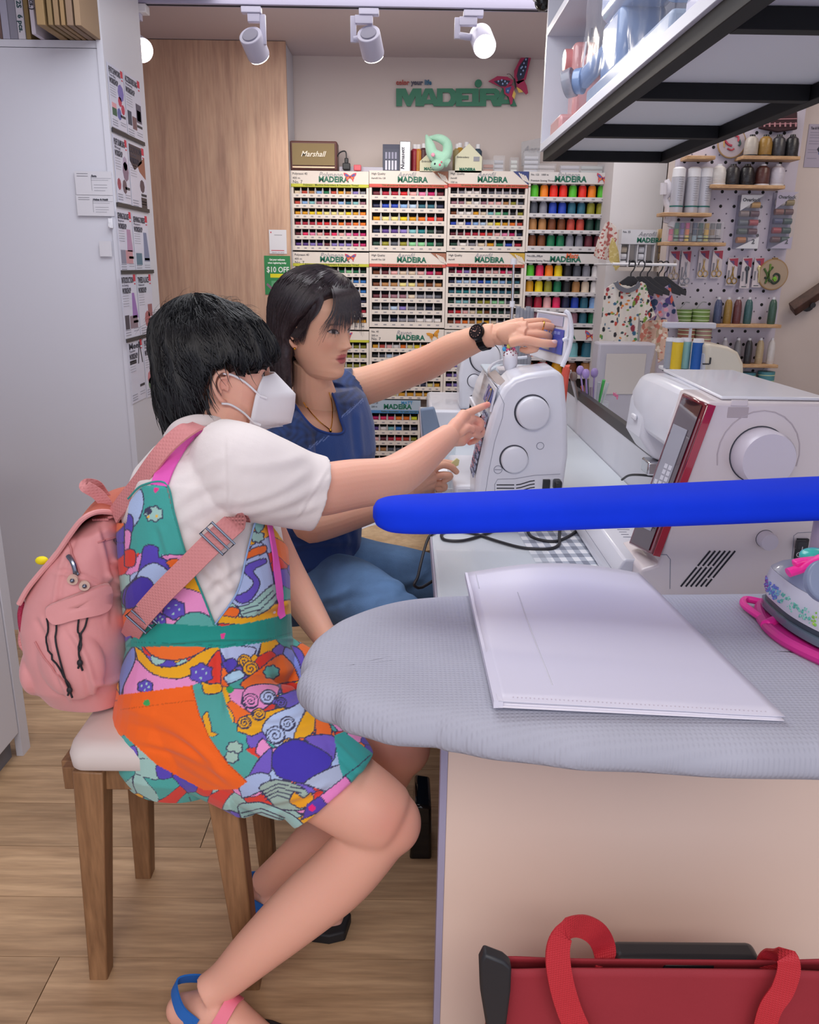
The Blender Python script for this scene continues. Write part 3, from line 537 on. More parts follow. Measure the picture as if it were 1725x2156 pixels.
# papers on the wood panel
def paper(name, corners, m, label, cat, lines=(), th=.0008):
    c = sum((Vector(p) for p in corners), Vector())/4; t = thing(name, c, label, cat)
    n = (Vector(corners[1])-Vector(corners[0])).cross(Vector(corners[3])-Vector(corners[0])).normalized()
    MB().prism(corners, n*th).build('sheet', m, t, smooth=0); return t, n
def sheet(name, o, ux, uz, n, w, h, m, label, cat, prints=(), txts=()):
    # o: lower-left corner; ux right, uz up, n outward
    o, ux, uz, n = map(Vector, (o, ux, uz, n)); t = thing(name, o+ux*w/2+uz*h/2, label, cat)
    pt = lambda x, z, d=0: o+ux*(x*w)+uz*(z*h)+n*d
    MB().prism([pt(0, 0), pt(1, 0), pt(1, 1), pt(0, 1)], n*.0008).build('sheet', m, t, smooth=0)
    if prints:
        q = MB()
        for it in prints:
            q.col = it[0]; pts = it[1]
            if len(pts) == 4 and not hasattr(pts[0], '__len__'): x0, z0, x1, z1 = pts; pts = [(x0, z0), (x1, z0), (x1, z1), (x0, z1)]
            q.prism([pt(x, z, .0009+.0001*(len(it) > 2)) for x, z in pts], n*.0004)
        q.build('print', m_attr, t, smooth=0, kind='stuff')
    M3 = Matrix((ux, uz, n)).transposed().to_4x4()
    if txts:
        by = {}
        for st, x, z, sz, c, sx in txts: by.setdefault(c, []).append((st, x, z, sz, sx))
        for c, L_ in by.items():
            q = MB()
            for st, x, z, sz, sx in L_:
                me = textmesh(st, sz*h, off=.0006*(sz > .05)); k = textw(st, sz*h, off=.0006*(sz > .05)); f = (sx*w/k) if sx else 1
                q.M = Matrix.Translation(pt(x, z, .0018)) @ M3 @ Matrix.Diagonal((f, 1, .3, 1)); q.add([v.co for v in me.vertices], [tuple(p.vertices) for p in me.polygons])
            q.M = None; q.build('lettering', mat('tx'+c, c, .6), t, smooth=0)
    return t
m_paper = mat('paper', 'e4e4ea', .7)
Xv, Zv, Nv = (1, 0, 0), (0, 0, 1), (0, -1, 0)
a, b = P(568, 534, 4.078), P(603, 484, 4.078)
sheet('notice_sheet', a, Xv, Zv, Nv, b.x-a.x, b.z-a.z, m_paper, 'small white notice sheet on the oak panel above the green poster', 'notice', [('c83c50', (.1, .12, .85, .15)), ('c83c50', (.08, .86, .14, .92)), ('8c8c96', (.3, .77, .75, .79))], [('Scan to pay', .15, .04, .05, '6a6a74', .7)])
a, b = P(559, 620, 4.078), P(611, 539, 4.078)
sheet('discount_poster', a, Xv, Zv, Nv, b.x-a.x, b.z-a.z, mat('poster_green', '2f8a4e', .5), 'green discount poster on the oak panel behind the navy woman', 'poster', [('e8e020', (.22, .44, .95, .54)), ('8a6a7c', [(.05, .25), (.1, .3), (.5, .05), (.42, .0)]), ('60a878', (.25, .1, .7, .36))], [('Get your welcome', .2, .88, .07, 'e8f4ea', .6), ('when registering today', .14, .8, .06, 'e8f4ea', .72), ('$10 OFF', .08, .58, .2, 'f4f8f4', .86)])
# cupboard face notes
for i, (x0, y0, x1, y1, tt, lab) in enumerate(((161, 410, 234, 361, 'Baby Lock', 'white printed note taped on the cupboard front, upper of two'), (164, 454, 238, 412, 'Juki', 'white printed note with peeling corners on the cupboard front, lower of two'))):
    a, b = P(x0, y0, 2.792), P(x1, y1, 2.792)
    sheet('taped_note', a, Xv, Zv, Nv, b.x-a.x, b.z-a.z, mat('note_paper', 'd4d2d8', .6), lab, 'note', [('6a6a72', (.06, .78, .36, .80)), ('6a6a72', (.06, .88, .36, .9)), ('9c9ca4', (.44, .7, .98, .715)), ('9c9ca4', (.44, .62, .9, .635)), ('9c9ca4', (.5, .42, .86, .44)), ('9c9ca4', (.5, .3, .86, .32)), ('9c9ca4', (.5, .18, .8, .2)), ('6a6a72', (.44, .18, .446, .8))], [('Sora' if i == 0 else 'Helen & Heidi', .46, .76, .12, '4a4a54', .14 if i == 0 else .4)])
a, b = P(211, 540, 2.792), P(234, 508, 2.792); sheet('sticker', a, Xv, Zv, Nv, b.x-a.x, b.z-a.z, mat('note_paper', 'd4d2d8', .6), 'small square sticker low on the cupboard front', 'sticker')
c = P(232, 470, 2.785); t = thing('wall_hook', c, 'tiny white adhesive hook on the cupboard front below the notes', 'hook'); MB().box(c+Vector((0, .004, 0)), (.014, .004, .03)).build('plate', m_wht, t, bevel=.001); q = MB(); q.tube(cr([c+Vector((0, 0, .004)), c+Vector((0, -.004, -.012)), c+Vector((0, -.014, -.012)), c+Vector((0, -.015, -.003))], 4), .0022, 6); q.build('hook', m_wht, t)
# posters on cupboard side (plane X = XL)
def post(px0, py0, px1, py1, pxt, pyt, title, sub2, pics, label, main=None):
    a = PX(px0, py0, XL+.001); b = PX(px1, py1, XL+.001); c = PX(pxt, pyt, XL+.001)
    return sheet('workshop_poster', (XL+.001, a.y, a.z), (0, 1, 0), (0, 0, 1), (1, 0, 0), b.y-a.y, c.z-a.z, mat('poster_paper', 'd6d8ea', .4, coat=.3), label, 'poster',
      [('c83048', (.82, .88, .97, .99)), ('c83048', (.86, .83, .95, .85)), ('34343e', (.62, .22, .96, .26))]+[('a4a6b4', (.06, z, .42, z+.008)) for z in (.66, .62, .58, .54, .5)]+[('9a9cac', (.06, z, .4, z+.014)) for z in (.12, .08, .04)]+[('9a9cac', (.6, z, .95, z+.01)) for z in (.13, .09)]+pics,
      [(title, .05, .86, .13, '343444', .75), (sub2, .06, .81, .05, '5a5a6c', .4), ('WORKSHOP', .05, .70, .12, '343444', .55)])
C_ = lambda x, z, r, k=8: [(x+r*cos(2*pi*i/k), z+r*.7*sin(2*pi*i/k)) for i in range(k)]
posts = [((236, 266, 268, 285, 229, 132), 'PATCHWORK', 'Tote Bag', [('7c70b8', C_(.75, .62, .2)), ('c03c58', C_(.65, .47, .12)), ('3c6048', (.1, .2, .38, .32)), ('e0a0a8', (.1, .32, .38, .4)), ('6468a8', C_(.55, .26, .14)), ('c03c58', C_(.82, .36, .12))], 'workshop poster on the cupboard side, top row near corner'),
 ((270, 287, 303, 305, 264, 152), 'ACCESSORIES BAG', 'Drawstring', [('5a5466', (.62, .3, .95, .6)), ('a89cb8', (.66, .33, .9, .5)), ('404458', (.06, .2, .3, .42)), ('7c5c60', (.34, .16, .6, .36))], 'workshop poster on the cupboard side, top row far corner'),
 ((248, 425, 277, 437, 237, 282), 'PUFF DUMPLING', 'Bag', [('8c7488', C_(.75, .5, .22)), ('b0a0b8', C_(.75, .62, .16)), ('a04858', C_(.2, .28, .13)), ('6c5860', C_(.6, .26, .16))], 'workshop poster with a brown dumpling bag on the cupboard side'),
 ((279, 438, 312, 448, 273, 300), 'COTTON', 'Tote', [('4a3a40', [(.05, .98), (.8, .98), (.8, .75), (.3, .6), (.05, .72)]), ('9c6450', [(.5, .7), (.98, .85), (.98, .5), (.6, .6)]), ('5c4850', C_(.72, .38, .15)), ('403438', (.6, .02, .95, .2))], 'workshop poster with dark leather photo on the cupboard side'),
 ((255, 573, 285, 575, 245, 440), 'SEWING BLOUSE', 'Beginner', [('b890b0', [(.6, .7), (.85, .7), (.95, .34), (.55, .34)]), ('8c8ca0', (.08, .14, .4, .36)), ('c8949c', (.42, .14, .9, .36))], 'workshop poster with a mauve blouse on the cupboard side'),
 ((287, 575, 318, 576, 280, 449), 'SEWING DRESS', 'Pattern', [('8088a8', [(.65, .7), (.85, .7), (.98, .2), (.6, .2)]), ('5c7c90', (.08, .14, .45, .34))], 'workshop poster with a blue dress on the cupboard side'),
 ((264, 714, 295, 708, 255, 577), 'INTRODUCTION', 'to Sewing', [('9c74b8', [(.65, .7), (.8, .7), (.98, .3), (.6, .3)]), ('4a4450', (.08, .14, .35, .36)), ('8c7884', (.4, .14, .9, .34))], 'workshop poster with a purple dress on the cupboard side'),
 ((297, 708, 326, 702, 289, 577), 'TWEED & LACE', 'Advanced', [('9c6468', (.62, .3, .92, .5)), ('b0686c', C_(.55, .26, .2))], 'workshop poster with a russet skirt on the cupboard side'),
 ((279, 851, 308, 838, 266, 719), 'Meet', 'Teacher', [('3a3a46', [(.6, .6), (.66, .6), (.8, .95), (.74, .95)]), ('3a3a46', [(.9, .6), (.96, .6), (.82, .95), (.76, .95)]), ('34343e', (.05, .62, .5, .68))], 'lowest workshop poster with a big letter on the cupboard side'),
 ((310, 838, 338, 826, 298, 712), 'PATCHWORK', 'Pouch', [('c88088', C_(.3, .32, .16)), ('50704c', C_(.3, .22, .14)), ('8478b0', C_(.8, .3, .14))], 'lowest workshop poster with small pouches beside the black hair')]
for (pp, ti, s2, pics, lab) in posts: post(*pp, ti, s2, pics, lab)
for i, (x0, y0, x1, y1) in enumerate(((234, 272, 303, 307), (244, 430, 313, 452), (253, 573, 322, 577), (264, 718, 327, 706))):
    a, b = PX(x0, y0, XL), PX(x1, y1, XL); t = thing('poster_rail', (XL, (a.y+b.y)/2, a.z), ['top', 'second', 'third', 'lowest'][i]+' thin black strip between workshop posters on the cupboard side', 'rail', 'poster strips')
    MB().bb(XL+.0022, XL+.005, a.y, min(b.y, YL), a.z-.006, a.z+.006).build('strip', m_black, t)
# boxes on open shelf
for i, (x0, x1, yb_, c, tx) in enumerate([(0, 6, 80, '6c5450', ''), (6, 22, 80, 'a8a6b8', ''), (22, 39, 80, '8c8a98', ''), (39, 55, 81, 'd0ccd4', 'QR-12S   6 pcs.'), (56, 66, 81, '8c7448', ''), (67, 77, 73, 'd8d0dc', 'S (12 pcs.)'), (79, 97, 64, '9c8058', 'KM  ST'), (103, 113, 65, '8c7450', ''), (116, 127, 64, '94795a', 'LK'), (130, 139, 64, '9a7c56', 'MAX'), (142, 156, 64, '8c7460', 'AMY'), (159, 172, 62, '9a8064', 'LY')]):
    yf = 2.8 if yb_ > 78 else 2.74 if yb_ > 70 else 2.64
    a, b = P(x0, yb_, yf), P(x1, yb_, yf); z = ZS+.001
    t = thing('card_box', ((a.x+b.x)/2, yf+.1, z), ['maroon flat box at the far left of the open shelf', 'pale grey file box, second from left on the open shelf', 'darker grey file box, third from left on the open shelf', 'white box spine with dark green print on the open shelf', 'thin mustard box on the open shelf right of the white spine', 'small white labelled box between mustard and brown boxes on the shelf', 'brown card box marked with two letter pairs, leftmost jutting out', 'plain brown card box, second of those jutting out', 'brown card box, third of those jutting out', 'brown card box, fourth of those jutting out', 'brown card box, fifth of those jutting out', 'pale brown card box, rightmost on the open shelf'][i], 'box', 'boxes on the open shelf')
    MB().bb(a.x, b.x-.001, yf, yf+.2, z, z+.24).build('box', mat('bx'+c, c, .7), t, bevel=.0015)
    if tx:
        q = MB(); me = textmesh(tx, .026, off=.0008); q.M = Matrix.Translation((a.x+(b.x-a.x)*.25, yf-.001, z+.15+.05*(i > 5))) @ FRONT @ Matrix.Rotation(-pi/2, 4, 'Z') @ Matrix.Diagonal((.8, .75, 1, 1)); q.add([v.co for v in me.vertices], [tuple(p.vertices) for p in me.polygons]); q.M = None; q.build('lettering', mat('deep_green_ink', '24484c', .6) if i == 3 else m_ink, t, smooth=0)
# ---- track lights
YT = 3.35; zt = ZC-.001
tr = thing('light_track', (0, YT, zt-.03), 'white ceiling track rail carrying the spotlights', 'track')
a, b = P(293, 12, YT), P(1143, 12, YT); ztr = P(700, 16, YT).z
MB().bb(a.x-.2, b.x+.1, YT-.02, YT+.02, ztr, zt).build('rail', mat('track_white', 'aaa6c0', .5), tr, bevel=.002)
MB().bb(a.x-.2, b.x+.1, YT-.006, YT+.006, ztr-.0015, ztr+.001).build('slot', m_dark, tr)
MB().bb(a.x-.02, a.x+.03, YT-.025, YT+.025, ztr-.03, ztr-.002).build('end_feed', m_wht, tr, bevel=.003)
m_lampw = mat('lamp_white', 'c4c2d8', .35)
m_glow = mat('lamp_glow', 'fff4e8', .4, emit=14)
def spot(pxm, top, bot, side, label, bright=0, fromx=None, aim=None):
    m = P(pxm, 30, YT); t = thing('track_spotlight', (m.x, YT, ztr), label, 'spotlight', 'ceiling track spotlights')
    MB().bb(m.x-.036, m.x+.036, YT-.016, YT+.016, ztr-.024, ztr-.002).build('adaptor', m_lampw, t, bevel=.003)
    T, B = Vector(top), Vector(bot); s = side*.058
    q = MB(); q.bb(m.x-.014, m.x+.03 if side > 0 else m.x+.014, YT-.012, YT+.012, ztr-.052, ztr-.024) if side > 0 else q.bb(m.x-.05, m.x+.014, YT-.012, YT+.012, ztr-.052, ztr-.024)
    xb = m.x+(.038 if side > 0 else -.058); mid = T.lerp(B, .28); q.bb(xb-.009, xb+.012, YT-.008, YT+.008, mid.z-.012, ztr-.026); q.build('bracket', m_lampw, t, bevel=.002, kind=None)
    MB().cyl((xb+.002, YT, mid.z), (mid.x+(.02 if side > 0 else -.02), mid.y, mid.z), .012, n=14).build('pivot', m_lampw, t)
    d = (B-T).normalized()
    MB().tube([T, T.lerp(B, .02), B-d*.006, B], [.040, .042, .042, .041], 28).build('barrel', m_lampw, t)
    MB().cyl(T-d*.001, T-d*.004, .030, .028, 24).build('vent_cap', mat('lamp_grey', '8a889c', .5), t)
    g = MB().cyl(B+d*.0005, B+d*.004, .039, .039, 24).build('lens', m_glow, t)
    l = bpy.data.lights.new('spot_lamp', 'SPOT'); l.energy = 9 if not bright else 5; l.color = (1, .9, .78) if not bright else (.8, .88, 1); l.spot_size = radians(75); l.spot_blend = .8; l.shadow_soft_size = .04
    lo = bpy.data.objects.new('spot_lamp', l); C.objects.link(lo); lo.location = B+d*.012; lo.rotation_euler = d.to_track_quat('-Z', 'Y').to_euler(); return t
def lampends(t, b, dyt, dyb): return P(*t, YT+dyt), P(*b, YT+dyb)
spot(530, *lampends((527, 74), (545, 117), -.02, .05), 1, 'white track spotlight in front of the oak panel, glowing downward')
spot(777, *lampends((776, 70), (786, 115), -.02, .05), -1, 'white track spotlight right of centre on the rail, angled to the wall')
spot(997, *lampends((1012, 74), (1021, 98), .06, -.03), -1, 'white track spotlight turned to the camera and shining bright')
spot(290, *lampends((276, 90), (299, 106), .06, -.03), -1, 'bright spotlight half hidden behind the tall cupboard', bright=0)
c = P(1140, 40, 3.2); t = thing('security_camera', (c.x, 3.2, zt-.1), 'small white dome camera on the ceiling beside the hanging shelf', 'camera')
MB().lathe([(0, 0), (.045, 0), (.045, -.05), (.03, -.07), (0, -.07)], (c.x, 3.2, zt), 20, cap=False).build('housing', m_wht, t)
MB().ell((c.x, 3.19, zt-.075), (.028, .028, .03)).build('lens_ball', mat('glossy_black', '0c0c10', .08), t)
# ---------------- pegboard corner on the right
YP = 3.70
xl = P(1402, 500, YP+.06).x
MB().bb(xl, 3.298, YP+.03, YP+.12, 0, ZC-.003).build('wall_back_right', m_wall, **ST)
pr = P(1688, 300, YP).x; pz0 = P(1500, 900, YP).z
pb = thing('pegboard', ((xl+pr)/2, YP, pz0), 'white perforated pegboard on the right carrying little wooden shelves', 'pegboard')
m_peg = mat('peg_white', 'cbc4d4', .55)
MB().bb(xl, pr, YP, YP+.028, pz0, ZC-.2).build('board', m_peg, pb)
q = MB(); qs = MB()
nx = int((pr-xl)/.0575)
for i in range(nx):
    for j in range(24):
        x, z = xl+.03+i*.0575, pz0+.03+j*.0575; q.cyl((x, YP-.0008, z), (x, YP+.004, z), .0068, n=10); qs.cyl((x+.028, YP-.0008, z+.028), (x+.028, YP+.004, z+.028), .0035, n=6)
q.build('peg_holes', m_dark, pb, kind='stuff', smooth=0); qs.build('small_holes', mat('hole_grey', '6a6474', .8), pb, kind='stuff', smooth=0)
m_pine = wood('pine', 'b48a64', 'd0aa80', (6, 6, 30), .5)
def pshelf(x0, x1, y, label):
    a, b = P(x0, y, YP-.09), P(x1, y, YP-.09); t = thing('wooden_shelf', ((a.x+b.x)/2, YP-.045, a.z), label, 'shelf', 'pegboard shelves')
    MB().bb(a.x, b.x, YP-.09, YP-.001, a.z-.014, a.z).build('board', m_pine, t, bevel=.002); return a.z, a.x, b.x
S1 = pshelf(1565, 1687, 327, 'small wooden shelf carrying four metallic thread cones, highest on the right')
S0 = pshelf(1448, 1508, 327, 'small wooden shelf half hidden by the hanging black frame')
S2 = pshelf(1498, 1655, 388, 'wooden shelf with five large cones above the blister packs')
S3 = pshelf(1396, 1500, 447, 'wooden shelf under the three white spray cans')
S4 = pshelf(1398, 1530, 509, 'wooden shelf under the multicolour spool boxes')
S5 = pshelf(1430, 1647, 681, 'long wooden shelf with tall slim thread cones')
S6 = pshelf(1540, 1640, 767, 'lowest wooden shelf beside the overlocker')
def pcone(px, ytop, Z, w, hexc, label, group, black=False):
    c = P(px, 400, YP-.05); x = (px-862.5)/(1725)*0+P(px, ytop+20, YP-.05).x; h = P(px, ytop, YP-.05).z-Z
    t = thing('thread_cone', (x, YP-.05, Z), label, 'thread cone', group); r = w/2
    q = MB(); q.lathe([(0, 0), (r*.9, 0), (r*.9, .003), (r*.96, .006), (r*.96, h*.6), (r*.8, h*.82), (r*.45, h*.92), (0, h*.92)], (x, YP-.05, Z), 20, cap=False); q.build('winding', mat('pc'+hexc, hexc, .3, coat=.3, bump=(1, .5, (1, 1, 220))), t)
    q = MB(); q.lathe([(0, 0), (r*.4, 0), (r*.36, h*.09), (0, h*.09)], (x, YP-.05, Z+h*.92), 14, cap=False); q.build('cap', mat('cap'+str(black), '222226' if black else 'dcdce4', .3), t)
    if w > .05:
        q = MB(); q.lathe([(0, 0), (r*1.0, 0), (r*1.0, .006), (0, .006)], (x, YP-.05, Z-.0), 18, cap=False); q.build('base', mat('cap'+str(black), '222226' if black else 'dcdce4', .3), t)
for px, c, n in ((1583, 'b8b0a8', 'silver beige'), (1612, '9c7838', 'old gold'), (1640, '3c3c42', 'glittery black with white label'), (1668, '28282c', 'black, furthest right')): pcone(px, 284, S1[0], .058, c, f'{n} thread cone on the highest right shelf', 'cones on the highest pegboard shelf', True)
for px, c, n in ((1514, 'd8d4d2', 'white, leftmost'), (1543, '2c2a2e', 'black with round label'), (1573, '242226', 'plain black, middle'), (1606, '5a3430', 'dark brown'), (1637, 'c8c4d2', 'lilac white, rightmost')): pcone(px, 346, S2[0], .062, c, f'{n} thread cone on the shelf above the blister packs', 'large cones on the second pegboard shelf', c[0] == '2')
for px, c, n in ((1513, '4a5478', 'slate blue'), (1534, '9c7c3c', 'ochre'), (1554, '6a3c40', 'maroon'), (1577, '3c6468', 'deep teal'), (1628, '3c5c50', 'dark green, standing apart')): pcone(px, 626, S5[0], .036, c, f'slim {n} thread cone on the long wooden shelf', 'slim cones on the long shelf')
for px, c, n in ((1526, 'a8a4ac', 'pale'), (1554, '7c7a80', 'grey'), (1577, '34343a', 'charcoal'), (1601, 'b8a484', 'beige'), (1625, 'd8d4d4', 'white')): pcone(px, 712, S6[0], .034, c, f'slim {n} thread cone on the lowest wooden shelf', 'slim cones on the lowest shelf')
# spray cans
for i, px in enumerate((1427, 1459, 1484)):
    x = P(px, 400, YP-.045).x; Z = S3[0]; h = P(px, 352, YP-.045).z-Z; t = thing('spray_can', (x, YP-.045, Z), ['left', 'middle', 'right'][i]+' of three white spray cans on the pegboard shelf', 'spray can', 'white spray cans')
    MB().lathe([(0, 0), (.027, 0), (.028, .004), (.028, h*.78), (.0, h*.78)], (x, YP-.045, Z), 20, cap=False).build('can', mat('can_white', 'c2c2cc', .3, .2), t)
    MB().lathe([(0, 0), (.027, 0), (.026, h*.18), (.018, h*.215), (0, h*.215)], (x, YP-.045, Z+h*.785), 20, cap=False).build('cap', m_wht, t)
    q = MB()
    for k in range(11): 
        for a in (-.5,): q.tube([(x+.0285*sin(a0), YP-.045-.0285*cos(a0), Z+h*.28+k*.009) for a0 in (-.2, 0, .2, .4, .2+.05*(k % 3)+.25)], .0009, 4)
    q.build('print_lines', m_gray, t, kind='stuff', smooth=0)
    MB().lathe([(.0283, 0), (.0286, 0), (.0286, .006), (.0283, .006)], (x, YP-.045, Z+h*.13), 20, cap=False).build('band', mat('teal_band', '2c6c68', .4), t)
# spool boxes
cols = [['c85078', 'e08098'], ['1c6c68', '6c9c3c', '84b498'], ['6a3c8c', '6c64a8', 'b0a0c8'], ['c83c7c', 'e8803c', 'f0d860'], ['34486c', '2c4464', '90b0c0'], ['1c5450', '2c4c4c', '98b8c0'], ['b89438', 'e0b030', 'd8d87c'], ['6c6c74', '8c7864', '98989c'], ['5c6068', 'c0bcc0', 'a8a8b0']]
for half in range(2):
    x0, x1 = P((1406, 1455)[half], 490, YP-.05).x, P((1454, 1520)[half], 490, YP-.05).x; Z = S4[0]; h = P(1450, 466, YP-.06).z-Z
    t = thing('spool_box', ((x0+x1)/2, YP-.05, Z), ['clear spool box with pink, green and purple threads', 'clear spool box with teal, yellow and grey threads'][half]+' on the pegboard shelf', 'spool box')
    MB().bb(x0, x1, YP-.072, YP-.03, Z, Z+h).build('case', mat('clear_plastic', 'e8ecf4', .12, alpha=.16), t, bevel=.003)
    cc = cols[:4] if half == 0 else cols[4:]; n = len(cc); w_ = (x1-x0-.006)/n
    for i, c in enumerate(cc):
        for k, cx in enumerate(c[::-1]):
            z = Z+.005+k*h*.3; q = MB(); q.cyl((x0+.004+i*w_+w_*.45, YP-.05, z), (x0+.004+i*w_+w_*.45, YP-.05, z+h*.27), w_*.42, n=10); q.build('spool', mat('sb'+cx, cx, .4), t)
    q = MB(); q.bb(x0+.02, x1-.01, YP-.0735, YP-.0725, Z+.014, Z+.018); q.build('label_strip', m_ink, t)
# blister packs
for half, (x0p, x1p, y0, y1, cc) in enumerate(((1547, 1608, 523, 411, ['c8c8cc', 'c89848', '8c7c7c', '5c3448', '5c6470', 'a83c48', '4c5c58', '5c3040', 'b0703c', '9c98a8']), (1620, 1680, 523, 405, ['c8c0c0', '8c7840', '80483c', '5c3034', '3c4470', '2c4c4c', '9c303c', '2c4844', '5c3038', '34504c']))):
    a, b = P(x0p, y0, YP-.03), P(x1p, y1, YP-.03); t = thing('blister_pack', ((a.x+b.x)/2, YP-.02, a.z), ['left', 'right'][half]+' clear blister pack of ten thread spools on the pegboard', 'blister pack', 'hanging spool blister packs')
    sk = (b.z-a.z)*.0; W_ = b.x-a.x; H_ = b.z-a.z
    MB().bb(a.x, b.x, YP-.006, YP-.001, a.z, b.z).build('card', mat('card_lilac', '8c88a4', .5), t)
    MB().bb(a.x-.004, b.x+.004, YP-.045, YP-.0065, a.z-.006, b.z+.004).build('blister', mat('clear_blister', 'dfe4f4', .08, alpha=.12), t, bevel=.006)
    for i, c in enumerate(cc):
        xx = a.x+W_*(.07+.46*(i % 2)); zz = b.z-H_*(.18+.165*(i//2)); 
        q = MB(); q.cyl((xx, YP-.024, zz), (xx+W_*.38, YP-.024, zz), .0125, n=12); q.build('spool', mat('bl'+c, c, .4), t)
    q = MB(); q.prism([(a.x, YP-.041, b.z), (b.x, YP-.041, b.z), (a.x, YP-.041, b.z-H_*.3)], (0, .001, 0)); q.prism([(b.x, YP-.041, a.z), (a.x, YP-.041, a.z), (b.x, YP-.041, a.z+H_*.22)], (0, .001, 0)); q.build('paper_insert', m_paper if half == 0 else mat('insert_lilac', 'b8b0c8', .6), t, smooth=0, kind='stuff')
    q = MB(); text(q, 'Overlock', (a.x+.006, YP-.0425, b.z-.026), .019, off=.0006); q.build('lettering', m_ink, t, smooth=0)
    q = MB(); text(q, '2', (b.x-.03, YP-.0425, a.z+.02), .026, off=.001); q.build('number', m_ink, t, smooth=0)
# scissor packs
for i, (px, y0, y1, gc, nm, dy) in enumerate([(1420, 592, 528, 'b4a088', 'leftmost scissors pack, half behind a black hanger', 0), (1444, 604, 528, '9c9ca4', 'silver scissors pack with no backing card, second from left', 0), (1482, 586, 527, 'c8a870', 'gold scissors pack, third from left', 0), (1511, 586, 527, 'c8a870', 'gold scissors pack, fourth from left', 0), (1543, 601, 543, 'a88848', 'stork scissors pack under the left blister pack', 0), (1570, 607, 543, '50545c', 'seam tool pack between two hanging packs', .012), (1597, 605, 543, 'd0c090', 'needle threader pack beside the embroidery hoop', .004)]):
    a, b = P(px-14, y0, YP-.02), P(px+14, y1, YP-.02); yy = YP-.01-dy; t = thing('scissors_pack', ((a.x+b.x)/2, yy, a.z), nm, 'pack', 'hanging notion packs')
    MB().bb(a.x, b.x, yy-.004, yy, a.z, b.z).build('card', mat('pack_card', 'd6ccd2', .5), t)
    q = MB(); q.col = 'a83c54'; H_ = b.z-a.z; W_ = b.x-a.x; q.prism([(a.x+.002, yy-.0048, b.z-.004), (b.x-.001, yy-.0048, b.z-.001), (b.x-.001, yy-.0048, b.z-H_*.32), (a.x+W_*.5, yy-.0048, b.z-H_*.22)], (0, .0007, 0)); q.col = '64507c'; q.prism([(a.x+.006, yy-.0052, b.z-.012), (a.x+W_*.6, yy-.0052, b.z-.012), (a.x+W_*.65, yy-.0052, b.z-H_*.26)], (0, .0003, 0)); q.col = '8c8a94'; q.bb(a.x+.004, a.x+.012, yy-.0052, yy-.0045, a.z+.03, a.z+H_*.55); q.col = '3c4850'; q.bb(a.x+.008, a.x+W_*.7, yy-.0052, yy-.0045, a.z+.006, a.z+.009); q.build('print', m_attr, t, smooth=0, kind='stuff')
    q = MB(); cx = a.x+W_*.56
    if i < 5:
        for sg in (-1, 1):
            q.tube([(cx-sg*.004, yy-.007, b.z-H_*.3), (cx+sg*.001, yy-.007, a.z+H_*.45), (cx+sg*.006, yy-.007, a.z+H_*.28)], [.001, .0028, .002], 6)
            ring = [(cx+sg*.011+.010*cos(k*pi/6), yy-.007, a.z+H_*.17+.012*sin(k*pi/6)) for k in range(12)]; q.tube(ring, .0022, 6, closed=True)
    else: q.tube([(cx, yy-.007, b.z-H_*.3), (cx+.004, yy-.007, a.z+.02)], [.005, .003], 8); q.ell((cx, yy-.007, b.z-H_*.35), (.010, .004, .012), 10, 8)
    q.build('tool', mat('tool'+gc, gc, .3, .6), t)
# embroidery hoops
def hoop(px, py, r, label, fab, pat):
    c = P(px, py, YP-.02); t = thing('embroidery_hoop', (c.x, YP-.02, c.z-r), label, 'embroidery hoop')
    MB().cyl((c.x, YP-.024, c.z), (c.x, YP-.016, c.z), r*.97, n=36).build('fabric', mat('hf'+fab, fab, .9), t)
    q = MB(); q.tube([(c.x+r*cos(k*pi/18), YP-.02, c.z+r*sin(k*pi/18)) for k in range(36)], .004, 6, closed=True); q.build('ring', mat('hoop_wood', 'a4845c', .5), t)
    q = MB(); q.cyl((c.x-.012, YP-.02, c.z+r+.005), (c.x+.012, YP-.02, c.z+r+.005), .003, n=8); q.build('screw', mat('brass_dark', '6c5840', .3, .8), t)
    q = MB()
    for col, pts, rad in pat: q.col = col; q.tube(cr([(c.x+x*r, YP-.026, c.z+z*r) for x, z in pts], 5), rad*r, 6)
    q.build('embroidery', m_attr, t, kind='stuff')
hoop(1628, 578, .062, 'round embroidery hoop with green leaves and a dark looping stem', 'b09c88', [('4c6c34', [(-.7, .4), (-.4, -.1), (-.5, -.6)], .07), ('6c8c3c', [(-.3, .7), (-.3, .2), (-.45, -.5)], .07), ('3c5c2c', [(-.1, .5), (-.35, .1), (-.2, -.5)], .07), ('7cbc3c', [(.0, -.2), (.15, -.3), (.05, -.4)], .14), ('2c3c34', [(-.6, -.2), (-.2, -.4), (.1, -.6), (.4, -.4), (.4, -.05), (.15, .05), (.0, -.1)], .07)])
hoop(1541, 301, .056, 'round hoop with a pink stitched face, left of the metallic cones', 'b8acb4', [('b03c54', [(-.6, .2), (-.3, -.1), (0, -.2)], .08), ('a83c48', [(-.3, -.4), (.0, -.5), (.2, -.4)], .06), ('c04c5c', [(.1, .5), (.4, .4), (.45, .1)], .07), ('34504c', [(.5, .2), (.6, -.05), (.5, -.2)], .08), ('c8a060', [(-.5, .5), (-.6, .1), (-.55, -.3)], .05)])
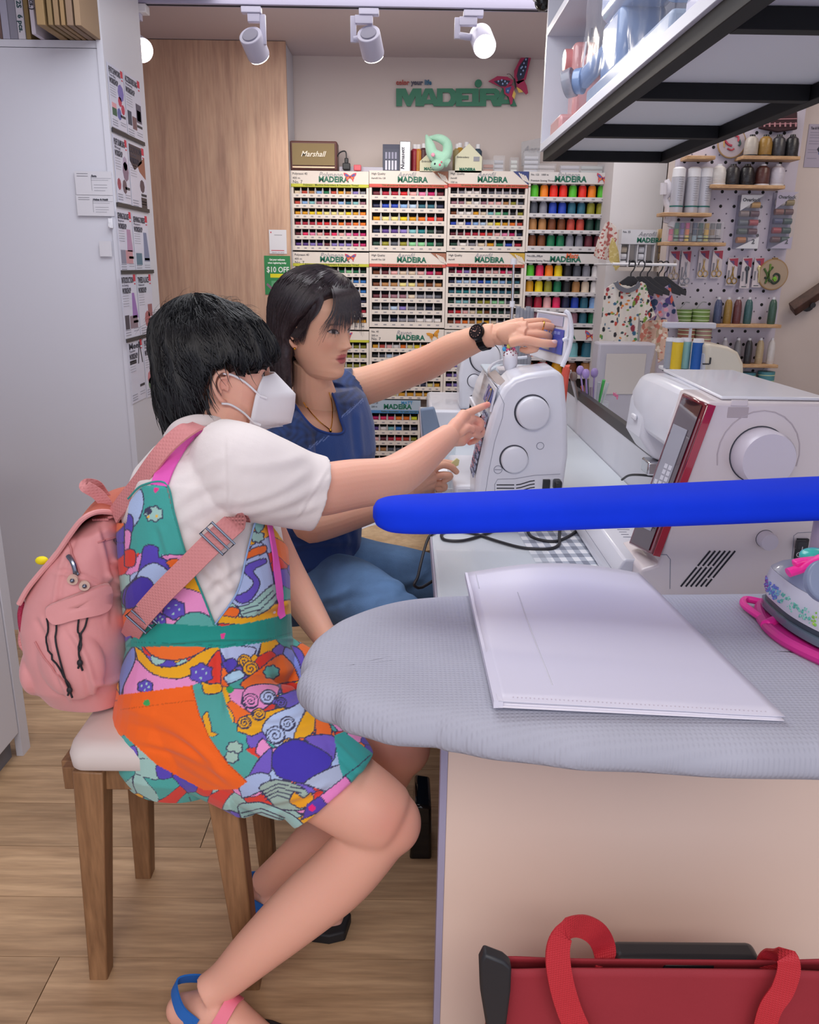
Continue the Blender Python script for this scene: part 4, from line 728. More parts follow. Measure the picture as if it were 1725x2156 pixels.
# yarn hank, green + teal packs
q = MB(); a = P(1404, 378, YP-.03); b = P(1411, 480, YP-.03); t = thing('yarn_hank', b, 'white twisted yarn hanging at the left edge of the pegboard', 'yarn')
q.tube(cr([a, P(1409, 400, YP-.03), P(1402, 420, YP-.03), P(1412, 445, YP-.03), P(1405, 470, YP-.03)], 6), crv([.01, .02, .012, .022, .018], 6), 10); q.tube(cr([P(1398, 385, YP-.04), P(1397, 410, YP-.04)], 4), .014, 10); q.tube(cr([P(1418, 440, YP-.04), P(1418, 462, YP-.04), P(1413, 478, YP-.04)], 4), .016, 10); q.build('yarn', mat('yarn_white', 'd8d4dc', .9, bump=(90, .4)), t, kind='stuff')
def spoolpack(px, y0, y1, wpx, c, Z, label):
    x = P(px, (y0+y1)/2, YP-.05).x; w_ = wpx*.0021; h = P(px, y1, YP-.05).z-P(px, y0, YP-.05).z; Z = Z if Z else P(px, y0, YP-.05).z
    t = thing('spool_pack', (x, YP-.05, Z), label, 'spool pack', 'banded spool packs'); q = MB()
    q.lathe([(0, 0), (w_/2, 0), (w_/2, h), (0, h)], (x, YP-.045, Z), 18, cap=False); q.build('spool', mat('sp'+c, c, .5, bump=(1, .5, (1, 1, 200))), t)
    q = MB(); [q.lathe([(0, 0), (w_/2+.001, 0), (w_/2+.001, .004), (0, .004)], (x, YP-.045, Z+h*(.2+.3*k)), 18, cap=False) for k in range(3)]; q.build('label_bands', mat('pale_green_ink', 'c8d8b0', .5), t, kind='stuff')
    q = MB(); q.tube(cr([(x-.02, YP-.045, Z+h+.004), (x, YP-.045, Z+h+.03), (x+.02, YP-.045, Z+h+.03)], 4), .0025, 6); q.build('hang_tab', m_gray, t)
spoolpack(1441, 680, 652, 30, '6c8c48', S5[0], 'left green spool pack on the long wooden shelf'); spoolpack(1476, 680, 651, 36, '74944c', S5[0], 'right green spool pack on the long wooden shelf')
spoolpack(1446, 718, 690, 34, '9c6454', None, 'brown speckled spool pack hanging below the green packs'); spoolpack(1481, 720, 692, 34, 'a8847c', None, 'beige spool pack hanging below the green packs')
spoolpack(1573, 822, 784, 34, '4c8494', None, 'left teal spool pack under the lowest wooden shelf'); spoolpack(1613, 822, 782, 34, '5494a0', None, 'right teal spool pack under the lowest wooden shelf')
# dark woven bag hung high, poster, handrail
c = P(1640, 255, YP-.03); t = thing('woven_purse', c, 'dark maroon patterned purse hung high beside the black frame', 'purse'); q = MB(); q.prism([P(x, y, YP-.03) for x, y in ((1600, 270), (1606, 240), (1680, 235), (1680, 272), (1640, 278))], (0, .02, 0)); q.build('pouch', mat('maroon_cloth', '40282e', .8), t, bevel=.004)
q = MB(); [q.tube([P(1604, y, YP-.032), P(1679, y-2, YP-.032)], .0022, 5) for y in (252, 262)]; [q.cyl(P(1610+k*11, 267, YP-.033), P(1610+k*11, 258, YP-.033), .004, n=6) for k in range(7)]; q.build('trim', mat('pink_trim', 'b8848c', .6), t, kind='stuff')
a, b = P(1692, 352, YP+.028), P(1760, 262, YP+.028)
sheet('wall_poster', a, Xv, Zv, Nv, b.x-a.x, b.z-a.z, mat('lilac_paper', 'aca4b8', .5), 'lilac notice poster at the right edge beside the pegboard', 'poster', [('8c889c', (.08, z, .45, z+.015)) for z in (.8, .74, .68, .6, .54, .4, .34, .2)]+[('3c5c9c', (.5, .3, 1, .75)), ('3a3a48', [(.5, .35), (.58, .42), (.5, .5), (.42, .42)])], [('Tax & Fees', .08, .88, .08, '4c4858', .4)])
a, b = P(1668, 652, YP-.02), P(1790, 570, YP-.02); t = thing('handrail', a, 'dark brown wooden handrail end on the right wall', 'handrail')
MB().tube([a, b], [(.034, .02)]*2, 4, up=(0, 0, 1)).build('rail', wood('dark_wood', '3c2824', '5a3c34', (8, 8, 8)), t, bevel=.003); q = MB(); c = P(1706, 642, YP); q.cyl((c.x, YP-.03, c.z), (c.x, YP+.028, c.z), .012, n=10); q.cyl((c.x, YP+.02, c.z), (c.x, YP+.028, c.z), .03, n=14); q.build('bracket', m_black, t)
# small display with hangers
YD = 3.86
a, b = P(1303, 570, YD), P(1384, 484, YD); zsl = P(1340, 514, YD).z
t = thing('small_thread_display', ((a.x+b.x)/2, YD, a.z), 'small white thread display on the column above the hangers', 'thread display')
MB().bb(a.x, b.x, YD+.05, YD+.07, a.z, b.z).build('back_panel', m_case, t); MB().bb(a.x, b.x, YD, YD+.049, zsl, b.z).build('header', m_paper, t)
for k in range(5): xx = a.x+(b.x-a.x-.004)*k/4; MB().bb(xx, xx+.004, YD+.002, YD+.049, a.z+.018, zsl-.001).build('divider', m_wht, t)
MB().bb(a.x, b.x, YD+.001, YD+.049, a.z, a.z+.017).build('shelf_strip', m_case, t)
q = MB(); text(q, 'MADEIRA', (a.x+.07, YD-.001, zsl+.008), .028, off=.001); q.build('brand_lettering', m_print, t, smooth=0); q = MB(); text(q, 'Aerofil', (a.x+.075, YD-.001, zsl+.034), .028, shear=.3); q.build('script_lettering', m_gray, t, smooth=0)
q = MB(); text(q, 'No. 35', (a.x+.005, YD-.001, b.z-.014), .012); q.build('small_lettering', m_ink, t, smooth=0)
for k, col in enumerate(['wwe', 'k', 'www', 'k']):
    for j, cc in enumerate(col):
        w_ = (b.x-a.x)/4; z = a.z+.019+j*.030+.013; q = MB(); x0 = a.x+k*w_+.008; q.cyl((x0, YD+.026, z), (x0+w_-.014, YD+.026, z), .0135, n=12); q.build('spool', m_wht if cc == 'w' else (mat('cream_thread', 'd8ccb8', .5) if cc == 'e' else m_dark), t)
a2, b2 = P(1385, 572, YD), P(1402, 482, YD); z2 = P(1390, 516, YD).z; t = thing('small_thread_display', ((a2.x+b2.x)/2, YD, a2.z), 'narrow yellow-headed thread display right of the white one', 'thread display')
MB().bb(a2.x, b2.x, YD+.05, YD+.07, a2.z, b2.z).build('back_panel', m_case, t); MB().bb(a2.x, b2.x, YD, YD+.049, z2, b2.z).build('header', mat('amber_card', 'd8b478', .5), t); MB().bb(a2.x, b2.x, YD+.001, YD+.049, a2.z, a2.z+.02).build('shelf_strip', m_case, t)
for j, cc in enumerate(('b89870', 'c8ac84', 'c09c74')): q = MB(); z = a2.z+.036+j*.03; q.cyl((a2.x+.004, YD+.026, z), (b2.x-.004, YD+.026, z), .0135, n=12); q.build('spool', mat('tnsp'+cc, cc, .5), t)
q = MB(); text(q, 'No. 80', (a2.x+.004, YD-.001, b2.z-.014), .010); q.build('small_lettering', m_ink, t, smooth=0); q = MB(); q.bb(a2.x+.004, a2.x+.016, YD-.001, YD+.0, z2+.018, z2+.03); q.build('icon', m_ink, t)
# hangers + clothes
m_hang = mat('hanger_black', '2a2a30', .5); YH = 3.55
rod = P(1300, 556, YH); e = P(1420, 556, YH); t = thing('hanging_rail', (rod.x, YH+.1, rod.z), 'thin white rail behind the black hangers', 'rail'); MB().cyl((rod.x-.02, YH, rod.z), (e.x+.01, YH, rod.z), .006, n=10).build('rod', m_wht, t); 
for px in (1302, 1418): q = MB(); c = P(px, 556, YH); q.cyl((c.x, YH, rod.z), (c.x, 3.99 if px < 1310 else YP+.02, rod.z), .005, n=8); q.build('bracket', m_wht, t)
for i, (px, dx, dy) in enumerate(((1331, 0, .0), (1351, 4, .03), (1366, 0, .06), (1390, 5, .09), (1402, 0, .12))):
    yy = YH-.06+dy; c = P(px, 556, YH-.06+dy); c.z = rod.z
    t = thing('clothes_hanger', (c.x, yy, c.z), ['front black hanger carrying the small printed tee', 'second black hanger from the left', 'middle black hanger of the five on the rail', 'fourth black hanger from the left', 'rightmost black hanger carrying the pastel clothes'][i], 'hanger', 'black hangers')
    q = MB(); q.tube(cr([c+Vector((-.012, 0, -.004)), c+Vector((-.008, 0, .010)), c+Vector((.006, 0, .014)), c+Vector((.014, 0, .002)), c+Vector((.010, 0, -.02)), c+Vector((0, 0, -.035)), c+Vector((0, 0, -.055))], 5), .0028, 7); q.build('hook', m_hang, t)
    q = MB(); z0 = c.z-.055; q.prism([(c.x-.012, yy-.003, z0+.008), (c.x+.012, yy-.003, z0+.008), (c.x+.05, yy-.003, z0-.02), (c.x+.10, yy-.003, z0-.05), (c.x+.10, yy-.003, z0-.07), (c.x+.03, yy-.003, z0-.05), (c.x-.03, yy-.003, z0-.05), (c.x-.10, yy-.003, z0-.07), (c.x-.10, yy-.003, z0-.05), (c.x-.05, yy-.003, z0-.02)], (0, .006, 0)); q.build('shoulders', m_hang, t, bevel=.002)
def garment(name, outl, Y, label, cat, base, spots, thick=.03, wav=.008, scal=1):
    import mathutils.geometry as G
    pts = [P(x, y, Y) for x, y in outl]; v2 = [Vector((p.x, p.z)) for p in pts]; xs = [p.x for p in v2]; zs_ = [p.y for p in v2]
    x0, x1, z0, z1 = min(xs), max(xs), min(zs_), max(zs_); N_ = 90; A = np.array([(p.x, p.y) for p in v2])
    def inside(x, z):
        r = False; j = len(A)-1
        for i in range(len(A)):
            if (A[i, 1] > z) != (A[j, 1] > z) and x < (A[j, 0]-A[i, 0])*(z-A[i, 1])/(A[j, 1]-A[i, 1])+A[i, 0]: r = not r
            j = i
        return r
    import bmesh
    q = MB(); 
    st = (x1-x0)/N_; idx = {}; fs = []; vs = []; cs = []
    nx_, nz_ = N_, int((z1-z0)/st)
    rs = random.Random(5); 
    SP = [(rs.uniform(x0, x1), rs.uniform(z0, z1), rs.uniform(.5, 1.2)*scal, rs.choice(spots)) for _ in range(int(150/scal))]
    for i in range(nx_):
        for j in range(nz_):
            cx, cz = x0+(i+.5)*st, z0+(j+.5)*st
            if not inside(cx, cz): continue
            f = []
            for a_, b_ in ((i, j), (i+1, j), (i+1, j+1), (i, j+1)):
                if (a_, b_) not in idx:
                    x, z = x0+a_*st, z0+b_*st; idx[(a_, b_)] = len(vs); vs.append((x, Y+wav*sin(x*60+z*9)+wav*.6*sin(x*130), z))
                    col = base
                    for sx, sz, sr, sc in SP:
                        if (x-sx)**2+((z-sz)*(1+.5*sin(sx*99)))**2 < (.0062*sr)**2: col = sc
                    cs.append(tuple(lin(col)))
                f.append(idx[(a_, b_)])
            fs.append(tuple(f))
    q.v = vs; q.f = fs; q.c = cs; t = thing(name, (sum(xs)/len(xs), Y, z0), label, cat)
    o = q.build('cloth', mat('cloth_print', 'ffffff', .85, mode='attr', bump=(200, .2)), t, fixn=False); s_ = o.modifiers.new('s', 'SOLIDIFY'); s_.thickness = .003
    return t
t = garment('printed_tee', [(1297, 592), (1312, 600), (1330, 604), (1345, 596), (1350, 593), (1362, 598), (1372, 640), (1382, 664), (1350, 684), (1343, 660), (1340, 724), (1262, 724), (1268, 660), (1272, 610)], YH-.09, 'small white tee with scattered rocket and planet prints on the front hanger', 'tee', 'e6dfd6', ['c84a3c', '4a8c54', '3c6c8c', 'e08a3c', '2c2c34', '7c9c3c', '34484c', '9c3c4c'])
q = MB(); q.strap(cr([P(1297, 594, YH-.1), P(1305, 606, YH-.105), P(1322, 612, YH-.108), P(1340, 605, YH-.105), P(1347, 595, YH-.1)], 4), .004, .018, (0, 0, 1)); q.build('collar', mat('grey_rib', '747680', .8), t)
garment('pastel_tee', [(1352, 606), (1366, 598), (1380, 606), (1398, 606), (1412, 598), (1420, 640), (1428, 676), (1405, 690), (1384, 660), (1372, 690), (1350, 680), (1360, 640)], YH+.02, 'pastel tie-dye children tee with animal prints behind the rocket tee', 'tee', 'c0acc4', ['5c4c8c', '34486c', 'e8705c', '9c8cb8', 'e8a4b8', 'd8c8d8'], scal=2)
garment('pastel_dress', [(1358, 676), (1405, 672), (1408, 720), (1400, 752), (1386, 764), (1384, 740), (1345, 724), (1350, 690)], YH-.02, 'peach patterned little garment hanging below the pastel tee', 'garment', 'd8b4a0', ['c87c6c', 'e8d8c8', 'b8a088'], scal=1.2)
garment('striped_towel', [(1275, 470), (1284, 466), (1296, 478), (1300, 500), (1284, 530), (1288, 548), (1262, 545), (1250, 538), (1262, 500)], 3.75, 'white and red striped cloth hanging from the edge of the cone rack', 'cloth', 'dccfc8', ['b05c58', 'dccfc8', 'b87c74'], scal=.8)
garment('yellow_cloth', [(1290, 500), (1302, 530), (1306, 560), (1296, 570), (1284, 548), (1284, 520)], 3.74, 'small yellow cloth hanging beside the striped cloth', 'cloth', 'd8c890', ['c8b470'])
# ---------------- hanging shelf on a black steel frame, upper right
YF0 = 2.83; zf = P(1275, 342, YF0).z; xa, xb = P(1143, 342, YF0).x, P(1406, 342, YF0).x; s_ = .030
m_rail = mat('rail_steel', '121216', .6, spec=.25); hf = thing('hanging_shelf', ((xa+xb)/2, 1.8, zf), 'white open shelf unit on a black ladder frame, hanging at the upper right', 'shelf unit')
for x in (xa, xb-s_): MB().bb(x, x+s_, -.2, YF0, zf, zf+s_).build('side_rail', m_rail, hf, bevel=.0015)
for k in range(6): y = YF0-s_-k*.5; MB().bb(xa+s_+.0003, xb-s_-.0003, y, y+s_, zf+.0003, zf+s_-.0003).build('cross_bar', m_rail, hf, bevel=.0015)
MB().bb(xa+.05, xa+.08, 1.0, 1.03, zf+s_, ZC-.003).build('drop_post', m_rail, hf)
t = hf; z1 = zf+s_+.0005; x0, x1 = xa-.008, xb; zu = P(1148, 76, YF0).z; m_sh2 = mat('shelf_laminate', 'dde0ea', .45)
MB().bb(x0, x1, -.2, YF0+.02, z1, z1+.022).build('bottom_board', m_sh2, t, bevel=.001)
MB().bb(x0, x1, YF0, YF0+.02, z1+.0225, ZC-.003).build('end_panel', m_sh2, t, bevel=.001)
MB().bb(x0, x1-.01, -.2, YF0-.0005, zu, zu+.022).build('upper_board', m_sh2, t, bevel=.001)
MB().bb(x1-.009, x1, -.2, YF0-.0005, z1+.0225, ZC-.003).build('back_panel', m_sh2, t)
zs2 = z1+.0225
pk = mat('machine_pink', 'd8a0a0', .25, coat=.5); t = thing('sewing_machine', (xa+.13, 2.6, zs2), 'pink sewing machine at the far end of the hanging shelf', 'sewing machine'); yq = 2.62
a, b = P(1206, 150, yq), P(1262, 86, yq); MB().bb(a.x, b.x, yq, yq+.12, a.z-.02, b.z).build('arm', pk, t, bevel=.015, seg=4); MB().bb(a.x+.01, b.x+.03, yq+.02, yq+.11, zs2+.03, a.z).build('pillar', pk, t, bevel=.012, seg=3); MB().bb(P(1176, 240, yq).x, b.x+.04, yq-.02, yq+.14, zs2+.0005, zs2+.05).build('base', pk, t, bevel=.01, seg=3)
c0_, c1_ = P(1188, 129, yq+.05), P(1206, 129, yq+.05); MB().cyl(c0_, c1_, .032, .032, 28).build('handwheel', mat('wheel_pink', 'd88c8c', .3), t, bevel=.003); c = P(1247, 130, yq); MB().cyl((c.x, yq-.012, c.z), (c.x, yq, c.z), .024, .026, 28).build('dial', pk, t, bevel=.002)
MB().tube(cr([P(1235, 88, yq-.002), P(1231, 118, yq-.002), P(1227, 150, yq-.002)], 5), .0035, 8).build('pale_stripe', m_wht, t); c = P(1245, 84, yq+.05); MB().cyl(c, c+Vector((0, 0, .03)), .003, n=8).build('spool_pin', MATS['chrome'] if 'chrome' in MATS else m_gray, t)
bl = mat('machine_blue', '8098c0', .25, coat=.5); t = thing('sewing_machine', (xa+.12, 2.1, zs2), 'blue grey sewing machine wrapped in clear plastic on the hanging shelf', 'sewing machine'); yq = 2.1
xA = xa+.035; MB().bb(xA, xA+.13, 1.62, 2.28, zs2+.19, zs2+.31).build('arm', bl, t, bevel=.03, seg=5); MB().bb(xA+.01, xA+.12, 2.1, 2.28, zs2+.055, zs2+.2).build('pillar', bl, t, bevel=.02, seg=4); MB().bb(xA-.015, xA+.15, 1.6, 2.3, zs2+.0005, zs2+.055).build('base', mat('base_blue', 'a0aec4', .3), t, bevel=.01, seg=3); MB().bb(xA+.01, xA+.12, 1.62, 1.76, zs2+.1, zs2+.2).build('head', bl, t, bevel=.02, seg=4)
MB().bb(xA-.0008, xA+.002, 1.93, 1.934, zs2+.2, zs2+.3).build('panel_seam', m_dark, t)
c = P(1211, 172, 2.37); MB().cyl(c, c+Vector((.02, -.012, 0)), .030, .032, 32).build('handwheel', bl, t, bevel=.003); MB().cyl(c+Vector((-.024, .012, -.006)), c+Vector((-.002, 0, 0)), .034, .036, 28).build('wheel_cover', mat('clear_grey', '9ca0ac', .15, alpha=.6), t, bevel=.002); MB().tube([c+Vector((.018, -.01, 0)), Vector((xA+.03, 2.27, zs2+.14))], .022, 16).build('wheel_axle', bl, t)
t = thing('sewing_machine', (xa+.12, 1.3, zs2), 'white and teal sewing machine wrapped in clear plastic, nearest on the hanging shelf', 'sewing machine'); xA = xa+.04
wt = mat('machine_lilac', 'b8b8d0', .3, coat=.4); MB().bb(xA, xA+.13, 1.0, 1.52, zs2+.19, zs2+.31).build('arm', wt, t, bevel=.02, seg=4); MB().bb(xA, xA+.13, 1.35, 1.52, zs2+.05, zs2+.2).build('pillar', mat('machine_teal', '5c9ca8', .3, coat=.4), t, bevel=.02, seg=4); MB().bb(xA-.015, xA+.15, 1.0, 1.54, zs2+.0005, zs2+.05).build('base', wt, t, bevel=.01, seg=3); MB().ell((xA-.001, 1.42, zs2+.26), (.003, .02, .02)).build('pink_badge', mat('hot_pink', 'f0289c', .4), t)
for i, (y0, y1) in enumerate(((1.56, 2.34), (.96, 1.55))):
    vs, n1, n2 = [], 60, 26; X_ = xa+.012
    for j in range(n2+1):
        for i_ in range(n1+1):
            y, z = y0+(y1-y0)*i_/n1, zs2+.004+.34*j/n2; wv = noise.noise(Vector((y*14, z*9, i)))*.008+noise.noise(Vector((y*40, z*22, i+4)))*.004; vs.append((X_+wv+.09*max(0, j/n2-.9)*8, y, z))
    MB().add(vs, [(j*(n1+1)+i_, j*(n1+1)+i_+1, (j+1)*(n1+1)+i_+1, (j+1)*(n1+1)+i_) for j in range(n2) for i_ in range(n1)]).build('plastic_wrap', mat('film', 'ccd4e8', .2, alpha=.10), None, fixn=False, label=['crinkled clear plastic film around the blue machine on the hanging shelf', 'crinkled clear plastic film around the nearest machine on the hanging shelf'][i], cat='plastic wrap')
# ---------------- counter, tables, machines
YC = 1.13; ZT_ = .75; XT = .062
m_top = mat('table_white', 'd4dce4', .25); m_edge = mat('table_edge', 'a9a6b8', .4); m_mach = mat('machine_white', 'dedfe8', .28, coat=.3); m_mach2 = mat('machine_cream', 'dcd2d4', .3, coat=.3)
m_seam = mat('seam_grey', '8a8c9c', .5); m_blk = mat('black_plastic', '202226', .4)
tb = thing('work_table', (.34, 2.2, 0), 'long white worktop running back from the counter, carrying the sewing machines', 'table')
MB().bb(XT, .618, YC+.03, 3.45, ZT_-.028, ZT_).build('tabletop', m_top, tb, bevel=.002)
MB().bb(XT-.004, XT-.0002, YC+.03, 3.45, ZT_-.03, ZT_+.001).build('edge_strip', m_edge, tb)
MB().bb(XT+.0125, 1.6, YC, YC+.028, 0.0, ZT_).build('end_panel', mat('panel_beige', 'f0d8c8', .5), tb)
MB().bb(XT+.001, XT+.012, YC-.002, YC+.03, 0, ZT_).build('panel_edge', mat('edge_lilac', 'a8a4c0', .4), tb)
MB().bb(.56, .58, 1.3, 3.4, 0.001, ZT_-.03).build('back_leg_panel', m_white, tb)
MB().bb(XT+.02, .55, 3.40, 3.43, 0.001, ZT_-.03).build('far_panel', m_white, tb)
t = thing('table_partition', (.628, 2.7, ZT_), 'low white upstand with black top rail between the two worktops', 'partition')
MB().bb(.62, .637, 1.95, 3.45, ZT_-.2, .868).build('board', m_white, t); MB().bb(.619, .638, 1.95, 3.45, .8685, .90).build('top_rail', mat('rail_black', '1e1e22', .35), t)
t = thing('side_table', (1.1, 2.7, 0), 'second white worktop behind the partition under the overlocker', 'table')
MB().bb(.64, 1.6, 1.3, 3.5, ZT_-.028, ZT_).build('tabletop', m_top, t); 
for x, y in ((.66, 1.35), (1.55, 1.35), (.66, 3.45), (1.55, 3.45)): MB().bb(x-.015, x+.015, y-.015, y+.015, 0.001, ZT_-.03).build('leg', m_white, t)
def outl(pts, Y): return [P(x, y, Y) for x, y in pts]
def facegear(t, Y, n=(0, -1, 0)): pass
# --- white machine between the two women
Y1 = 1.75
t = thing('sewing_machine', (.24, 1.95, ZT_), 'white sewing machine with its blue-lined lid raised, which both women touch', 'sewing machine')
zb = ZT_+.008
def OL(Y, pts, zbot=None):
    r = outl(pts, Y)
    if zbot is not None:
        for p in r:
            if p.z < zbot: p.z = zbot
    return r
full = [(1000, 1030), (1004, 1000), (1021, 920), (1040, 856), (1060, 818), (1082, 797), (1110, 787), (1168, 779), (1182, 783), (1189, 796), (1196, 870), (1197, 960), (1190, 1010), (1184, 1060)]
base0 = P(996, 1100, Y1); base1 = P(1180, 1100, Y1)
F1 = outl(full, Y1); F1 = [Vector((base0.x+.004, Y1, zb))]+F1+[Vector((base1.x, Y1, zb))]
MB().prism(F1, (0, .15, 0)).build('pillar', m_mach, t, bevel=.012, seg=4)
za = .985
arm = [p for p in F1 if p.z > za-.02]; arm = [Vector((min(p.x for p in arm)-.0, Y1, za))]+arm[0:]+[Vector((max(p.x for p in arm), Y1, za))]
ztop = 1.085
A = [Vector((p.x, 1.88, min(p.z, ztop-.02))) for p in arm]; MB().prism(A, (0, .32, 0)).build('arm', m_mach, t, bevel=.008, seg=3)
hx0, hx1 = base0.x+.055, base1.x-.02
MB().bb(hx0, hx1, 2.08, 2.205, .90, 1.0).build('head', m_mach, t, bevel=.012, seg=3)
MB().cyl((.22, 2.13, .81), (.22, 2.13, .91), .003, n=8).build('needle_bar', mat('chrome', 'c8c8cc', .15, 1), t); MB().box((.22, 2.13, .815), (.02, .03, .006)).build('presser_foot', MATS['chrome'], t)
MB().bb(base0.x-.035, base1.x-.01, 1.902, 2.24, zb, zb+.06).build('bed', m_mach, t, bevel=.01, seg=3)
for u in (base0.x+.03, base1.x-.03): MB().cyl((u, 1.80, ZT_+.0005), (u, 1.80, zb), .012, n=12).build('rubber_foot', m_blk, t)
def wheel(px, py, Yf, rpx, dep, m, t, name, ring=True, gap=1.08, seam=m_seam):
    c = P(px, py, Yf); r = rpx/1725*(c-CAM).length
    if ring: MB().cyl((c.x-.001, Yf-.0008, c.z+.0005), (c.x-.001, Yf+.004, c.z+.0005), r*gap, n=40).build(name+'_gap', mat('gap_dark', '3c3e4a', .6), t)
    return MB().lathe([(0, dep), (r*.86, dep), (r*.97, dep*.9), (r, dep*.72), (r, 0), (0, 0)][::-1], (0, 0, 0), 40, 'y', True), c, r
for px, py, rp, dep, nm in ((1121, 868, 34, .022, 'handwheel'), (1083, 967, 28, .012, 'dial')):
    q, c, r = wheel(px, py, Y1, rp, dep, m_mach, t, nm)
    q.v = [(x+c.x, Y1-y, z+c.z) for x, y, z in q.v]; q.build(nm, m_mach, t, smooth=50)
for px, py, rp in ((1138, 939, 7.5), (1049, 989, 8.5)):
    c = P(px, py, Y1-.001); r = rp*.00104; q = MB(); q.tube([(c.x+r*cos(k*pi/12), Y1-.0005, c.z+r*sin(k*pi/12)) for k in range(24)], .0007, 5, closed=True); q.build('screw_ring', m_seam, t)
c = P(1049, 989, Y1); MB().box((c.x, Y1-.0005, c.z), (.014, .0012, .0012)).build('screw_slot', m_seam, t)
for g in range(2):
    for k in range(3):
        x0, x1 = (1046, 1083) if g == 0 else (1087, 1126); yy = 1021+k*7; q = MB()
        pts = [P(x0+(x1-x0)*u, yy-(0 if g == 0 else 9*sstep(0, 1, u)), Y1-.0004) for u in (0, .25, .5, .75, 1)]; q.tube(pts, .0012, 6); q.build('vent_slot', mat('vent_black', '1c1e2a', .6), t)
q = MB(); q.tube([P(x, y, Y1-.0004) for x, y in ((1042, 1040), (1042, 1020), (1048, 1009), (1085, 1008), (1125, 1001), (1180, 998))], .0006, 5); q.tube([P(x, y, Y1-.0004) for x, y in ((1022, 1040), (1030, 990), (1042, 930), (1058, 880), (1062, 850), (1050, 825))], .0005, 5); q.build('seam_line', m_seam, t, kind='stuff')
a, b = P(1140, 1045, Y1), P(1184, 1006, Y1); MB().bb(a.x, b.x, Y1-.003, Y1, a.z, b.z).build('socket_plate', m_mach, t, bevel=.001)
c = P(1150, 1020, Y1-.003); MB().box((c.x, Y1-.006, c.z), (.016, .007, .024)).build('rocker_switch', m_blk, t, bevel=.001); c = P(1172, 1018, Y1-.003); MB().box((c.x, Y1-.014, c.z), (.017, .03, .022)).build('plug', m_blk, t, bevel=.004)
# front control face: screen + printed stitches
XF = P(1036, 850, Y1).x-.004
def fq(name, pts, X, m, th=.004):
    v = [PX(x, y, X) for x, y in pts]; return MB().prism(v, (th, 0, 0)).build(name, m, t, smooth=0)
ym = lambda px, py, X: PX(px, py, X)
s0 = P(1047, 828, Y1+.012); s1 = P(1037, 856, Y1+.012)
def quad3(name, a, b, c, d, m, th=.003):
    n = (Vector(b)-Vector(a)).cross(Vector(d)-Vector(a)).normalized(); 
    if n.x > 0: n = -n
    MB().prism([Vector(x)+n*.001 for x in (a, b, c, d)], n*th).build(name, m, t, smooth=0); return n
fa, fb = P(1052, 822, Y1+.008), P(1036, 868, Y1+.008); L_ = Vector((0, .26, 0))
quad3('control_face', fa+Vector((-.004, 0, .004)), fb, fb+L_, fa+L_+Vector((-.004, 0, .004)), m_mach, .004)
sa, sb = fa+Vector((-.006, .012, -.002)), fa.lerp(fb, .85)+Vector((-.006, .012, 0)); SL = Vector((0, .12, 0))
n = quad3('screen', sa, sb, sb+SL, sa+SL, mat('screen_blue', '3a4484', .2, emit=.15), .003)
q = MB(); dn = n*.005
for u, v, r_, c in ((.35, .5, .22, 'c8a83c'), (.35, .5, .17, '5a5c98'), (.62, .45, .2, '8c7498'), (.62, .45, .14, '34386c'), (.82, .5, .12, '9c98b8')):
    q.col = c; ce = sa.lerp(sb, v)+SL*u+dn*(1+.2*r_); e1, e2 = SL.normalized(), (sb-sa).normalized(); q.prism([ce+e1*(.055*r_*cos(k*pi/8)*1.6)+e2*(.05*r_*sin(k*pi/8)*1.6) for k in range(16)], n*.0005*(.3-r_)*4 if r_ < .3 else n*.0003)
q.build('screen_picture', m_attr, t, smooth=0, kind='stuff')
# stitch chart strip down the front
q = MB(); rs = random.Random(2)
e = P(1005, 1010, Y1+.01)
for k in range(26):
    for j in range(3):
        u = k/26; z = fb.z-.01-u*(fb.z-e.z-.01); x = fb.x+(e.x-fb.x)*u-.009; q.col = rs.choice(['5c6078', 'b0b4c8', '8c90a8', '4c5068', 'b4808c']); q.box((x, Y1+.03+j*.03, z), (.003, .022, .0055))
q.build('stitch_chart', m_attr, t, kind='stuff', smooth=0)
# lid raised
lid = [P(1198, 664, 1.80), P(1186, 770, 1.80), P(1115, 748, 2.1), P(1132, 655, 2.1)]
L0, L1, L2, L3 = Vector(lid[0]), Vector(lid[1]), Vector(lid[2]), Vector(lid[3])
nl = (L1-L0).cross(L3-L0).normalized(); nl = nl if nl.x < 0 else -nl
MB().prism([L0, L1, L2, L3], -nl*.006).build('lid', m_mach, t, bevel=.002)
blue = mat('lid_blue', '3048a8', .35)
li = lambda u, v, d=.001: (L0.lerp(L1, v)).lerp(L3.lerp(L2, v), u)+nl*d
MB().prism([li(.06, .3), li(.06, .80), li(.95, .80), li(.95, .3)], nl*.001).build('lid_lining', blue, t, smooth=0)
MB().prism([li(.12, .04), li(.12, .24), li(.92, .24), li(.92, .04)], nl*.001).build('lid_label', mat('label_grey', 'a8a8c0', .4), t, smooth=0)
MB().prism([li(.40, .62, .0022), li(.40, .76, .0022), li(.62, .76, .0022), li(.62, .62, .0022)], nl*.001).build('lid_chart', mat('chart_tan', 'a89c98', .4), t, smooth=0)
q = MB(); [q.tube([li(.15+.1*k, .36+.02*j, .0025), li(.22+.1*k, .36+.02*j, .0025)], .0006, 4) for k in range(6) for j in range(3)]; q.build('lid_lettering', mat('pale_blue_ink', '8c9cd8', .5), t, smooth=0, kind='stuff')
q = MB(); q.tube(cr([P(1184, 772, 1.795), P(1197, 740, 1.795), P(1204, 700, 1.795), P(1199, 664, 1.795), P(1190, 655, 1.80)], 5), [.005]*21, 8); q.tube([P(1196, 712, 1.795), P(1186, 716, 1.80)], .004, 8); q.build('lid_rim', m_mach, t)
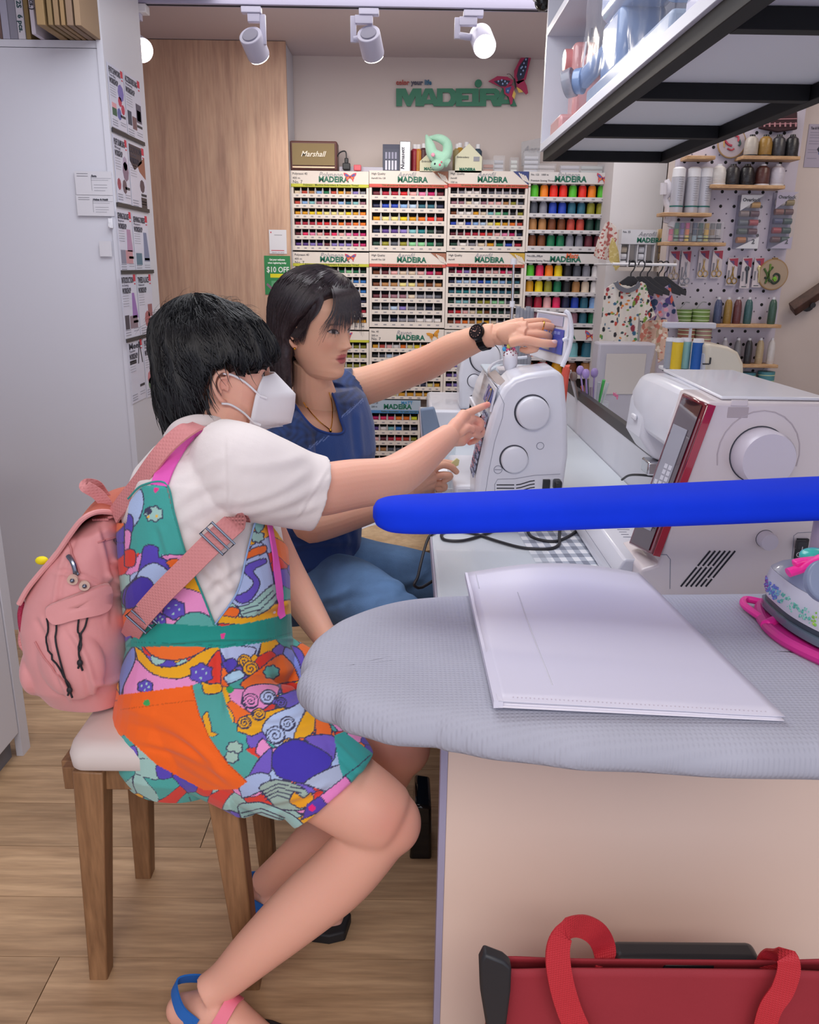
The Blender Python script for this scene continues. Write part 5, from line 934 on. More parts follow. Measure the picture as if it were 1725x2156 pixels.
q = MB(); q.tube([P(1199, 664, 1.795), P(1133, 655, 2.1)], .003, 8); q.build('lid_edge', m_mach, t)
# top tray
ztr_ = ztop-.018
q = MB(); x0, x1 = P(1060, 800, Y1).x, base1.x-.012
MB().bb(x0-.01, x1, 1.9, 2.19, ztr_, ztr_+.008).build('top_tray', mat('tray_grey', 'b8c4d0', .35), t, bevel=.003)
for k, (dx, dy, s_) in enumerate(((.03, 2.0, (.03, .08, .012)), (.075, 2.03, (.025, .12, .010)))): MB().box((x0+dx, dy, ztr_+.014), s_).build('tray_rib', m_mach, t, bevel=.003)
q = MB(); q.tube(cr([(x0+.06, 1.93, ztr_+.012), (x0+.06, 1.93, ztr_+.024), (x0+.09, 1.93, ztr_+.026), (x0+.09, 1.93, ztr_+.012)], 4), .0025, 6); q.build('thread_guide', m_blk, t)
q = MB(); q.tube(cr([P(1052, 815, 1.80), P(1032, 790, 1.95), P(1035, 770, 2.05), P(1065, 757, 2.19), P(1110, 752, 2.2)], 6), .004, 8); q.build('tray_rim', m_mach, t)
a = P(1052, 800, 1.86); MB().prism([P(1028, 790, 1.93), P(1050, 817, 1.80), P(1064, 806, 1.80), P(1043, 782, 1.93)], (0, 0, .004)).build('top_chart', mat('chart_tan', 'a89c98', .4), t, smooth=0)
# pincushion
c = PZ(1074, 790, ztr_+.008); c = Vector((c.x, 1.90, ztr_+.008)); c.x = P(1074, 780, 1.90).x; k = .00108
t = thing('pincushion', c, 'white egg cup pincushion with a red-dotted cap and coloured pins on the machine top', 'pincushion'); hp = P(1074, 735, 1.90).z-c.z
MB().lathe([(0, 0), (.010, 0), (.007, .006), (.011, hp*.28), (.017, hp*.5), (.0165, hp*.72), (0, hp*.72)], c, 20, cap=False).build('cup', m_mach, t)
MB().ell(c+Vector((0, 0, hp*.74)), (.0165, .0165, .017)).build('dotted_cap', m_paper, t)
for k in range(26):
    a_ = k*2.4; ph = .15+1.25*(k/26); p = c+Vector((0, 0, hp*.74))+Vector((.0168*sin(ph)*cos(a_), .0168*sin(ph)*sin(a_), .0173*cos(ph)))
    if p.y < c.y+.005: MB().ell(p, (.0016, .0016, .0016), 8, 6).build('dot', mat('dot_red', '8c2c44', .5), t)
for px, py, col in ((1062, 735, '3ca0d8'), (1071, 729, 'e0e070'), (1070, 738, 'e8508c'), (1082, 736, 'f070a0')):
    p = P(px, py, 1.90); q = MB(); q.ell(p, (.0045, .003, .0055), 10, 8); q.cyl(p, c+Vector((0, 0, hp*.8)), .0006, n=5); q.build('pin', mat('pin'+col, col, .35), t)
# yellow thing held + accessories handled with people
# --- far machine
Y2 = 2.72
t = thing('sewing_machine', (.25, 2.85, ZT_), 'farther white sewing machine behind the woman pointing finger', 'sewing machine')
pts = [(968, 862), (966, 790), (975, 745), (1000, 728), (1058, 722), (1064, 760), (1064, 862)]
MB().prism(outl(pts, Y2), (0, .14, 0)).build('pillar', m_mach, t, bevel=.01, seg=3)
a, b = P(975, 800, Y2), P(1064, 800, Y2); top = P(1010, 730, Y2).z
MB().bb(a.x, b.x, Y2+.13, Y2+.40, top-.11, top-.01).build('arm', m_mach, t, bevel=.012, seg=3); MB().bb(a.x+.01, b.x-.01, Y2+.3, Y2+.40, top-.19, top-.1).build('head', m_mach, t, bevel=.012)
c0_ = P(905, 868, Y2); MB().bb(c0_.x, b.x+.02, Y2-.0, Y2+.42, ZT_+.001, P(968, 864, Y2).z).build('bed', m_mach, t, bevel=.01)
for px, py, rp, dep, nm in ((1022, 752, 30, .03, 'handwheel'), (999, 802, 13.5, .012, 'dial')):
    q, c, r = wheel(px, py, Y2, rp, dep, m_mach, t, nm); q.v = [(x+c.x, Y2-y, z+c.z) for x, y, z in q.v]; q.build(nm, m_mach, t, smooth=50)
c = P(997, 836, Y2); MB().disc((c.x, Y2-.001, c.z), .004).build('socket', m_blk, t)
a = P(1000, 722, Y2+.1); MB().cyl((a.x, Y2+.12, top-.005), (a.x, Y2+.12, top+.035), .03, .028, 20).build('spool_cap', m_wht, t)
# telescopic thread stand
p0, p1 = P(1076, 700, 2.95), P(1082, 552, 2.95); t = thing('thread_stand', (p0.x, 2.95, ZT_), 'tall silver telescopic thread stand rising in front of the racks', 'thread stand')
MB().cyl((p0.x, 2.95, ZT_), (p0.x, 2.95, ZT_+.015), .05, n=20).build('base', m_wht, t); MB().tube([(p0.x, 2.95, ZT_+.015), (p0.x, 2.95, P(1076, 640, 2.95).z), (p1.x, 2.95, p1.z)], [.007, .006, .004], 10).build('pole', MATS['chrome'], t); MB().cyl(p1-Vector((0, 0, .008)), p1+Vector((0, 0, .012)), .011, n=14).build('cap', m_wht, t)
MB().cyl((p0.x, 2.95, P(1076, 640, 2.95).z-.01), (p0.x, 2.95, P(1076, 640, 2.95).z+.01), .009, n=12).build('collar', m_wht, t)
# --- grey tools cluster left of the hand (bobbins in bag)
c = P(1105, 668, 2.5); t = thing('tool_bundle', (c.x, 2.5, ZT_), 'bundle of clear grey plastic tubes behind the hand with the watch', 'tubes')
for k in range(5): p = P(1092+k*7, 645+4*(k % 3), 2.5); MB().cyl((c.x+(k-2)*.008, 2.5, ZT_), p, .008, n=10).build('tube', mat('clear_grey', '9ca0ac', .15, alpha=.6), t)
# --- big machine right
Y3 = 1.36
t = thing('sewing_machine', (.58, 1.6, ZT_), 'large cream sewing machine with a red-framed touchscreen on the right', 'sewing machine')
XR = P(1775, 900, Y3).x; tl, bl = P(1492, 846, Y3), P(1386, 1190, Y3); zb = ZT_+.006; zT = tl.z
E1 = [tl, Vector((XR-.01, Y3, zT)), Vector((XR, Y3, zT-.015)), Vector((XR+.012, Y3, zb)), Vector((P(1345, 1240, Y3).x, Y3, zb)), P(1350, 1200, Y3), bl]
MB().prism(E1, (0, .15, 0)).build('pillar', m_mach2, t, bevel=.006, seg=3)
arm = [Vector((tl.x+.01, 0, zT)), Vector((XR-.012, 0, zT)), Vector((XR, 0, zT-.02)), Vector((XR, 0, zT-.12)), Vector((tl.x-.004, 0, zT-.12)), Vector((tl.x-.012, 0, zT-.06))]
R_ = []
for yy, f, dz in ((Y3+.145, 1, 0), (Y3+.30, 1, 0), (Y3+.42, .94, .004), (Y3+.47, .8, .012)):
    cx = (tl.x+XR)/2; R_.append([Vector((cx+(p.x-cx)*(.5+f/2), yy, p.z-dz*(1 if p.z > zT-.05 else -1))) for p in arm])
MB().rings(R_).build('arm', m_mach, t, bevel=.014, seg=4)
hx = tl.x; yh = Y3+.33
H = [Vector((hx-.004, yh, zT-.05)), Vector((hx-.010, yh, zT-.13)), Vector((hx+.02, yh, zT-.175)), Vector((hx+.06, yh, zT-.185)), Vector((hx+.17, yh, zT-.17)), Vector((hx+.19, yh, zT-.05))]
MB().prism(H, (0, .135, 0)).build('head', m_mach, t, bevel=.014, seg=4)
MB().bb(hx+.01, hx+.10, yh-.002, yh+.05, zT-.21, zT-.18).build('needle_clamp', MATS['chrome'], t, bevel=.004); MB().cyl((hx+.05, yh+.03, ZT_+.06), (hx+.05, yh+.03, zT-.23), .0022, n=8).build('needle', MATS['chrome'], t)
q = MB(); q.tube([(hx+.05, yh+.02, zT-.23), (hx+.05, yh+.0, zT-.27)], .004, 8); q.build('presser_bar', MATS['chrome'], t); q = MB(); q.tube(cr([(hx+.03, yh+.03, zT-.235), (hx+.045, yh+.03, zT-.275), (hx+.06, yh+.03, zT-.235)], 4), .0018, 6); q.build('threader', m_blk, t)
# bed
bx = P(1212, 1112, 1.75).x
bed = [(bx, zb), (bx, zb+.02), (bx+.02, zb+.055), (XR-.02, zb+.055), (XR-.02, zb)]
MB().prism([(x, Y3+.05, z) for x, z in bed], (0, .43, 0)).build('bed', m_mach, t, bevel=.004)
foot = [P(1216, 1108, 1.86), P(1240, 1108, 1.86), P(1400, 1250, 1.40), P(1330, 1250, 1.40)]
MB().bb(bx+.004, bx+.008, Y3+.06, Y3+.4, zb+.025, zb+.028).build('bed_seam', m_seam, t)
q = MB()
for k in range(9): q.bb(bx+.05, bx+.065+.01*(k % 3 == 0), Y3+.18+k*.016, Y3+.182+k*.016, zb+.0552, zb+.0558)
q.build('ruler_marks', m_seam, t, kind='stuff', smooth=0)
# top lid
MB().prism([Vector((tl.x+.028, Y3+.02, zT+.0005)), Vector((XR-.02, Y3+.02, zT+.0005)), Vector((XR-.03, Y3+.42, zT-.001)), Vector((tl.x+.05, Y3+.42, zT-.001))], (0, 0, .006)).build('top_lid', m_mach, t, bevel=.003)
a, b = P(1535, 877, Y3), P(1575, 846, Y3)
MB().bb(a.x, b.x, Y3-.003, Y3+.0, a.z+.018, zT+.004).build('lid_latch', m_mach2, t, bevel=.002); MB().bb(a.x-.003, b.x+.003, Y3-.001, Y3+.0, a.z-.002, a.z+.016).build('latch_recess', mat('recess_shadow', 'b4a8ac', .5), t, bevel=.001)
# red framed screen
f0, f1, f2, f3 = P(1489, 850, Y3-.004), P(1372, 1168, Y3-.004), P(1323, 1145, Y3+.10), P(1437, 826, Y3+.10)
nf = (f1-f0).cross(f3-f0).normalized(); nf = nf if nf.x < 0 else -nf
red = mat('frame_red', '6c1426', .12, coat=.8); MB().prism([f0-nf*.012, f1-nf*.012, f2-nf*.012, f3-nf*.012], nf*.012).build('screen_frame', red, t, bevel=.003)
MB().prism([f0+Vector((.002, -.002, 0)), f1+Vector((.002, -.002, 0)), f1+Vector((.002, -.002, 0))-nf*.013, f0+Vector((.002, -.002, 0))-nf*.013], (0, -.0015, 0)).build('frame_edge', mat('edge_red', 'a81c38', .2, coat=.5), t)
fi = lambda u, v, d=.0008: (f0.lerp(f1, v)).lerp(f3.lerp(f2, v), u)+nf*d
MB().prism([fi(.12, .02), fi(.12, .98), fi(.9, .98), fi(.9, .02)], nf*.001).build('glass', mat('frame_dark', '3a2228', .06, coat=1), t, smooth=0)
MB().prism([fi(.28, .19, .002), fi(.28, .86, .002), fi(.85, .86, .002), fi(.85, .19, .002)], nf*.001).build('screen', mat('screen_grey', '8c8c98', .15, emit=.12), t, smooth=0)
q = MB()
for r in range(11):
    for c_ in range(3 if r > 2 else 2): u, v = .33+c_*.17, .43+r*.038; q.prism([fi(u, v, .0032), fi(u, v+.028, .0032), fi(u+.12, v+.028, .0032), fi(u+.12, v, .0032)], nf*.0003)
q.build('screen_icons', mat('icon_pale', 'b8b8c4', .3, emit=.15), t, smooth=0, kind='stuff')
for px, py, rp, dep, nm in ((1597, 957, 54, .045, 'handwheel'), (1611, 1134, 17, .022, 'side_knob')):
    c = P(px, py, Y3); r = rp/1725*(c-CAM).length
    MB().cyl((c.x, Y3-.001, c.z), (c.x, Y3+.004, c.z), r*1.04, n=40).build(nm+'_gap', mat('gap_dark', '3c3e4a', .6), t)
    q = MB().lathe([(0, 0), (r, 0), (r, dep*.85), (r*.93, dep), (0, dep)], (0, 0, 0), 40, 'y', True); q.v = [(x+c.x, Y3-y, z+c.z) for x, y, z in q.v]; q.build(nm, mat('wheel_lilac', 'd6d0dc', .3), t, smooth=50)
c = P(1597, 957, Y3); q = MB(); r = .09; q.tube([(c.x+.07*cos(a_*pi/12)*1.0, Y3-.0003, c.z+.075*sin(a_*pi/12)) for a_ in range(-1, 14)], .0012, 5); q.build('wheel_moulding', mat('mould', 'c4bac0', .4), t)
q = MB()
for k in range(6):
    x0, y0 = 1496+k*10.5, 1160; ln = [.33, .5, .62, .78, .95, 1.0][k]; segs = [(0, .42), (.46, 1)] if k < 4 else [(0, .75), (.79, 1)]
    for s0_, s1_ in segs:
        L2_ = [P(x0-62*u, y0+75*u, Y3-.0006) for u in (s0_, (s0_+s1_)/2, s1_)]; MB().tube(L2_, .0017, 6).build('vent_slot', MATS['vent_black'], t)
a, b = P(1670, 1182, Y3), P(1702, 1133, Y3); MB().bb(a.x, b.x, Y3-.006, Y3, a.z, b.z).build('rocker_housing', m_blk, t, bevel=.001); 
c = P(1685, 1148, Y3-.006); MB().box((c.x, Y3-.010, c.z+.002), (.018, .010, .016)).build('rocker_switch', mat('rocker', '34343a', .3), t, bevel=.002)
q = MB(); q.box((c.x, Y3-.0155, c.z-.003), (.0012, .001, .007)); q.build('on_mark', m_wht, t); c = P(1683, 1168, Y3-.007); q = MB(); q.tube([(c.x+.004*cos(k*pi/8), Y3-.0065, c.z+.004*sin(k*pi/8)) for k in range(16)], .0007, 5, closed=True); q.build('off_mark', m_wht, t)
q = MB(); q.tube([P(x, y, Y3-.0003) for x, y in ((1392, 1168), (1404, 1168), (1412, 1178), (1411, 1240))], .0007, 5); q.tube([P(x, y, Y3-.0003) for x, y in ((1665, 1215), (1672, 1128), (1680, 1122), (1720, 1120))], .0006, 5); q.build('seam_line', m_seam, t, kind='stuff')
# text + reverse button on front of head/arm (normal -X)
def onX(s, px, py, X, size, m, name):
    a = PX(px, py, X); me = textmesh(s, size, off=.0002); q = MB(); R = Matrix(((0, 0, -1), (-1, 0, 0), (0, 1, 0))).to_4x4(); q.M = Matrix.Translation(a) @ R; q.add([v.co for v in me.vertices], [tuple(p.vertices) for p in me.polygons]); q.M = None; q.build(name, m, t, smooth=0)
onX('ecology', 1291, 832, hx-.0105, .016, mat('pink_ink', 'd86c94', .4), 'lettering')
c = PX(1335, 877, hx-.012); MB().box(c, (.006, .03, .012)).build('reverse_button', m_wht, t, bevel=.003)
a = P(1345, 1208, 1.52); MB().prism([(bx+.07, 1.45, zb+.0562), (bx+.09, 1.45, zb+.0562), (bx+.07, 1.49, zb+.0562)], (0, 0, .001)).build('red_mark', mat('mark_red', 'c82c44', .4), t)
# --- overlocker
YO = 2.6
t = thing('overlocker', (.93, YO+.1, ZT_), 'cream overlocker with four thread cones behind the large machine', 'overlocker'); m_cr = mat('overlock_cream', 'dcd4c4', .35)
o = [(1490, 724), (1535, 730), (1556, 742), (1567, 765), (1568, 790), (1556, 800), (1530, 802), (1488, 795)]
MB().prism(outl(o, YO), (0, .16, 0)).build('front_cover', m_cr, t, bevel=.012, seg=3)
a = P(1478, 735, YO+.05); b = P(1500, 960, YO+.05); MB().bb(a.x, b.x+.03, YO+.01, YO+.2, ZT_+.002, a.z).build('body', mat('overlock_lilac', 'c4c8d4', .35), t, bevel=.015, seg=3)
q = MB(); c = P(1486, 766, YO); q.box((c.x, YO-.004, c.z), (.02, .008, .004)); q.box((c.x+.012, YO-.004, c.z+.01), (.003, .008, .02)); q.build('lever', m_blk, t)
rk = P(1398, 682, YO+.12); rk1 = P(1505, 684, YO+.12); MB().bb(rk.x, rk1.x, YO+.10, YO+.14, rk.z-.012, rk.z+.006).build('thread_guide_bar', mat('bar_pale', 'd0d0dc', .3), t, bevel=.004)
pl_ = P(1455, 690, YO+.12); MB().cyl((pl_.x, YO+.12, ZT_+.2), (pl_.x, YO+.12, pl_.z), .005, n=10).build('mast', m_wht, t)
sb_ = P(1430, 775, YO+.1); MB().bb(P(1402, 775, YO+.1).x, P(1470, 775, YO+.1).x, YO+.05, YO+.18, sb_.z-.012, sb_.z).build('spool_stand', m_wht, t, bevel=.003)
for px, c, yy in ((1412, 'a0a4b0', .09), (1426, 'e4c028', .07), (1443, '98ccc8', .09), (1469, '1c5cb0', .06)):
    x = P(px, 740, YO+yy).x; z = sb_.z+.001; q = MB(); q.lathe([(0, 0), (.0175, 0), (.0175, .085), (0, .085)], (x, YO+yy, z), 18, cap=False); q.build('cone', mat('oc'+c, c, .5, bump=(1, .3, (1, 1, 240))), t); MB().lathe([(0, 0), (.0175, 0), (.016, .012), (0, .012)], (x, YO+yy, z+.0855), 18, cap=False).build('cone_cap', m_wht, t)
# frosted box
YF = 3.12; a, b = P(1252, 800, YF), P(1384, 724, YF); t = thing('frosted_box', ((a.x+b.x)/2, YF+.1, ZT_), 'frosted plastic storage case standing behind the partition', 'storage case')
fr = mat('frosted', 'c8c4d0', .4, alpha=.8); MB().prism([Vector((a.x, YF, ZT_+.001)), Vector((b.x-.04, YF, ZT_+.001)), Vector((b.x, YF, b.z)), Vector((P(1262, 724, YF).x, YF, b.z))], (0, .10, 0)).build('case', fr, t, bevel=.008)
MB().prism([P(1278, 745, YF-.004), P(1362, 745, YF-.004), P(1352, 830, YF-.004), P(1270, 830, YF-.004)], (0, .003, 0)).build('front_panel', mat('frost_panel', 'd0c8c4', .5), t, bevel=.001)
# cup of brushes
YU = 3.02; c = P(1245, 830, YU); YU = 2.95; t = thing('tool_cup', (c.x, YU, ZT_), 'clear cup crammed with purple brushes and craft tools behind the partition', 'cup')
MB().lathe([(.04, 0), (.05, .11), (.052, .11), (.042, 0)], (c.x, YU, ZT_+.001), 24, cap=False).build('cup', mat('clear_plastic', 'e8ecf4', .12, alpha=.16), t)
rs = random.Random(4)
for px, py, col, kd in ((1208, 793, '7c6a64', 'b'), (1222, 780, 'a890cc', 'b'), (1234, 787, 'a48ccc', 'b'), (1252, 785, '9c88c0', 'b'), (1226, 812, 'e0603c', 's'), (1236, 800, '50545c', 's'), (1262, 805, 'a8acb4', 's'), (1272, 800, '4cb45c', 's'), (1280, 806, 'c4c8cc', 's'), (1245, 815, 'b0a0b0', 's'), (1200, 780, 'c8c8cc', 's')):
    p = P(px, py, YU-.01+rs.uniform(-.03, .03)); base = Vector((c.x+(p.x-c.x)*.35, YU+rs.uniform(-.02, .02), ZT_+.02)); q = MB()
    if kd == 'b': q.ell(p, (.014, .012, .018), 12, 8)
    q.tube([p, base], [.006 if kd == 's' else .003, .003], 8); q.build('brush' if kd == 'b' else 'tool', mat('tl'+col, col, .35), t)
c = P(1192, 775, 2.9); t = thing('red_tape', (c.x, 2.9, ZT_), 'small red plastic tool at the raised lid edge', 'tool'); MB().tube(cr([(c.x-.01, 2.9, ZT_), (c.x, 2.9, c.z-.02), (c.x+.01, 2.9, c.z)], 5), .014, 10).build('body', mat('red_pl', 'd85848', .4), t)
# clear trays on left table
for i, (px, py, w_, d_, h_, Y, lab) in enumerate(((915, 925, .08, .10, .07, 2.45, 'clear plastic drawer box on the table behind the pointing hand'), (958, 1010, .10, .14, .05, 1.95, 'clear plastic tray between the lower hand and the white machine'))):
    c = P(px, py, Y); c.x = max(c.x, XT+w_/2+.01); t = thing('clear_tray', (c.x, Y, ZT_), lab, 'tray'); m = mat('tray_clear', 'd8e4ec', .12, alpha=.4)
    MB().box((c.x, Y, ZT_+.003), (w_, d_, .004)).build('base', m, t)
    for sx, sy in ((1, 0), (-1, 0), (0, 1), (0, -1)): MB().box((c.x+sx*w_/2, Y+sy*d_/2, ZT_+.005+h_/2), (.002 if sx else w_-.004, .002 if sy else d_-.004, h_)).build('side', m, t)
    for k in range(3): MB().box((c.x, Y-d_*.3+k*d_*.3, ZT_+.005+h_*.35), (w_*.8, .003, h_*.5)).build('insert', m_paper, t)
c = P(905, 895, 2.6); c.x = max(c.x, XT+.04); t = thing('grey_pouch', (c.x, 2.6, ZT_), 'slate grey fabric pouch standing on the table edge behind the arms', 'pouch'); MB().prism([P(x, y, 2.6) for x, y in ((890, 925), (885, 862), (915, 858), (928, 905))], (0, .03, 0)).build('pouch', mat('slate_cloth', '7c8ca4', .8), t, bevel=.006)
t = thing('paper_card', (.16, 2.35, ZT_), 'white paper sheets lying on the table beside the clear tray', 'paper'); MB().bb(.09, .20, 2.2, 2.38, ZT_+.0005, ZT_+.003).build('sheets', m_paper, t)
# ---------------- foreground: ironing board, sleeve board, folder, iron, bag, stool
ZB = .87
m_iron = mat('ironing_cloth', 'a8aab8', .75, weave=(60, .6), var=(9, .05))
oc = [(1900, 1236), (1500, 1240), (1100, 1242), (985, 1243), (870, 1250), (770, 1272), (700, 1304), (655, 1345), (636, 1395), (646, 1426), (700, 1456), (790, 1482), (900, 1498), (1000, 1511), (1200, 1537), (1450, 1550), (1900, 1566)]
O = cr([PZ(x, y, ZB) for x, y in oc], 5); cen = PZ(1150, 1380, ZB)
t = thing('ironing_board', (PZ(1150, 1400, ZB).x, .92, .76), 'padded grey ironing board with a rounded left end, across the counter', 'ironing board')
rings = []; nO = len(O)
def inset(p, d, z, k=0): 
    i = k; a, b = O[max(i-1, 0)], O[min(i+1, nO-1)]; tn = (b-a).normalized(); n_ = Vector((tn.y, -tn.x, 0)); 
    if (cen-p).dot(n_) < 0 and i < nO*.9 and i > 8: n_ = -n_
    return Vector((p.x+n_.x*d, p.y+n_.y*d, z))
n_in = []
for i, p in enumerate(O):
    a, b = O[max(i-1, 0)], O[min(i+1, nO-1)]; tn = (b-a).normalized(); n_in.append(Vector((-tn.y, tn.x, 0)))
if (cen-O[10]).dot(n_in[10]) < 0: n_in = [-v for v in n_in]
rs = random.Random(3)
def rib(k, i): return (.0028*(noise.noise(Vector((i*.33, k*.2, 1))))+.0016*sin(i*1.3)*(k > 4)) * (k > 2)
prof = [(.10, 0), (.06, 0), (.03, -.0005), (.012, -.003), (.002, -.008), (-.004, -.016), (-.007, -.026), (-.006, -.037), (-.001, -.046), (.008, -.050), (.03, -.048)]
R_ = [[O[i]+n_in[i]*(d+rib(k, i))+Vector((0, 0, z)) for i in range(nO)] for k, (d, z) in enumerate(prof)]
for k in range(len(R_)):
    for g in (.49, .625, .76):   # gathered folds of the cover
        j = int(nO*g)
        for dj, am in ((-1, .3), (0, 1), (1, .3)): R_[k][j+dj] = R_[k][j+dj]+n_in[j]*(.007*am if k > 3 else .003*am if k > 2 else 0)
midline = [Vector((O[i].x if O[i].x > cen.x*.2 else 0, (O[0].y+O[-1].y)/2, ZB)) for i in range(nO)]
q = MB(); tip = min(p.x for p in O)
ml = [Vector((max(O[i].x, tip+.19), .5*(PZ(1150, 1242, ZB).y+PZ(1200, 1548, ZB).y), ZB+.0005)) for i in range(nO)]
q.rings([ml]+R_, cap=False, closed=False)
me_ = q.build('padded_cover', m_iron, t, smooth=60, fixn=True, sub=1)
q = MB(); q.prism([O[i]+n_in[i]*.02+Vector((0, 0, -.055)) for i in range(0, nO, 3)], (0, 0, .008)); q.build('base_board', mat('board_steel', 'b4b0ac', .5), t, smooth=0)
# frame lying on counter top
MB().bb(.02, .9, .90, .93, .775, .81).build('support_bar', m_white, t); MB().bb(.35, .39, .93, 1.25, .752, .81).build('support_foot', m_white, t)
# clear folder of plastic sheets
zf = ZB+.0015
m_fold = mat('folder_plastic', 'dedcec', .42, alpha=.9); m_sh = mat('folder_sheet', 'e2dfea', .4)
A_, B_, C_2, D_ = PZ(1046, 1497, zf), PZ(1652, 1519, zf), PZ(1345, 1214, zf), PZ(984, 1222, zf)
t = thing('document_folder', ((A_+B_+C_2+D_)/4), 'translucent white plastic folder of clear sleeves lying on the ironing board', 'folder')
NU, NV = 28, 20
def fpt(u, v, dz): 
    p = A_.lerp(B_, u).lerp(D_.lerp(C_2, u), v); p.z = zf+dz+.013*sin(pi*u)*sstep(.3, 1, v)*1.2+.004*(1-u)*(1); return p
for k, (m, dz, s_, nm) in enumerate(((m_sh, .0, 0, 'back_cover'), (m_sh, .0022, .006, 'sleeve'), (m_sh, .0040, .01, 'sleeve'), (m_sh, .0056, .004, 'sleeve'), (m_fold, .0075, 0, 'front_cover'))):
    vs = []
    for j in range(NV+1):
        for i in range(NU+1):
            u = s_+(1-2*s_)*i/NU; v = s_+(1-2*s_)*j/NV; d = dz
            if k == 4: d += .0015*noise.noise(Vector((u*3, v*3, 2)))+.002*math.exp(-((u-.12)/.03)**2)*0
            # rounded near corners
            p = fpt(u, v, d*(1-.35*u)); vs.append(p)
    fs = [(j*(NU+1)+i, j*(NU+1)+i+1, (j+1)*(NU+1)+i+1, (j+1)*(NU+1)+i) for j in range(NV) for i in range(NU)]
    o = MB().add(vs, fs).build(nm, m, t, fixn=False); s2 = o.modifiers.new('s', 'SOLIDIFY'); s2.thickness = .0012; s2.offset = 1
    o.location.z += 0
MB().strap(cr([fpt(.005, v, .004) for v in (0, .33, .66, 1)], 5), .010, .009, (0, 0, 1)).build('spine', m_fold, t)
q = MB()
for i in range(60): p = fpt(.06+.9*i/60, .018, .0096*(1-.35*(i/60))); q.ell(p, (.0009, .0009, .0006), 6, 4)
q.build('punched_dots', mat('dot_lilac', 'c4bcc8', .4), t, kind='stuff')
q = MB(); 
for u, v0, v1 in ((.22, .1, .75), (.04, .82, .97)): q.tube([fpt(u+.01*(v1-v0)*k_/6, v0+(v1-v0)*k_/6, .0092*(1-.35*u)) for k_ in range(7)], .0008, 5)
q.build('crease', m_white, t, kind='stuff')
# sleeve board (blue)
ta = P(784, 1082, .92); tz = ta.z
pts = [P(x, y, Y) for x, y, Y in ((786, 1078, 1.07), (800, 1080, 1.07), (850, 1082, 1.07), (1000, 1078, 1.06), (1250, 1068, 1.06), (1500, 1058, 1.06), (1725, 1048, 1.06), (1950, 1040, 1.06))]
t = thing('sleeve_board', (pts[3].x, .92, .88), 'long padded sleeve ironing board in bright blue, raised above the grey one', 'sleeve board')
hw = [.010, .028, .042, .051, .055, .058, .060, .062]; hh_ = [.007, .0175, .023, .0225, .0225, .0225, .0225, .0225]
P8 = cr(pts, 6); HW = crv(hw, 6); HH = crv(hh_, 6); R_ = []
for p, a_, b_ in zip(P8, HW, HH): R_.append([p+Vector((0, a_*math.copysign(abs(cos(x))**.75, cos(x)), b_*math.copysign(abs(sin(x))**.8, sin(x)))) for x in [2*pi*k/28 for k in range(28)]])
MB().rings(R_).build('padded_cover', mat('blue_cloth', '0836dc', .85, bump=(30, .12), spec=.2, var=(14, .05)), t, smooth=70)
lx = P(1742, 1170, 1.06).x; MB().tube([(lx+.012, 1.06, ZB+.002), (lx+.006, 1.06, pts[6].z-.016)], [(.036, .03), (.030, .026)], 20).build('leg', mat('leg_lilac', 'b4a4b8', .4), t, smooth=60)
MB().bb(lx-.01, lx+.1, 1.03, 1.09, ZB+.001, ZB+.006).build('foot_plate', mat('leg_lilac', 'b4a4b8', .4), t)
MB().tube([P8[8]-Vector((0, 0, .02)), P8[-1]-Vector((0, 0, .022))], .004, 8).build('under_bar', m_white, t)
# iron on its rest
yi = .84; z0 = ZB+.001
t = thing('silicone_iron_rest', (.42, .86, ZB), 'hot pink silicone iron rest with looped ears at its tip', 'iron rest'); m_pk = mat('hot_pink', 'f0289c', .4); m_mg = mat('deep_pink', 'c82888', .4)
def IZ(x, y, z): return PZ(x, y, z)
rim = cr([IZ(1790, 1402, z0+.012), IZ(1725, 1376, z0+.012), IZ(1660, 1344, z0+.012), IZ(1622, 1315, z0+.012), IZ(1604, 1288, z0+.012), IZ(1606, 1265, z0+.012), IZ(1650, 1250, z0+.012), IZ(1800, 1250, z0+.012)], 6)
q = MB(); q.tube([p+Vector((0, 0, -.006)) for p in rim], .0075, 10); q.build('rim', m_mg, t)
q = MB(); q.tube(cr([IZ(1606, 1268, z0+.008), IZ(1572, 1262, z0+.008), IZ(1566, 1272, z0+.008), IZ(1585, 1288, z0+.008), IZ(1612, 1306, z0+.008)], 6), .005, 10); q.build('ear_loop', m_pk, t)
q = MB(); q.tube([IZ(1632, 1309, z0+.008), IZ(1612, 1318, z0+.008)], [.008, .008], 12); q.build('ear_tab', m_pk, t, bevel=.002)
fl_ = [Vector((p.x, p.y, z0+.004)) for p in rim]; MB().prism(fl_, (0, 0, .006)).build('mat', m_mg, t, smooth=0)
t = thing('steam_iron', (.43, .88, ZB+.02), 'small grey and white dotted iron on the pink rest, cut by the right edge', 'iron')
so = cr([IZ(1790, 1372, z0+.024), IZ(1725, 1348, z0+.024), IZ(1662, 1312, z0+.024), IZ(1622, 1278, z0+.024), IZ(1606, 1260, z0+.024), IZ(1616, 1252, z0+.024), IZ(1700, 1250, z0+.024), IZ(1800, 1262, z0+.024)], 6)
cS = sum(so, Vector())/len(so)
def sc(f, dz, sh=(0, 0)): return [cS+Vector(((p.x-cS.x)*f+sh[0], (p.y-cS.y)*f+sh[1], dz)) for p in so]
MB().rings([sc(1, -.009), sc(1.0, .001)]).build('heel_tray', mat('tray_slate', '60707e', .25, coat=.4), t)
MB().rings([sc(.9, .0012), sc(.90, .008)]).build('soleplate', mat('sole_dark', '3c4450', .3), t)
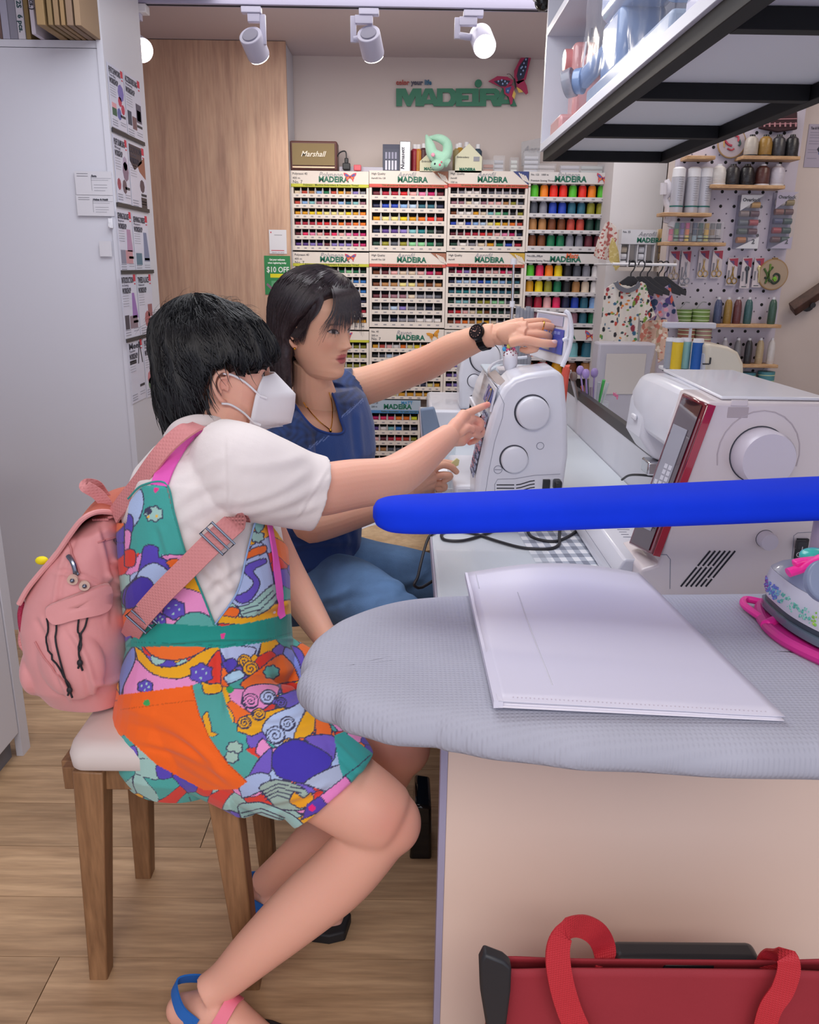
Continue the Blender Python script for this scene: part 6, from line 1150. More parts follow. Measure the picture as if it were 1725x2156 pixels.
b0 = sc(.92, .0085); b1 = sc(.96, .03); b2 = sc(.86, .047); b3 = sc(.6, .062, (.02, 0)); b4 = sc(.38, .075, (.035, 0))
MB().rings([b0, sc(.95, .018), b1, b2]).build('dotted_shell', mat('iron_white', 'dcdee8', .25, coat=.4), t, smooth=60)
MB().rings([sc(.855, .0475), sc(.75, .056, (.008, 0)), b3, b4]).build('grey_top', mat('iron_grey', '9098ac', .35, coat=.3), t, smooth=60)
rs = random.Random(9); q = MB(); 
for k in range(240):
    i = rs.randrange(2, int(len(so)*.62)); f_ = rs.random(); v = rs.uniform(.1, .95)
    lo = sc(.952, .012)[i].lerp(sc(.952, .012)[i+1], f_); hi_ = sc(.962, .032)[i].lerp(sc(.962, .032)[i+1], f_); p = lo.lerp(hi_, v)
    d = (p-cS); d.z = 0; d.normalize(); xr = (p.x-so[14].x)
    q.col = rs.choice([['8c4ca8', '7c8cd8'], ['6c7cd0', '78b8d0'], ['60b8a8', '90d0c0'], ['b8d860', '88c850']][max(0, min(3, int((1-i/27)*4.2)))]); r = rs.choice([.0008, .0012, .0018]); q.ell(p+d*.0002, (r, r, r*1.2), 7, 5)
q.build('colour_dots', m_attr, t, kind='stuff', smooth=0)
q = MB(); q.tube(cr([P(1660, 1206, .88), P(1690, 1196, .88), P(1725, 1178, .87), P(1770, 1160, .86)], 5), [.005]*16, 10, flat=(1, 1.5)); q.build('spray_nose', m_pk, t)
q = MB(); q.strap(cr([P(1672, 1188, .885), P(1690, 1183, .885), P(1720, 1180, .88)], 4), .012, .008, (0, 0, 1)); q.build('nose_bridge', m_pk, t, bevel=.002)
q = MB(); q.ell(P(1715, 1170, .90), (.017, .014, .009)); q.build('teal_cap', mat('teal_gloss', '38b8b0', .3, coat=.5), t)
q = MB(); p = P(1735, 1225, .83); q.cyl(p, p+Vector((0, -.012, .006)), .024, n=28); q.build('dial', mat('iron_dial', '7c88a4', .4), t, bevel=.003)
# cables on the table
def ztb_(x, y, dz=.004): return PZ(x, y, ZT_+dz)
m_cord = mat('cord_black', '26262c', .5)
q = MB(); q.tube(cr([ztb_(1225, 1108), ztb_(1200, 1128), ztb_(1165, 1140), ztb_(1120, 1130), ztb_(1108, 1105)], 8), .0034, 8)
q.tube(cr([ztb_(1180, 1105), ztb_(1178, 1128), ztb_(1176, 1148), ztb_(1150, 1156), ztb_(1100, 1153), ztb_(1050, 1140), ztb_(1000, 1124), ztb_(960, 1118), ztb_(932, 1122), ztb_(936, 1136), ztb_(975, 1138), ztb_(1020, 1125), ztb_(1060, 1108)], 8), .0034, 8)
t = q.build('power_lead', m_cord, None, label='black power cord looped across the white table in front of the machines', cat='cord')
t2 = MB().tube(cr([ztb_(935, 1104), ztb_(912, 1122, .005), Vector((XT-.012, ztb_(900, 1130).y, ZT_-.01)), Vector((XT-.030, ztb_(900, 1135).y-.05, ZT_-.06)), Vector((XT-.030, ztb_(900, 1135).y-.05, .66)), Vector((XT+.08, 1.75, .60)), Vector((XT+.12, 1.7, .02))], 8), .0032, 8).build('pedal_lead', m_cord, None, label='black cord hanging down over the left edge of the table', cat='cord')
q = MB().tube(cr([PX(1310, 1010, .57), PX(1325, 1001, .57), PX(1350, 1000, .575), PX(1385, 1004, .60)], 6), .003, 8).build('short_lead', m_cord, None, label='short black cord arching beside the needle of the large machine', cat='cord')
# gingham cloth under clear mat
a0, a1, a2, a3 = ztb_(1088, 1116, .001), ztb_(1225, 1116, .001), ztb_(1292, 1196, .001), ztb_(1138, 1200, .001)
t = thing('gingham_cloth', (a0+a1+a2+a3)/4, 'grey and white gingham cloth on the table in front of the folder', 'cloth'); q = MB(); n_ = 22
for i in range(n_):
    for j in range(n_):
        f = lambda u, v: a0.lerp(a1, u).lerp(a3.lerp(a2, u), v)
        s_ = (i//2 % 2)+(j//2 % 2); q.col = ['eceef4', 'b4bac8', '868c9c'][s_]; c0, c1, c2, c3 = f(i/n_, j/n_), f((i+1)/n_, j/n_), f((i+1)/n_, (j+1)/n_), f(i/n_, (j+1)/n_)
        b_ = len(q.v); q.v += [tuple(p) for p in (c0, c1, c2, c3)]; q.f.append((b_+3, b_+2, b_+1, b_)); q.c += [tuple(lin(q.col))]*4
o = q.build('cloth', mat('cloth_print', 'ffffff', .85, mode='attr'), t, smooth=0)
MB().bb(XT+.006, .30, 1.2, 1.62, ZT_+.0024, ZT_+.0034).build('clear_mat', mat('clear_sheet', 'e8eef4', .08, alpha=.18), None, label='clear plastic sheet covering the front left of the white table', cat='mat')
# red tote bag
YBG = .88; ztb = P(1400, 2026, YBG).z-.028
xl, xr = P(1040, 2040, YBG).x, P(1820, 2040, YBG).x
m_red = mat('bag_red', '9c2a36', .75, var=(6, .06), bump=(300, .1)); m_web = mat('web_red', 'c42c38', .6, weave=(90, .5, 'Z'))
t = thing('tote_bag', ((xl+xr)/2, YBG, 0), 'dark red fabric tote bag with webbing handles standing under the counter', 'bag')
R_ = []
for z, gx, gy in ((.002, 0, .06), (.03, .0, .066), (.2, 0, .05), (ztb-.015, -.004, .016), (ztb, -.006, .012)):
    R_.append([Vector(((xl+xr)/2+((xr-xl)/2+gx)*math.copysign(abs(cos(a))**.35, cos(a)), YBG+.012+gy*1.0+gy*math.copysign(abs(sin(a))**.5, sin(a)), z+.003*sin(a*3))) for a in [2*pi*k/48 for k in range(48)]])
o = MB().rings(R_, cap=False).build('body', m_red, t, smooth=60, fixn=False); s_ = o.modifiers.new('s', 'SOLIDIFY'); s_.thickness = .003
def bp(x, y, d=0): return P(x, y, YBG-.004+d)
MB().strap(cr([bp(1232, 2200, -.006), bp(1200, 2130, -.008), bp(1180, 2060, -.010), bp(1175, 2000, -.008), bp(1190, 1962, -.002), bp(1222, 1950, .02), bp(1255, 1965, .04), bp(1272, 1995, .06), bp(1276, 2034, .05)], 6), .034, .003, [Vector((.25, -1, 0))]*25+[Vector((.1, -1, .2))]*8+[Vector((.3, -1, 0))]*16).build('handle', m_web, t, smooth=60)
MB().strap(cr([bp(1598, 2220, -.006), bp(1620, 2130, -.008), bp(1648, 2085, -.010), bp(1662, 2040, -.010), bp(1655, 2012, -.004), bp(1636, 2008, .03), bp(1618, 2022, .045), bp(1615, 2040, .045)], 6), .028, .003, [Vector((-.35, -1, .1))]*43).build('handle', m_web, t, smooth=60)
a, b = bp(1012, 2012, .03), bp(1078, 2200, .03)
q = MB(); q.prism([bp(1010, 2030, .0), bp(1020, 2010, .0), bp(1062, 2026, -.004), bp(1078, 2040, -.006), bp(1076, 2090, -.006), bp(1062, 2200, -.004), bp(1030, 2200, 0), bp(1012, 2090, 0)], (0, .02, 0)); q.build('side_strap', mat('strap_black', '24262c', .5), t, bevel=.004)
t = thing('black_case', (.35, YBG+.05, .1), 'glossy black case with a moulded clasp poking out of the red tote bag', 'case')
a, b = P(1300, 1985, YBG+.045), P(1606, 2040, YBG+.045)
MB().bb(a.x, b.x, YBG+.045, YBG+.085, .08, a.z-.030).build('case', mat('case_black', '26262a', .35), t, bevel=.012, seg=4)
c = P(1455, 2003, YBG+.042); MB().bb(c.x-.036, c.x+.036, YBG+.040, YBG+.046, a.z-.047, a.z-.033).build('clasp', mat('case_black2', '1e1e22', .3), t, bevel=.004)
# stool of the masked woman
fl1, bl1 = PZ(196, 2062, 0), PZ(306, 1842, 0); fr1 = PZ(540, 2084, 0)
t = thing('stool', (-.45, 1.4, 0), 'square wooden stool with a cream padded seat, under the masked woman', 'stool')
m_oak = wood('stool_oak', '7a5638', '9c7450', (14, 14, 1.5), .5); ZS_ = .475
xs0, xs1, ys0, ys1 = -.615, -.315, 1.255, 1.555
for x, y, sx, sy in ((fl1.x+.012, fl1.y+.012, .026, .006), (bl1.x, bl1.y, .02, -.006), (fr1.x-.01, fr1.y+.012, -.035, .01), (-.30, 1.56, -.02, -.008)):
    MB().tube([(x, y, .0), (x+sx*.0+sx, y+sy, ZS_-.01)], [.0245, .038], 4, up=(1, 1, 0)).build('leg', m_oak, t, bevel=.003)
for a_, b_ in (((-.59, 1.27), (-.34, 1.27)), ((-.59, 1.54), (-.34, 1.54)), ((-.60, 1.29), (-.60, 1.52)), ((-.345, 1.29), (-.345, 1.52))):
    MB().box(((a_[0]+b_[0])/2, (a_[1]+b_[1])/2, ZS_-.035), (abs(b_[0]-a_[0])+.02, abs(b_[1]-a_[1])+.02, .045)).build('apron', m_oak, t, bevel=.002)
def rr(cx, cy, hx, hy, r, z, n=10):
    o = []
    for k, (sx, sy) in enumerate(((1, 1), (-1, 1), (-1, -1), (1, -1))):
        for j in range(n): a = pi/2*k+pi/2*j/(n-1); o.append(Vector((cx+sx*(hx-r)+r*cos(a), cy+sy*(hy-r)+r*sin(a), z)))
    return o
cx, cy = -.436, 1.405
MB().rings([rr(cx, cy, .134, .172, .02, ZS_), rr(cx, cy, .139, .18, .03, ZS_+.006), rr(cx, cy, .141, .182, .03, ZS_+.03), rr(cx, cy, .137, .178, .035, ZS_+.045), rr(cx, cy, .128, .16, .04, ZS_+.055), rr(cx, cy, .09, .1, .04, ZS_+.060)]).build('seat_pad', mat('seat_cream', 'ddd2cc', .6), t, smooth=60)
# second woman's stool, chair, round stool, pedal
t = thing('stool', (-.28, 2.1, 0), 'wooden stool with padded seat hidden under the woman in navy', 'stool')
for x, y in ((-.42, 1.94), (-.42, 2.24), (-.12, 1.94), (-.12, 2.24)): MB().tube([(x, y, 0), (x, y, .46)], [.024, .034], 4, up=(1, 1, 0)).build('leg', m_oak, t)
MB().rings([rr(-.27, 2.09, .19, .19, .04, .461), rr(-.27, 2.09, .2, .2, .04, .49), rr(-.27, 2.09, .17, .17, .05, .515)]).build('seat_pad', MATS['seat_cream'], t)
c = PZ(862, 1155, .46); t = thing('round_stool', (c.x, c.y, 0), 'round light wooden stool top left of the table beyond the jeans', 'stool'); m_lw = wood('light_wood', 'b8946c', 'd0b088', (5, 5, 5), .5)
MB().lathe([(0, 0), (.15, 0), (.155, .006), (.155, .02), (0, .024)], (c.x-.02, c.y+.06, .46), 36, cap=False).build('seat', m_lw, t)
for a_ in range(4): MB().cyl((c.x-.02+.08*cos(a_*pi/2+.6), c.y+.06+.08*sin(a_*pi/2+.6), .46), (c.x-.02+.12*cos(a_*pi/2+.6), c.y+.06+.12*sin(a_*pi/2+.6), 0), .014, .011, 10).build('leg', m_lw, t)
c = P(775, 1128, 2.9); t = thing('white_chair', (c.x, 2.95, 0), 'white plastic chair with wooden legs partly seen past the blue board', 'chair')
zc = PZ(775, 1128, .45); q = MB(); R_ = []
MB().rings([rr(zc.x, zc.y+.2, .13, .14, .06, .42), rr(zc.x, zc.y+.2, .17, .18, .08, .445), rr(zc.x, zc.y+.2, .19, .19, .08, .47)]).build('seat', m_white, t, smooth=60)
for sx, sy in ((-1, -1), (1, -1), (-1, 1), (1, 1)): MB().cyl((zc.x+sx*.11, zc.y+.2+sy*.11, .43), (zc.x+sx*.17, zc.y+.2+sy*.17, 0), .016, .011, 10).build('leg', m_lw, t)
c = PZ(885, 1812, 0); t = thing('foot_pedal_box', (c.x, c.y+.06, 0), 'glossy black box standing on the floor beside the knee', 'box'); 
a = P(862, 1812, c.y); b = P(912, 1700, c.y); MB().prism([Vector((a.x, c.y, .001)), Vector((b.x, c.y, .001)), Vector((b.x-.004, c.y, b.z)), Vector((a.x+.012, c.y, b.z+.006))], (0, .12, 0)).build('box', mat('glossy_black', '0c0c10', .08), t, bevel=.006)
MB().box((b.x-.003, c.y+.05, .06), (.004, .05, .03)).build('label', m_paper, t)
# ---------------- people kit
def evalmesh(me, voxel, smooth=4, extra=None):
    o = bpy.data.objects.new('tmp', me); C.objects.link(o)
    r = o.modifiers.new('r', 'REMESH'); r.mode = 'VOXEL'; r.voxel_size = voxel; r.adaptivity = 0
    if smooth: s = o.modifiers.new('s', 'SMOOTH'); s.factor = .5; s.iterations = smooth
    bpy.context.view_layer.update()
    m2 = bpy.data.meshes.new_from_object(o.evaluated_get(bpy.context.evaluated_depsgraph_get()))
    bpy.data.objects.remove(o); return m2
def VF(me):
    V = np.zeros(len(me.vertices)*3); me.vertices.foreach_get('co', V); N = np.zeros(len(me.vertices)*3); me.vertices.foreach_get('normal', N)
    F = [tuple(p.vertices) for p in me.polygons]; return V.reshape(-1, 3), F, N.reshape(-1, 3)
def fuse(mb, voxel, smooth=4):
    import bmesh
    me = mb.mesh('t', 0); bm = bmesh.new(); bm.from_mesh(me); bmesh.ops.recalc_face_normals(bm, faces=bm.faces); bm.to_mesh(me); bm.free()
    return VF(evalmesh(me, voxel, smooth))
def emit(name, V, F, col, m, parent, **k):
    me = bpy.data.meshes.new(name); c = V.mean(0); me.from_pydata((V-c).tolist(), [], F); me.update()
    if col is not None:
        a = me.color_attributes.new('Col', 'FLOAT_COLOR', 'POINT'); a.data.foreach_set('color', np.concatenate([col, np.ones((len(col), 1))], 1).astype(np.float32).ravel())
    me.polygons.foreach_set('use_smooth', [True]*len(me.polygons)); me.materials.append(m)
    return mkobj(name, me, parent, Vector(c), **k)
def joinVF(L):
    Vs, Fs, Ns, n = [], [], [], 0
    for V, F, N in L: Vs.append(V); Ns.append(N); Fs += [tuple(i+n for i in f) for f in F]; n += len(V)
    return np.concatenate(Vs), Fs, np.concatenate(Ns)
RCn = np.array(RC)
def proj(V):
    q = (V-np.array([0, 0, 1.32])) @ RCn; return np.stack([862.5+FPX*q[:, 0]/-q[:, 2], 1078-FPX*q[:, 1]/-q[:, 2]], 1)
def nz(V, s, seed=0, st=(1, 1, 1)):
    return np.array([noise.noise(Vector((v[0]*s*st[0]+seed, v[1]*s*st[1], v[2]*s*st[2]))) for v in V])
def sins(V, seed, n=6, lo=20, hi=60, dirs=None):
    r = np.random.RandomState(seed); o = np.zeros(len(V))
    for i in range(n):
        d = r.normal(size=3) if dirs is None else np.array(dirs)+r.normal(size=3)*.3; d /= np.linalg.norm(d); f = r.uniform(lo, hi); o += np.sin((V @ d)*f+r.uniform(0, 6)+1.5*np.sin((V @ r.normal(size=3))*f*.4))/n
    return o
def gs(x, c, s): return np.exp(-((x-c)/s)**2)
def dist_poly(Q, poly, closed=True):
    P_ = np.array(poly, float); n = len(P_); d = np.full(len(Q), 1e9); ins = np.zeros(len(Q), bool)
    for i in range(n if closed else n-1):
        a, b = P_[i], P_[(i+1) % n]; ab = b-a; t = np.clip(((Q-a) @ ab)/(ab @ ab+1e-9), 0, 1); d = np.minimum(d, np.hypot(*(Q-(a+t[:, None]*ab)).T))
        if closed:
            c = ((a[1] > Q[:, 1]) != (b[1] > Q[:, 1])) & (Q[:, 0] < (b[0]-a[0])*(Q[:, 1]-a[1])/(b[1]-a[1]+1e-12)+a[0]); ins ^= c
    return d, ins
m_skin1 = mat('skin', 'ffffff', .5, mode='attr', sss=.25, bump=(420, .06), spec=.35)
# ---- head
HT = np.array([(-.120, .052, -.005, .012), (-.116, .066, -.010, .026), (-.107, .078, -.02, .038), (-.092, .082, -.035, .047), (-.073, .0815, -.05, .055), (-.05, .0815, -.068, .062), (-.025, .082, -.082, .067), (0, .0825, -.092, .071), (.025, .0865, -.097, .0745), (.05, .086, -.098, .0755), (.075, .077, -.092, .071), (.095, .058, -.074, .057), (.108, .034, -.045, .036), (.113, .008, -.012, .010)])
def headmesh(O, f, up=(0, 0, 1), s=1, neck=None, mouth=0, jaw=0):
    f = Vector(f).normalized(); l = Vector(up).cross(f).normalized(); u = f.cross(l); M = np.array([f, l, u]); O = np.array(O)
    nz_, na = 150, 160; zz = np.concatenate([np.linspace(-.120, .108, nz_), [.1105, .113]]); R_ = []
    for z in zz:
        xf, xb, w_ = [np.interp(z, HT[:, 0], HT[:, i]) for i in (1, 2, 3)]; w_ *= 1-jaw*float(sstep(.03, .10, -z)); a = np.linspace(0, 2*pi, na, endpoint=False); c, s_ = np.cos(a), np.sin(a)
        cx = (xf+xb)/2+.006; ax = np.where(c > 0, xf-cx, cx-xb); x = cx+ax*np.sign(c)*np.abs(c)**.9; y = w_*np.sign(s_)*np.abs(s_)**.86
        g = np.clip(c, 0, 1)**1.2; ay = np.abs(y)
        nose = .023*gs(y, 0, .0085+.004*gs(z, -.032, .012))*np.interp(z, [-.046, -.0385, -.031, -.01, .012, .03], [0, .55, 1, .55, .18, 0])
        wing = .0095*gs(ay, .0115, .0055)*gs(z, -.034, .0075)
        sock = -.0075*gs(ay, .031, .014)*gs(z, .003, .011)-.003*gs(ay, .014, .008)*gs(z, .004, .012)
        ball = .0045*gs(ay, .031, .010)*gs(z, .000, .006)
        lip = .0065*gs(y, 0, .021)*gs(z, -.0565, .0048)+.007*gs(y, 0, .018)*gs(z, -.0675, .0055)-.0055*gs(y, 0, .022)*gs(z, -.0618, .0018+.0015*mouth)
        etc = .003*gs(z, .024, .009)*gs(ay, .03, .02)+.006*gs(y, 0, .020)*gs(z, -.098, .012)+.004*gs(ay, .042, .016)*gs(z, -.028, .016)-.003*gs(y, 0, .025)*gs(z, -.083, .008)-.0018*gs(y, 0, .003)*gs(z, -.048, .004)
        x = x+g*(nose+wing+sock+ball+lip+etc)
        R_.append(O+(np.stack([x, y, np.full(na, z)], 1)*s) @ M)
    mb = MB(); mb.rings([[tuple(p) for p in r] for r in R_])
    loc = lambda x, y, z: Vector(O+np.array([x, y, z])*s @ M)
    for sg in (-1, 1):   # ears
        e = [(.004, sg*.074, -.004), (.000, sg*.083, .008), (-.010, sg*.088, .011), (-.020, sg*.089, .000), (-.021, sg*.087, -.016), (-.014, sg*.082, -.030), (-.004, sg*.077, -.041), (.003, sg*.073, -.043)]
        mb.tube([loc(*p) for p in cr(e, 4)], crv([.003, .0034, .0036, .0036, .0036, .0036, .0052, .004], 4), 8)
        mb.tube([loc(*p) for p in cr([(.000, sg*.078, -.002), (-.010, sg*.081, -.003), (-.013, sg*.081, -.015), (-.006, sg*.078, -.027)], 4)], .0028, 8)
        mb.tube([loc(.004, sg*.075, -.014), loc(.003, sg*.075, -.024)], .0034, 8)
        mb.tube([loc(-.008, sg*.066, -.010), loc(-.008, sg*.077, -.012)], [.013, .012], 12, flat=(1, 1))
    if neck: mb.tube(*neck)
    V, F, N = fuse(mb, .0016, 2); L = ((V-O) @ M.T)/s; return V, F, N, L, loc, M
def paint_face(L, base, brow, lipc, eyes=True, redn='c87870'):
    col = np.tile(np.array(lin(base)), (len(L), 1)); x, y, z = L.T; ay = np.abs(y); fr = x > .05
    def mixc(w_, c): col[:] = col*(1-w_[:, None])+np.array(lin(c))*w_[:, None]
    mixc(.35*gs(ay, .045, .018)*gs(z, -.028, .018)*(x > .03), redn); mixc(.35*gs(ay, .078, .006)*(x < .01)*(z < .02)*(z > -.05), redn); mixc(.25*gs(z, -.036, .008)*gs(y, 0, .012)*fr, redn)
    mixc(.22*gs(ay, .031, .014)*gs(z, .010, .008)*fr, '9c6458')
    if eyes:
        e = (ay-.031)/.0138; up = .0054*np.sqrt(np.clip(1-e*e, 0, 1))+.0005; dn = -.0030*np.sqrt(np.clip(1-e*e, 0, 1)); zz = z-.0008-(ay-.031)*.10; ins = (np.abs(e) < 1) & (zz < up) & (zz > dn) & fr
        col[ins] = lin('cfc6c4'); iris = ins & (np.hypot(ay-.032, zz-.0010) < .0050); col[iris] = lin('281c1c')
        lash = (np.abs(e) < 1.15) & (np.abs(zz-up) < .0017) & fr; col[lash] = lin('2c1e20'); mixc(.5*((np.abs(e) < 1) & (np.abs(zz-dn) < .0007) & fr), '6c4440')
        mixc(.85*gs(zz, .0205-.10*np.clip((ay-.033), 0, 1)*3, .0026)*sstep(.015, .020, ay)*(1-sstep(.044, .052, ay))*fr, brow)
    if lipc:
        m = np.clip(1.15-(y/.021)**2, 0, 1)*fr; top = -.0515-.15*(np.abs(y))**1.0*.25+.0012*gs(ay, .005, .003); bot = -.0735+.010*(ay/.021)**2
        w_ = m*sstep(bot-.001, bot+.001, z)*(1-sstep(top-.001, top+.001, z)); mixc(np.clip(w_*1.2, 0, .95), lipc); mixc(.8*m*gs(z, -.0620, .0014), '4c2024')
        mixc(.6*gs(ay, .0075, .0028)*gs(z, -.0405, .002)*fr, '5c3430')
    return col
def sphere_hair(loc, Rf, hl, n=110, m=90, cen=(-.006, 0, .01)):
    R_ = []; c = Vector(cen)
    for i in range(1, m):
        th = pi*i/m; ring = []
        for k in range(n):
            a = 2*pi*k/n; d = Vector((sin(th)*cos(a), sin(th)*sin(a), cos(th))); r = Rf(d); w_ = hl(d); ring.append(loc(*(c+d*(r*w_+.05*(1-w_)))))
        R_.append(ring)
    return R_
def strandtube(mb, pts, r):
    pts = [Vector(p) for p in pts]; R_ = []; m = len(pts)
    for i, p in enumerate(pts):
        t = (pts[min(i+1, m-1)]-pts[max(i-1, 0)]).normalized(); a = t.orthogonal().normalized(); b = t.cross(a); rr_ = r*(1-.75*(i/(m-1))**2)
        R_.append([p+a*rr_, p-a*rr_*.5+b*rr_*.87, p-a*rr_*.5-b*rr_*.87])
    mb.rings(R_)
def finger(mb, pts, r, n=12):
    mb.tube(cr(pts, 4), crv([r*1.08, r, r*.95, r*.82][:len(pts)] if len(pts) <= 4 else [r*1.08]+[r]*(len(pts)-2)+[r*.8], 4), n); mb.ell(pts[-1], (r*.86,)*3, 12, 8)
# ---------------- woman with black hair, mask and printed dungarees
per1 = thing('person', (-.45, 1.4, 0), 'seated person with short black hair, white mask, white tee and colourful printed dungaree shorts', 'person')
SK1 = 'ecb59e'
O1 = P(461, 782, 1.45); f1 = Vector((.93, .36, -.10)); 
neck1 = ([P(430, 960, 1.40), P(448, 900, 1.42), P(470, 850, 1.44)], [(.075, .08), (.056, .058), (.054, .056)], 24)
V, F, N, L, loc1, M1 = headmesh(O1, f1, neck=neck1)
col = paint_face(L, SK1, '2c2426', 'b86c68'); HD = (V, F, N)
h = MB()
# right arm (pointing)
Y_ = lambda x, y, Y: P(x, y, Y)
ra = cr([Y_(560, 1012, 1.31), Y_(650, 1032, 1.34), Y_(740, 1020, 1.40), Y_(820, 1008, 1.46), Y_(870, 978, 1.53), Y_(910, 945, 1.60), Y_(945, 917, 1.665)], 6)
rr_ = crv([.046, .046, .0445, .041, .0375, .031, (.0245)], 6)
h.tube(ra, rr_, 28)
wr = Y_(945, 917, 1.665); kn = {'i': Y_(980, 872, 1.71), 'm': Y_(992, 881, 1.725), 'r': Y_(996, 894, 1.735), 'p': Y_(992, 906, 1.74)}
for k, r in (('i', .0135), ('m', .014), ('r', .0135), ('p', .012)): h.tube(cr([wr, wr.lerp(kn[k], .5)+Vector((0, -.004, .002)), kn[k]], 4), [.0185]*2+[.016]*3+[r]*4, 14)
h.tube([Y_(950, 925, 1.67), Y_(972, 924, 1.69), Y_(986, 912, 1.71)], [.016, .016, .012], 14)
finger(h, [kn['i'], Y_(1003, 862, 1.725), Y_(1017, 856, 1.735), Y_(1027, 852, 1.742)], .0082)
finger(h, [kn['m'], Y_(1012, 889, 1.73), Y_(1008, 903, 1.722), Y_(993, 900, 1.705)], .0086)
finger(h, [kn['r'], Y_(1013, 902, 1.745), Y_(1012, 916, 1.735), Y_(998, 914, 1.71)], .0084)
finger(h, [kn['p'], Y_(1009, 912, 1.76), Y_(1003, 926, 1.752), Y_(989, 932, 1.74)], .0074)
finger(h, [Y_(958, 916, 1.672), Y_(974, 908, 1.675), Y_(984, 901, 1.685), Y_(994, 904, 1.694)], .0092)
ARM = fuse(h, .0017, 7)
h = MB(); la = cr([Y_(505, 985, 1.60), Y_(545, 1090, 1.66), Y_(595, 1190, 1.66), Y_(640, 1270, 1.62), Y_(690, 1350, 1.54)], 6); h.tube(la, crv([.052, .046, .040, .036, .025], 6), 20)
w2 = Y_(690, 1350, 1.54); d2 = Vector((.06, -.05, -.04)); sd = Vector((.3, .7, 0)).normalized()
for k in range(4): b_ = w2+d2*.9+sd*((k-1.5)*.017); h.tube([w2, b_], [.02, .012], 12); finger(h, [b_, b_+Vector((.03, -.02, -.006)), b_+Vector((.045, -.03, -.025)), b_+Vector((.05, -.032, -.038))], .0078)
finger(h, [w2+Vector((.01, -.02, 0)), w2+Vector((.035, -.045, -.01)), w2+Vector((.055, -.055, -.02))], .009)
ARM2 = fuse(h, .0028, 3)
# legs
h = MB(); hR = Vector((-.385, 1.31, .565)); kR = Y_(822, 1728, 1.165); aR = PZ(432, 2092, .085)
th = cr([hR, hR.lerp(kR, .5)+Vector((0, 0, .012)), Y_(765, 1693, 1.17), kR], 6); h.tube(th, crv([.092, .080, .067, .058], 6), 28)
h.ell(kR+Vector((-.004, 0, -.004)), (.057, .052, .058), 24, 16)
sh = cr([kR+Vector((-.008, 0, -.006)), Y_(725, 1835, 1.16), Y_(640, 1910, 1.155), Y_(540, 2000, 1.15), Y_(475, 2062, 1.15), aR], 6); h.tube(sh, crv([.052, .056, .053, .043, .034, .031], 6), 28)
he, ba, to = aR+Vector((-.045, .012, -.050)), aR+Vector((.11, -.04, -.065)), aR+Vector((.165, -.06, -.070))
h.tube(cr([he+Vector((.01, 0, 0)), aR+Vector((.02, -.004, -.03)), aR+Vector((.07, -.025, -.048)), ba, to], 5), crv([.030, .034, .030, .026, .016], 5), 20, flat=(.9, 1.15), up=(0, 0, 1)); h.ell(he, (.032, .028, .030))
hL = Vector((-.385, 1.50, .565)); kL = Y_(845, 1572, 1.345); aL = PZ(556, 1862, .09)
h.tube(cr([hL, hL.lerp(kL, .5)+Vector((0, 0, .012)), kL], 6), crv([.09, .078, .058], 6), 28); h.ell(kL, (.056, .054, .058), 24, 16)
h.tube(cr([kL+Vector((-.008, 0, -.006)), Y_(790, 1650, 1.36), Y_(700, 1735, 1.37), Y_(620, 1805, 1.38), aL], 6), crv([.05, .053, .047, .036, .032], 6), 28)
h.tube(cr([aL+Vector((-.035, .01, -.05)), aL+Vector((.02, -.004, -.03)), aL+Vector((.07, -.015, -.048)), aL+Vector((.12, -.02, -.065)), aL+Vector((.165, -.025, -.072))], 5), crv([.030, .034, .030, .026, .016], 5), 20, flat=(.9, 1.15), up=(0, 0, 1)); h.ell(aL+Vector((-.042, .012, -.055)), (.032, .028, .028))
LEG = fuse(h, .0038, 26)
h = MB(); 
def torso(secs, Yc, yaw=0, ex=0, dk=None, n=40, p=.9):
    R_ = []
    for s_ in secs:
        px, py, hp, ry = s_[:4]; Yq = s_[4] if len(s_) > 4 else Yc; c = P(px, py, Yq); d = (c-CAM).dot(RC @ Vector((0, 0, -1))); rx = (hp/1725*d if hp > 1 else hp)+ex; ry = ry+ex; ring = []
        for k in range(n):
            a = 2*pi*k/n; x, y = rx*math.copysign(abs(cos(a))**p, cos(a)), ry*math.copysign(abs(sin(a))**p, sin(a))
            ring.append(c+Vector((x*cos(yaw)-y*sin(yaw), x*sin(yaw)+y*cos(yaw), 0)))
        R_.append(ring)
    return R_
S1_ = [(395, 1606, 70, .11), (402, 1585, 122, .15), (412, 1540, 150, .175), (428, 1470, 168, .185), (440, 1400, 170, .18), (446, 1330, 160, .165), (440, 1250, 162, .155), (434, 1170, 162, .16), (428, 1100, 156, .168), (422, 1030, 145, .172), (420, 975, 122, .165), (424, 935, 92, .135), (432, 912, 60, .085), (438, 896, 45, .06)]
h = MB(); h.rings(torso(S1_, 1.40, 0, -.012)); BOD = fuse(h, .008, 4)
VA, FA, NA = joinVF([ARM, ARM2, LEG, BOD]); cA = np.tile(np.array(lin(SK1)), (len(VA), 1))
q_ = proj(VA); def_r = np.clip(.5+.9*sins(VA, 3, 6, 8, 25), 0, 1)[:, None]; cA = cA*(1-.25*def_r)+np.array(lin('dc8878'))*.25*def_r
for (cx_, cy_, r_, c_, a_) in ((822, 1735, 60, 'c86c60', .35), (560, 1760, 1, 'c86c60', 0), (1010, 895, 22, 'd87874', .35), (1026, 853, 8, 'e0606c', .5), (988, 930, 10, 'd84848', .45), (845, 1575, 60, 'b8685c', .4), (700, 1860, 150, 'd08878', .2)):
    w_ = (a_*np.exp(-((q_[:, 0]-cx_)**2+(q_[:, 1]-cy_)**2)/r_**2))[:, None]; cA = cA*(1-w_)+np.array(lin(c_))*w_
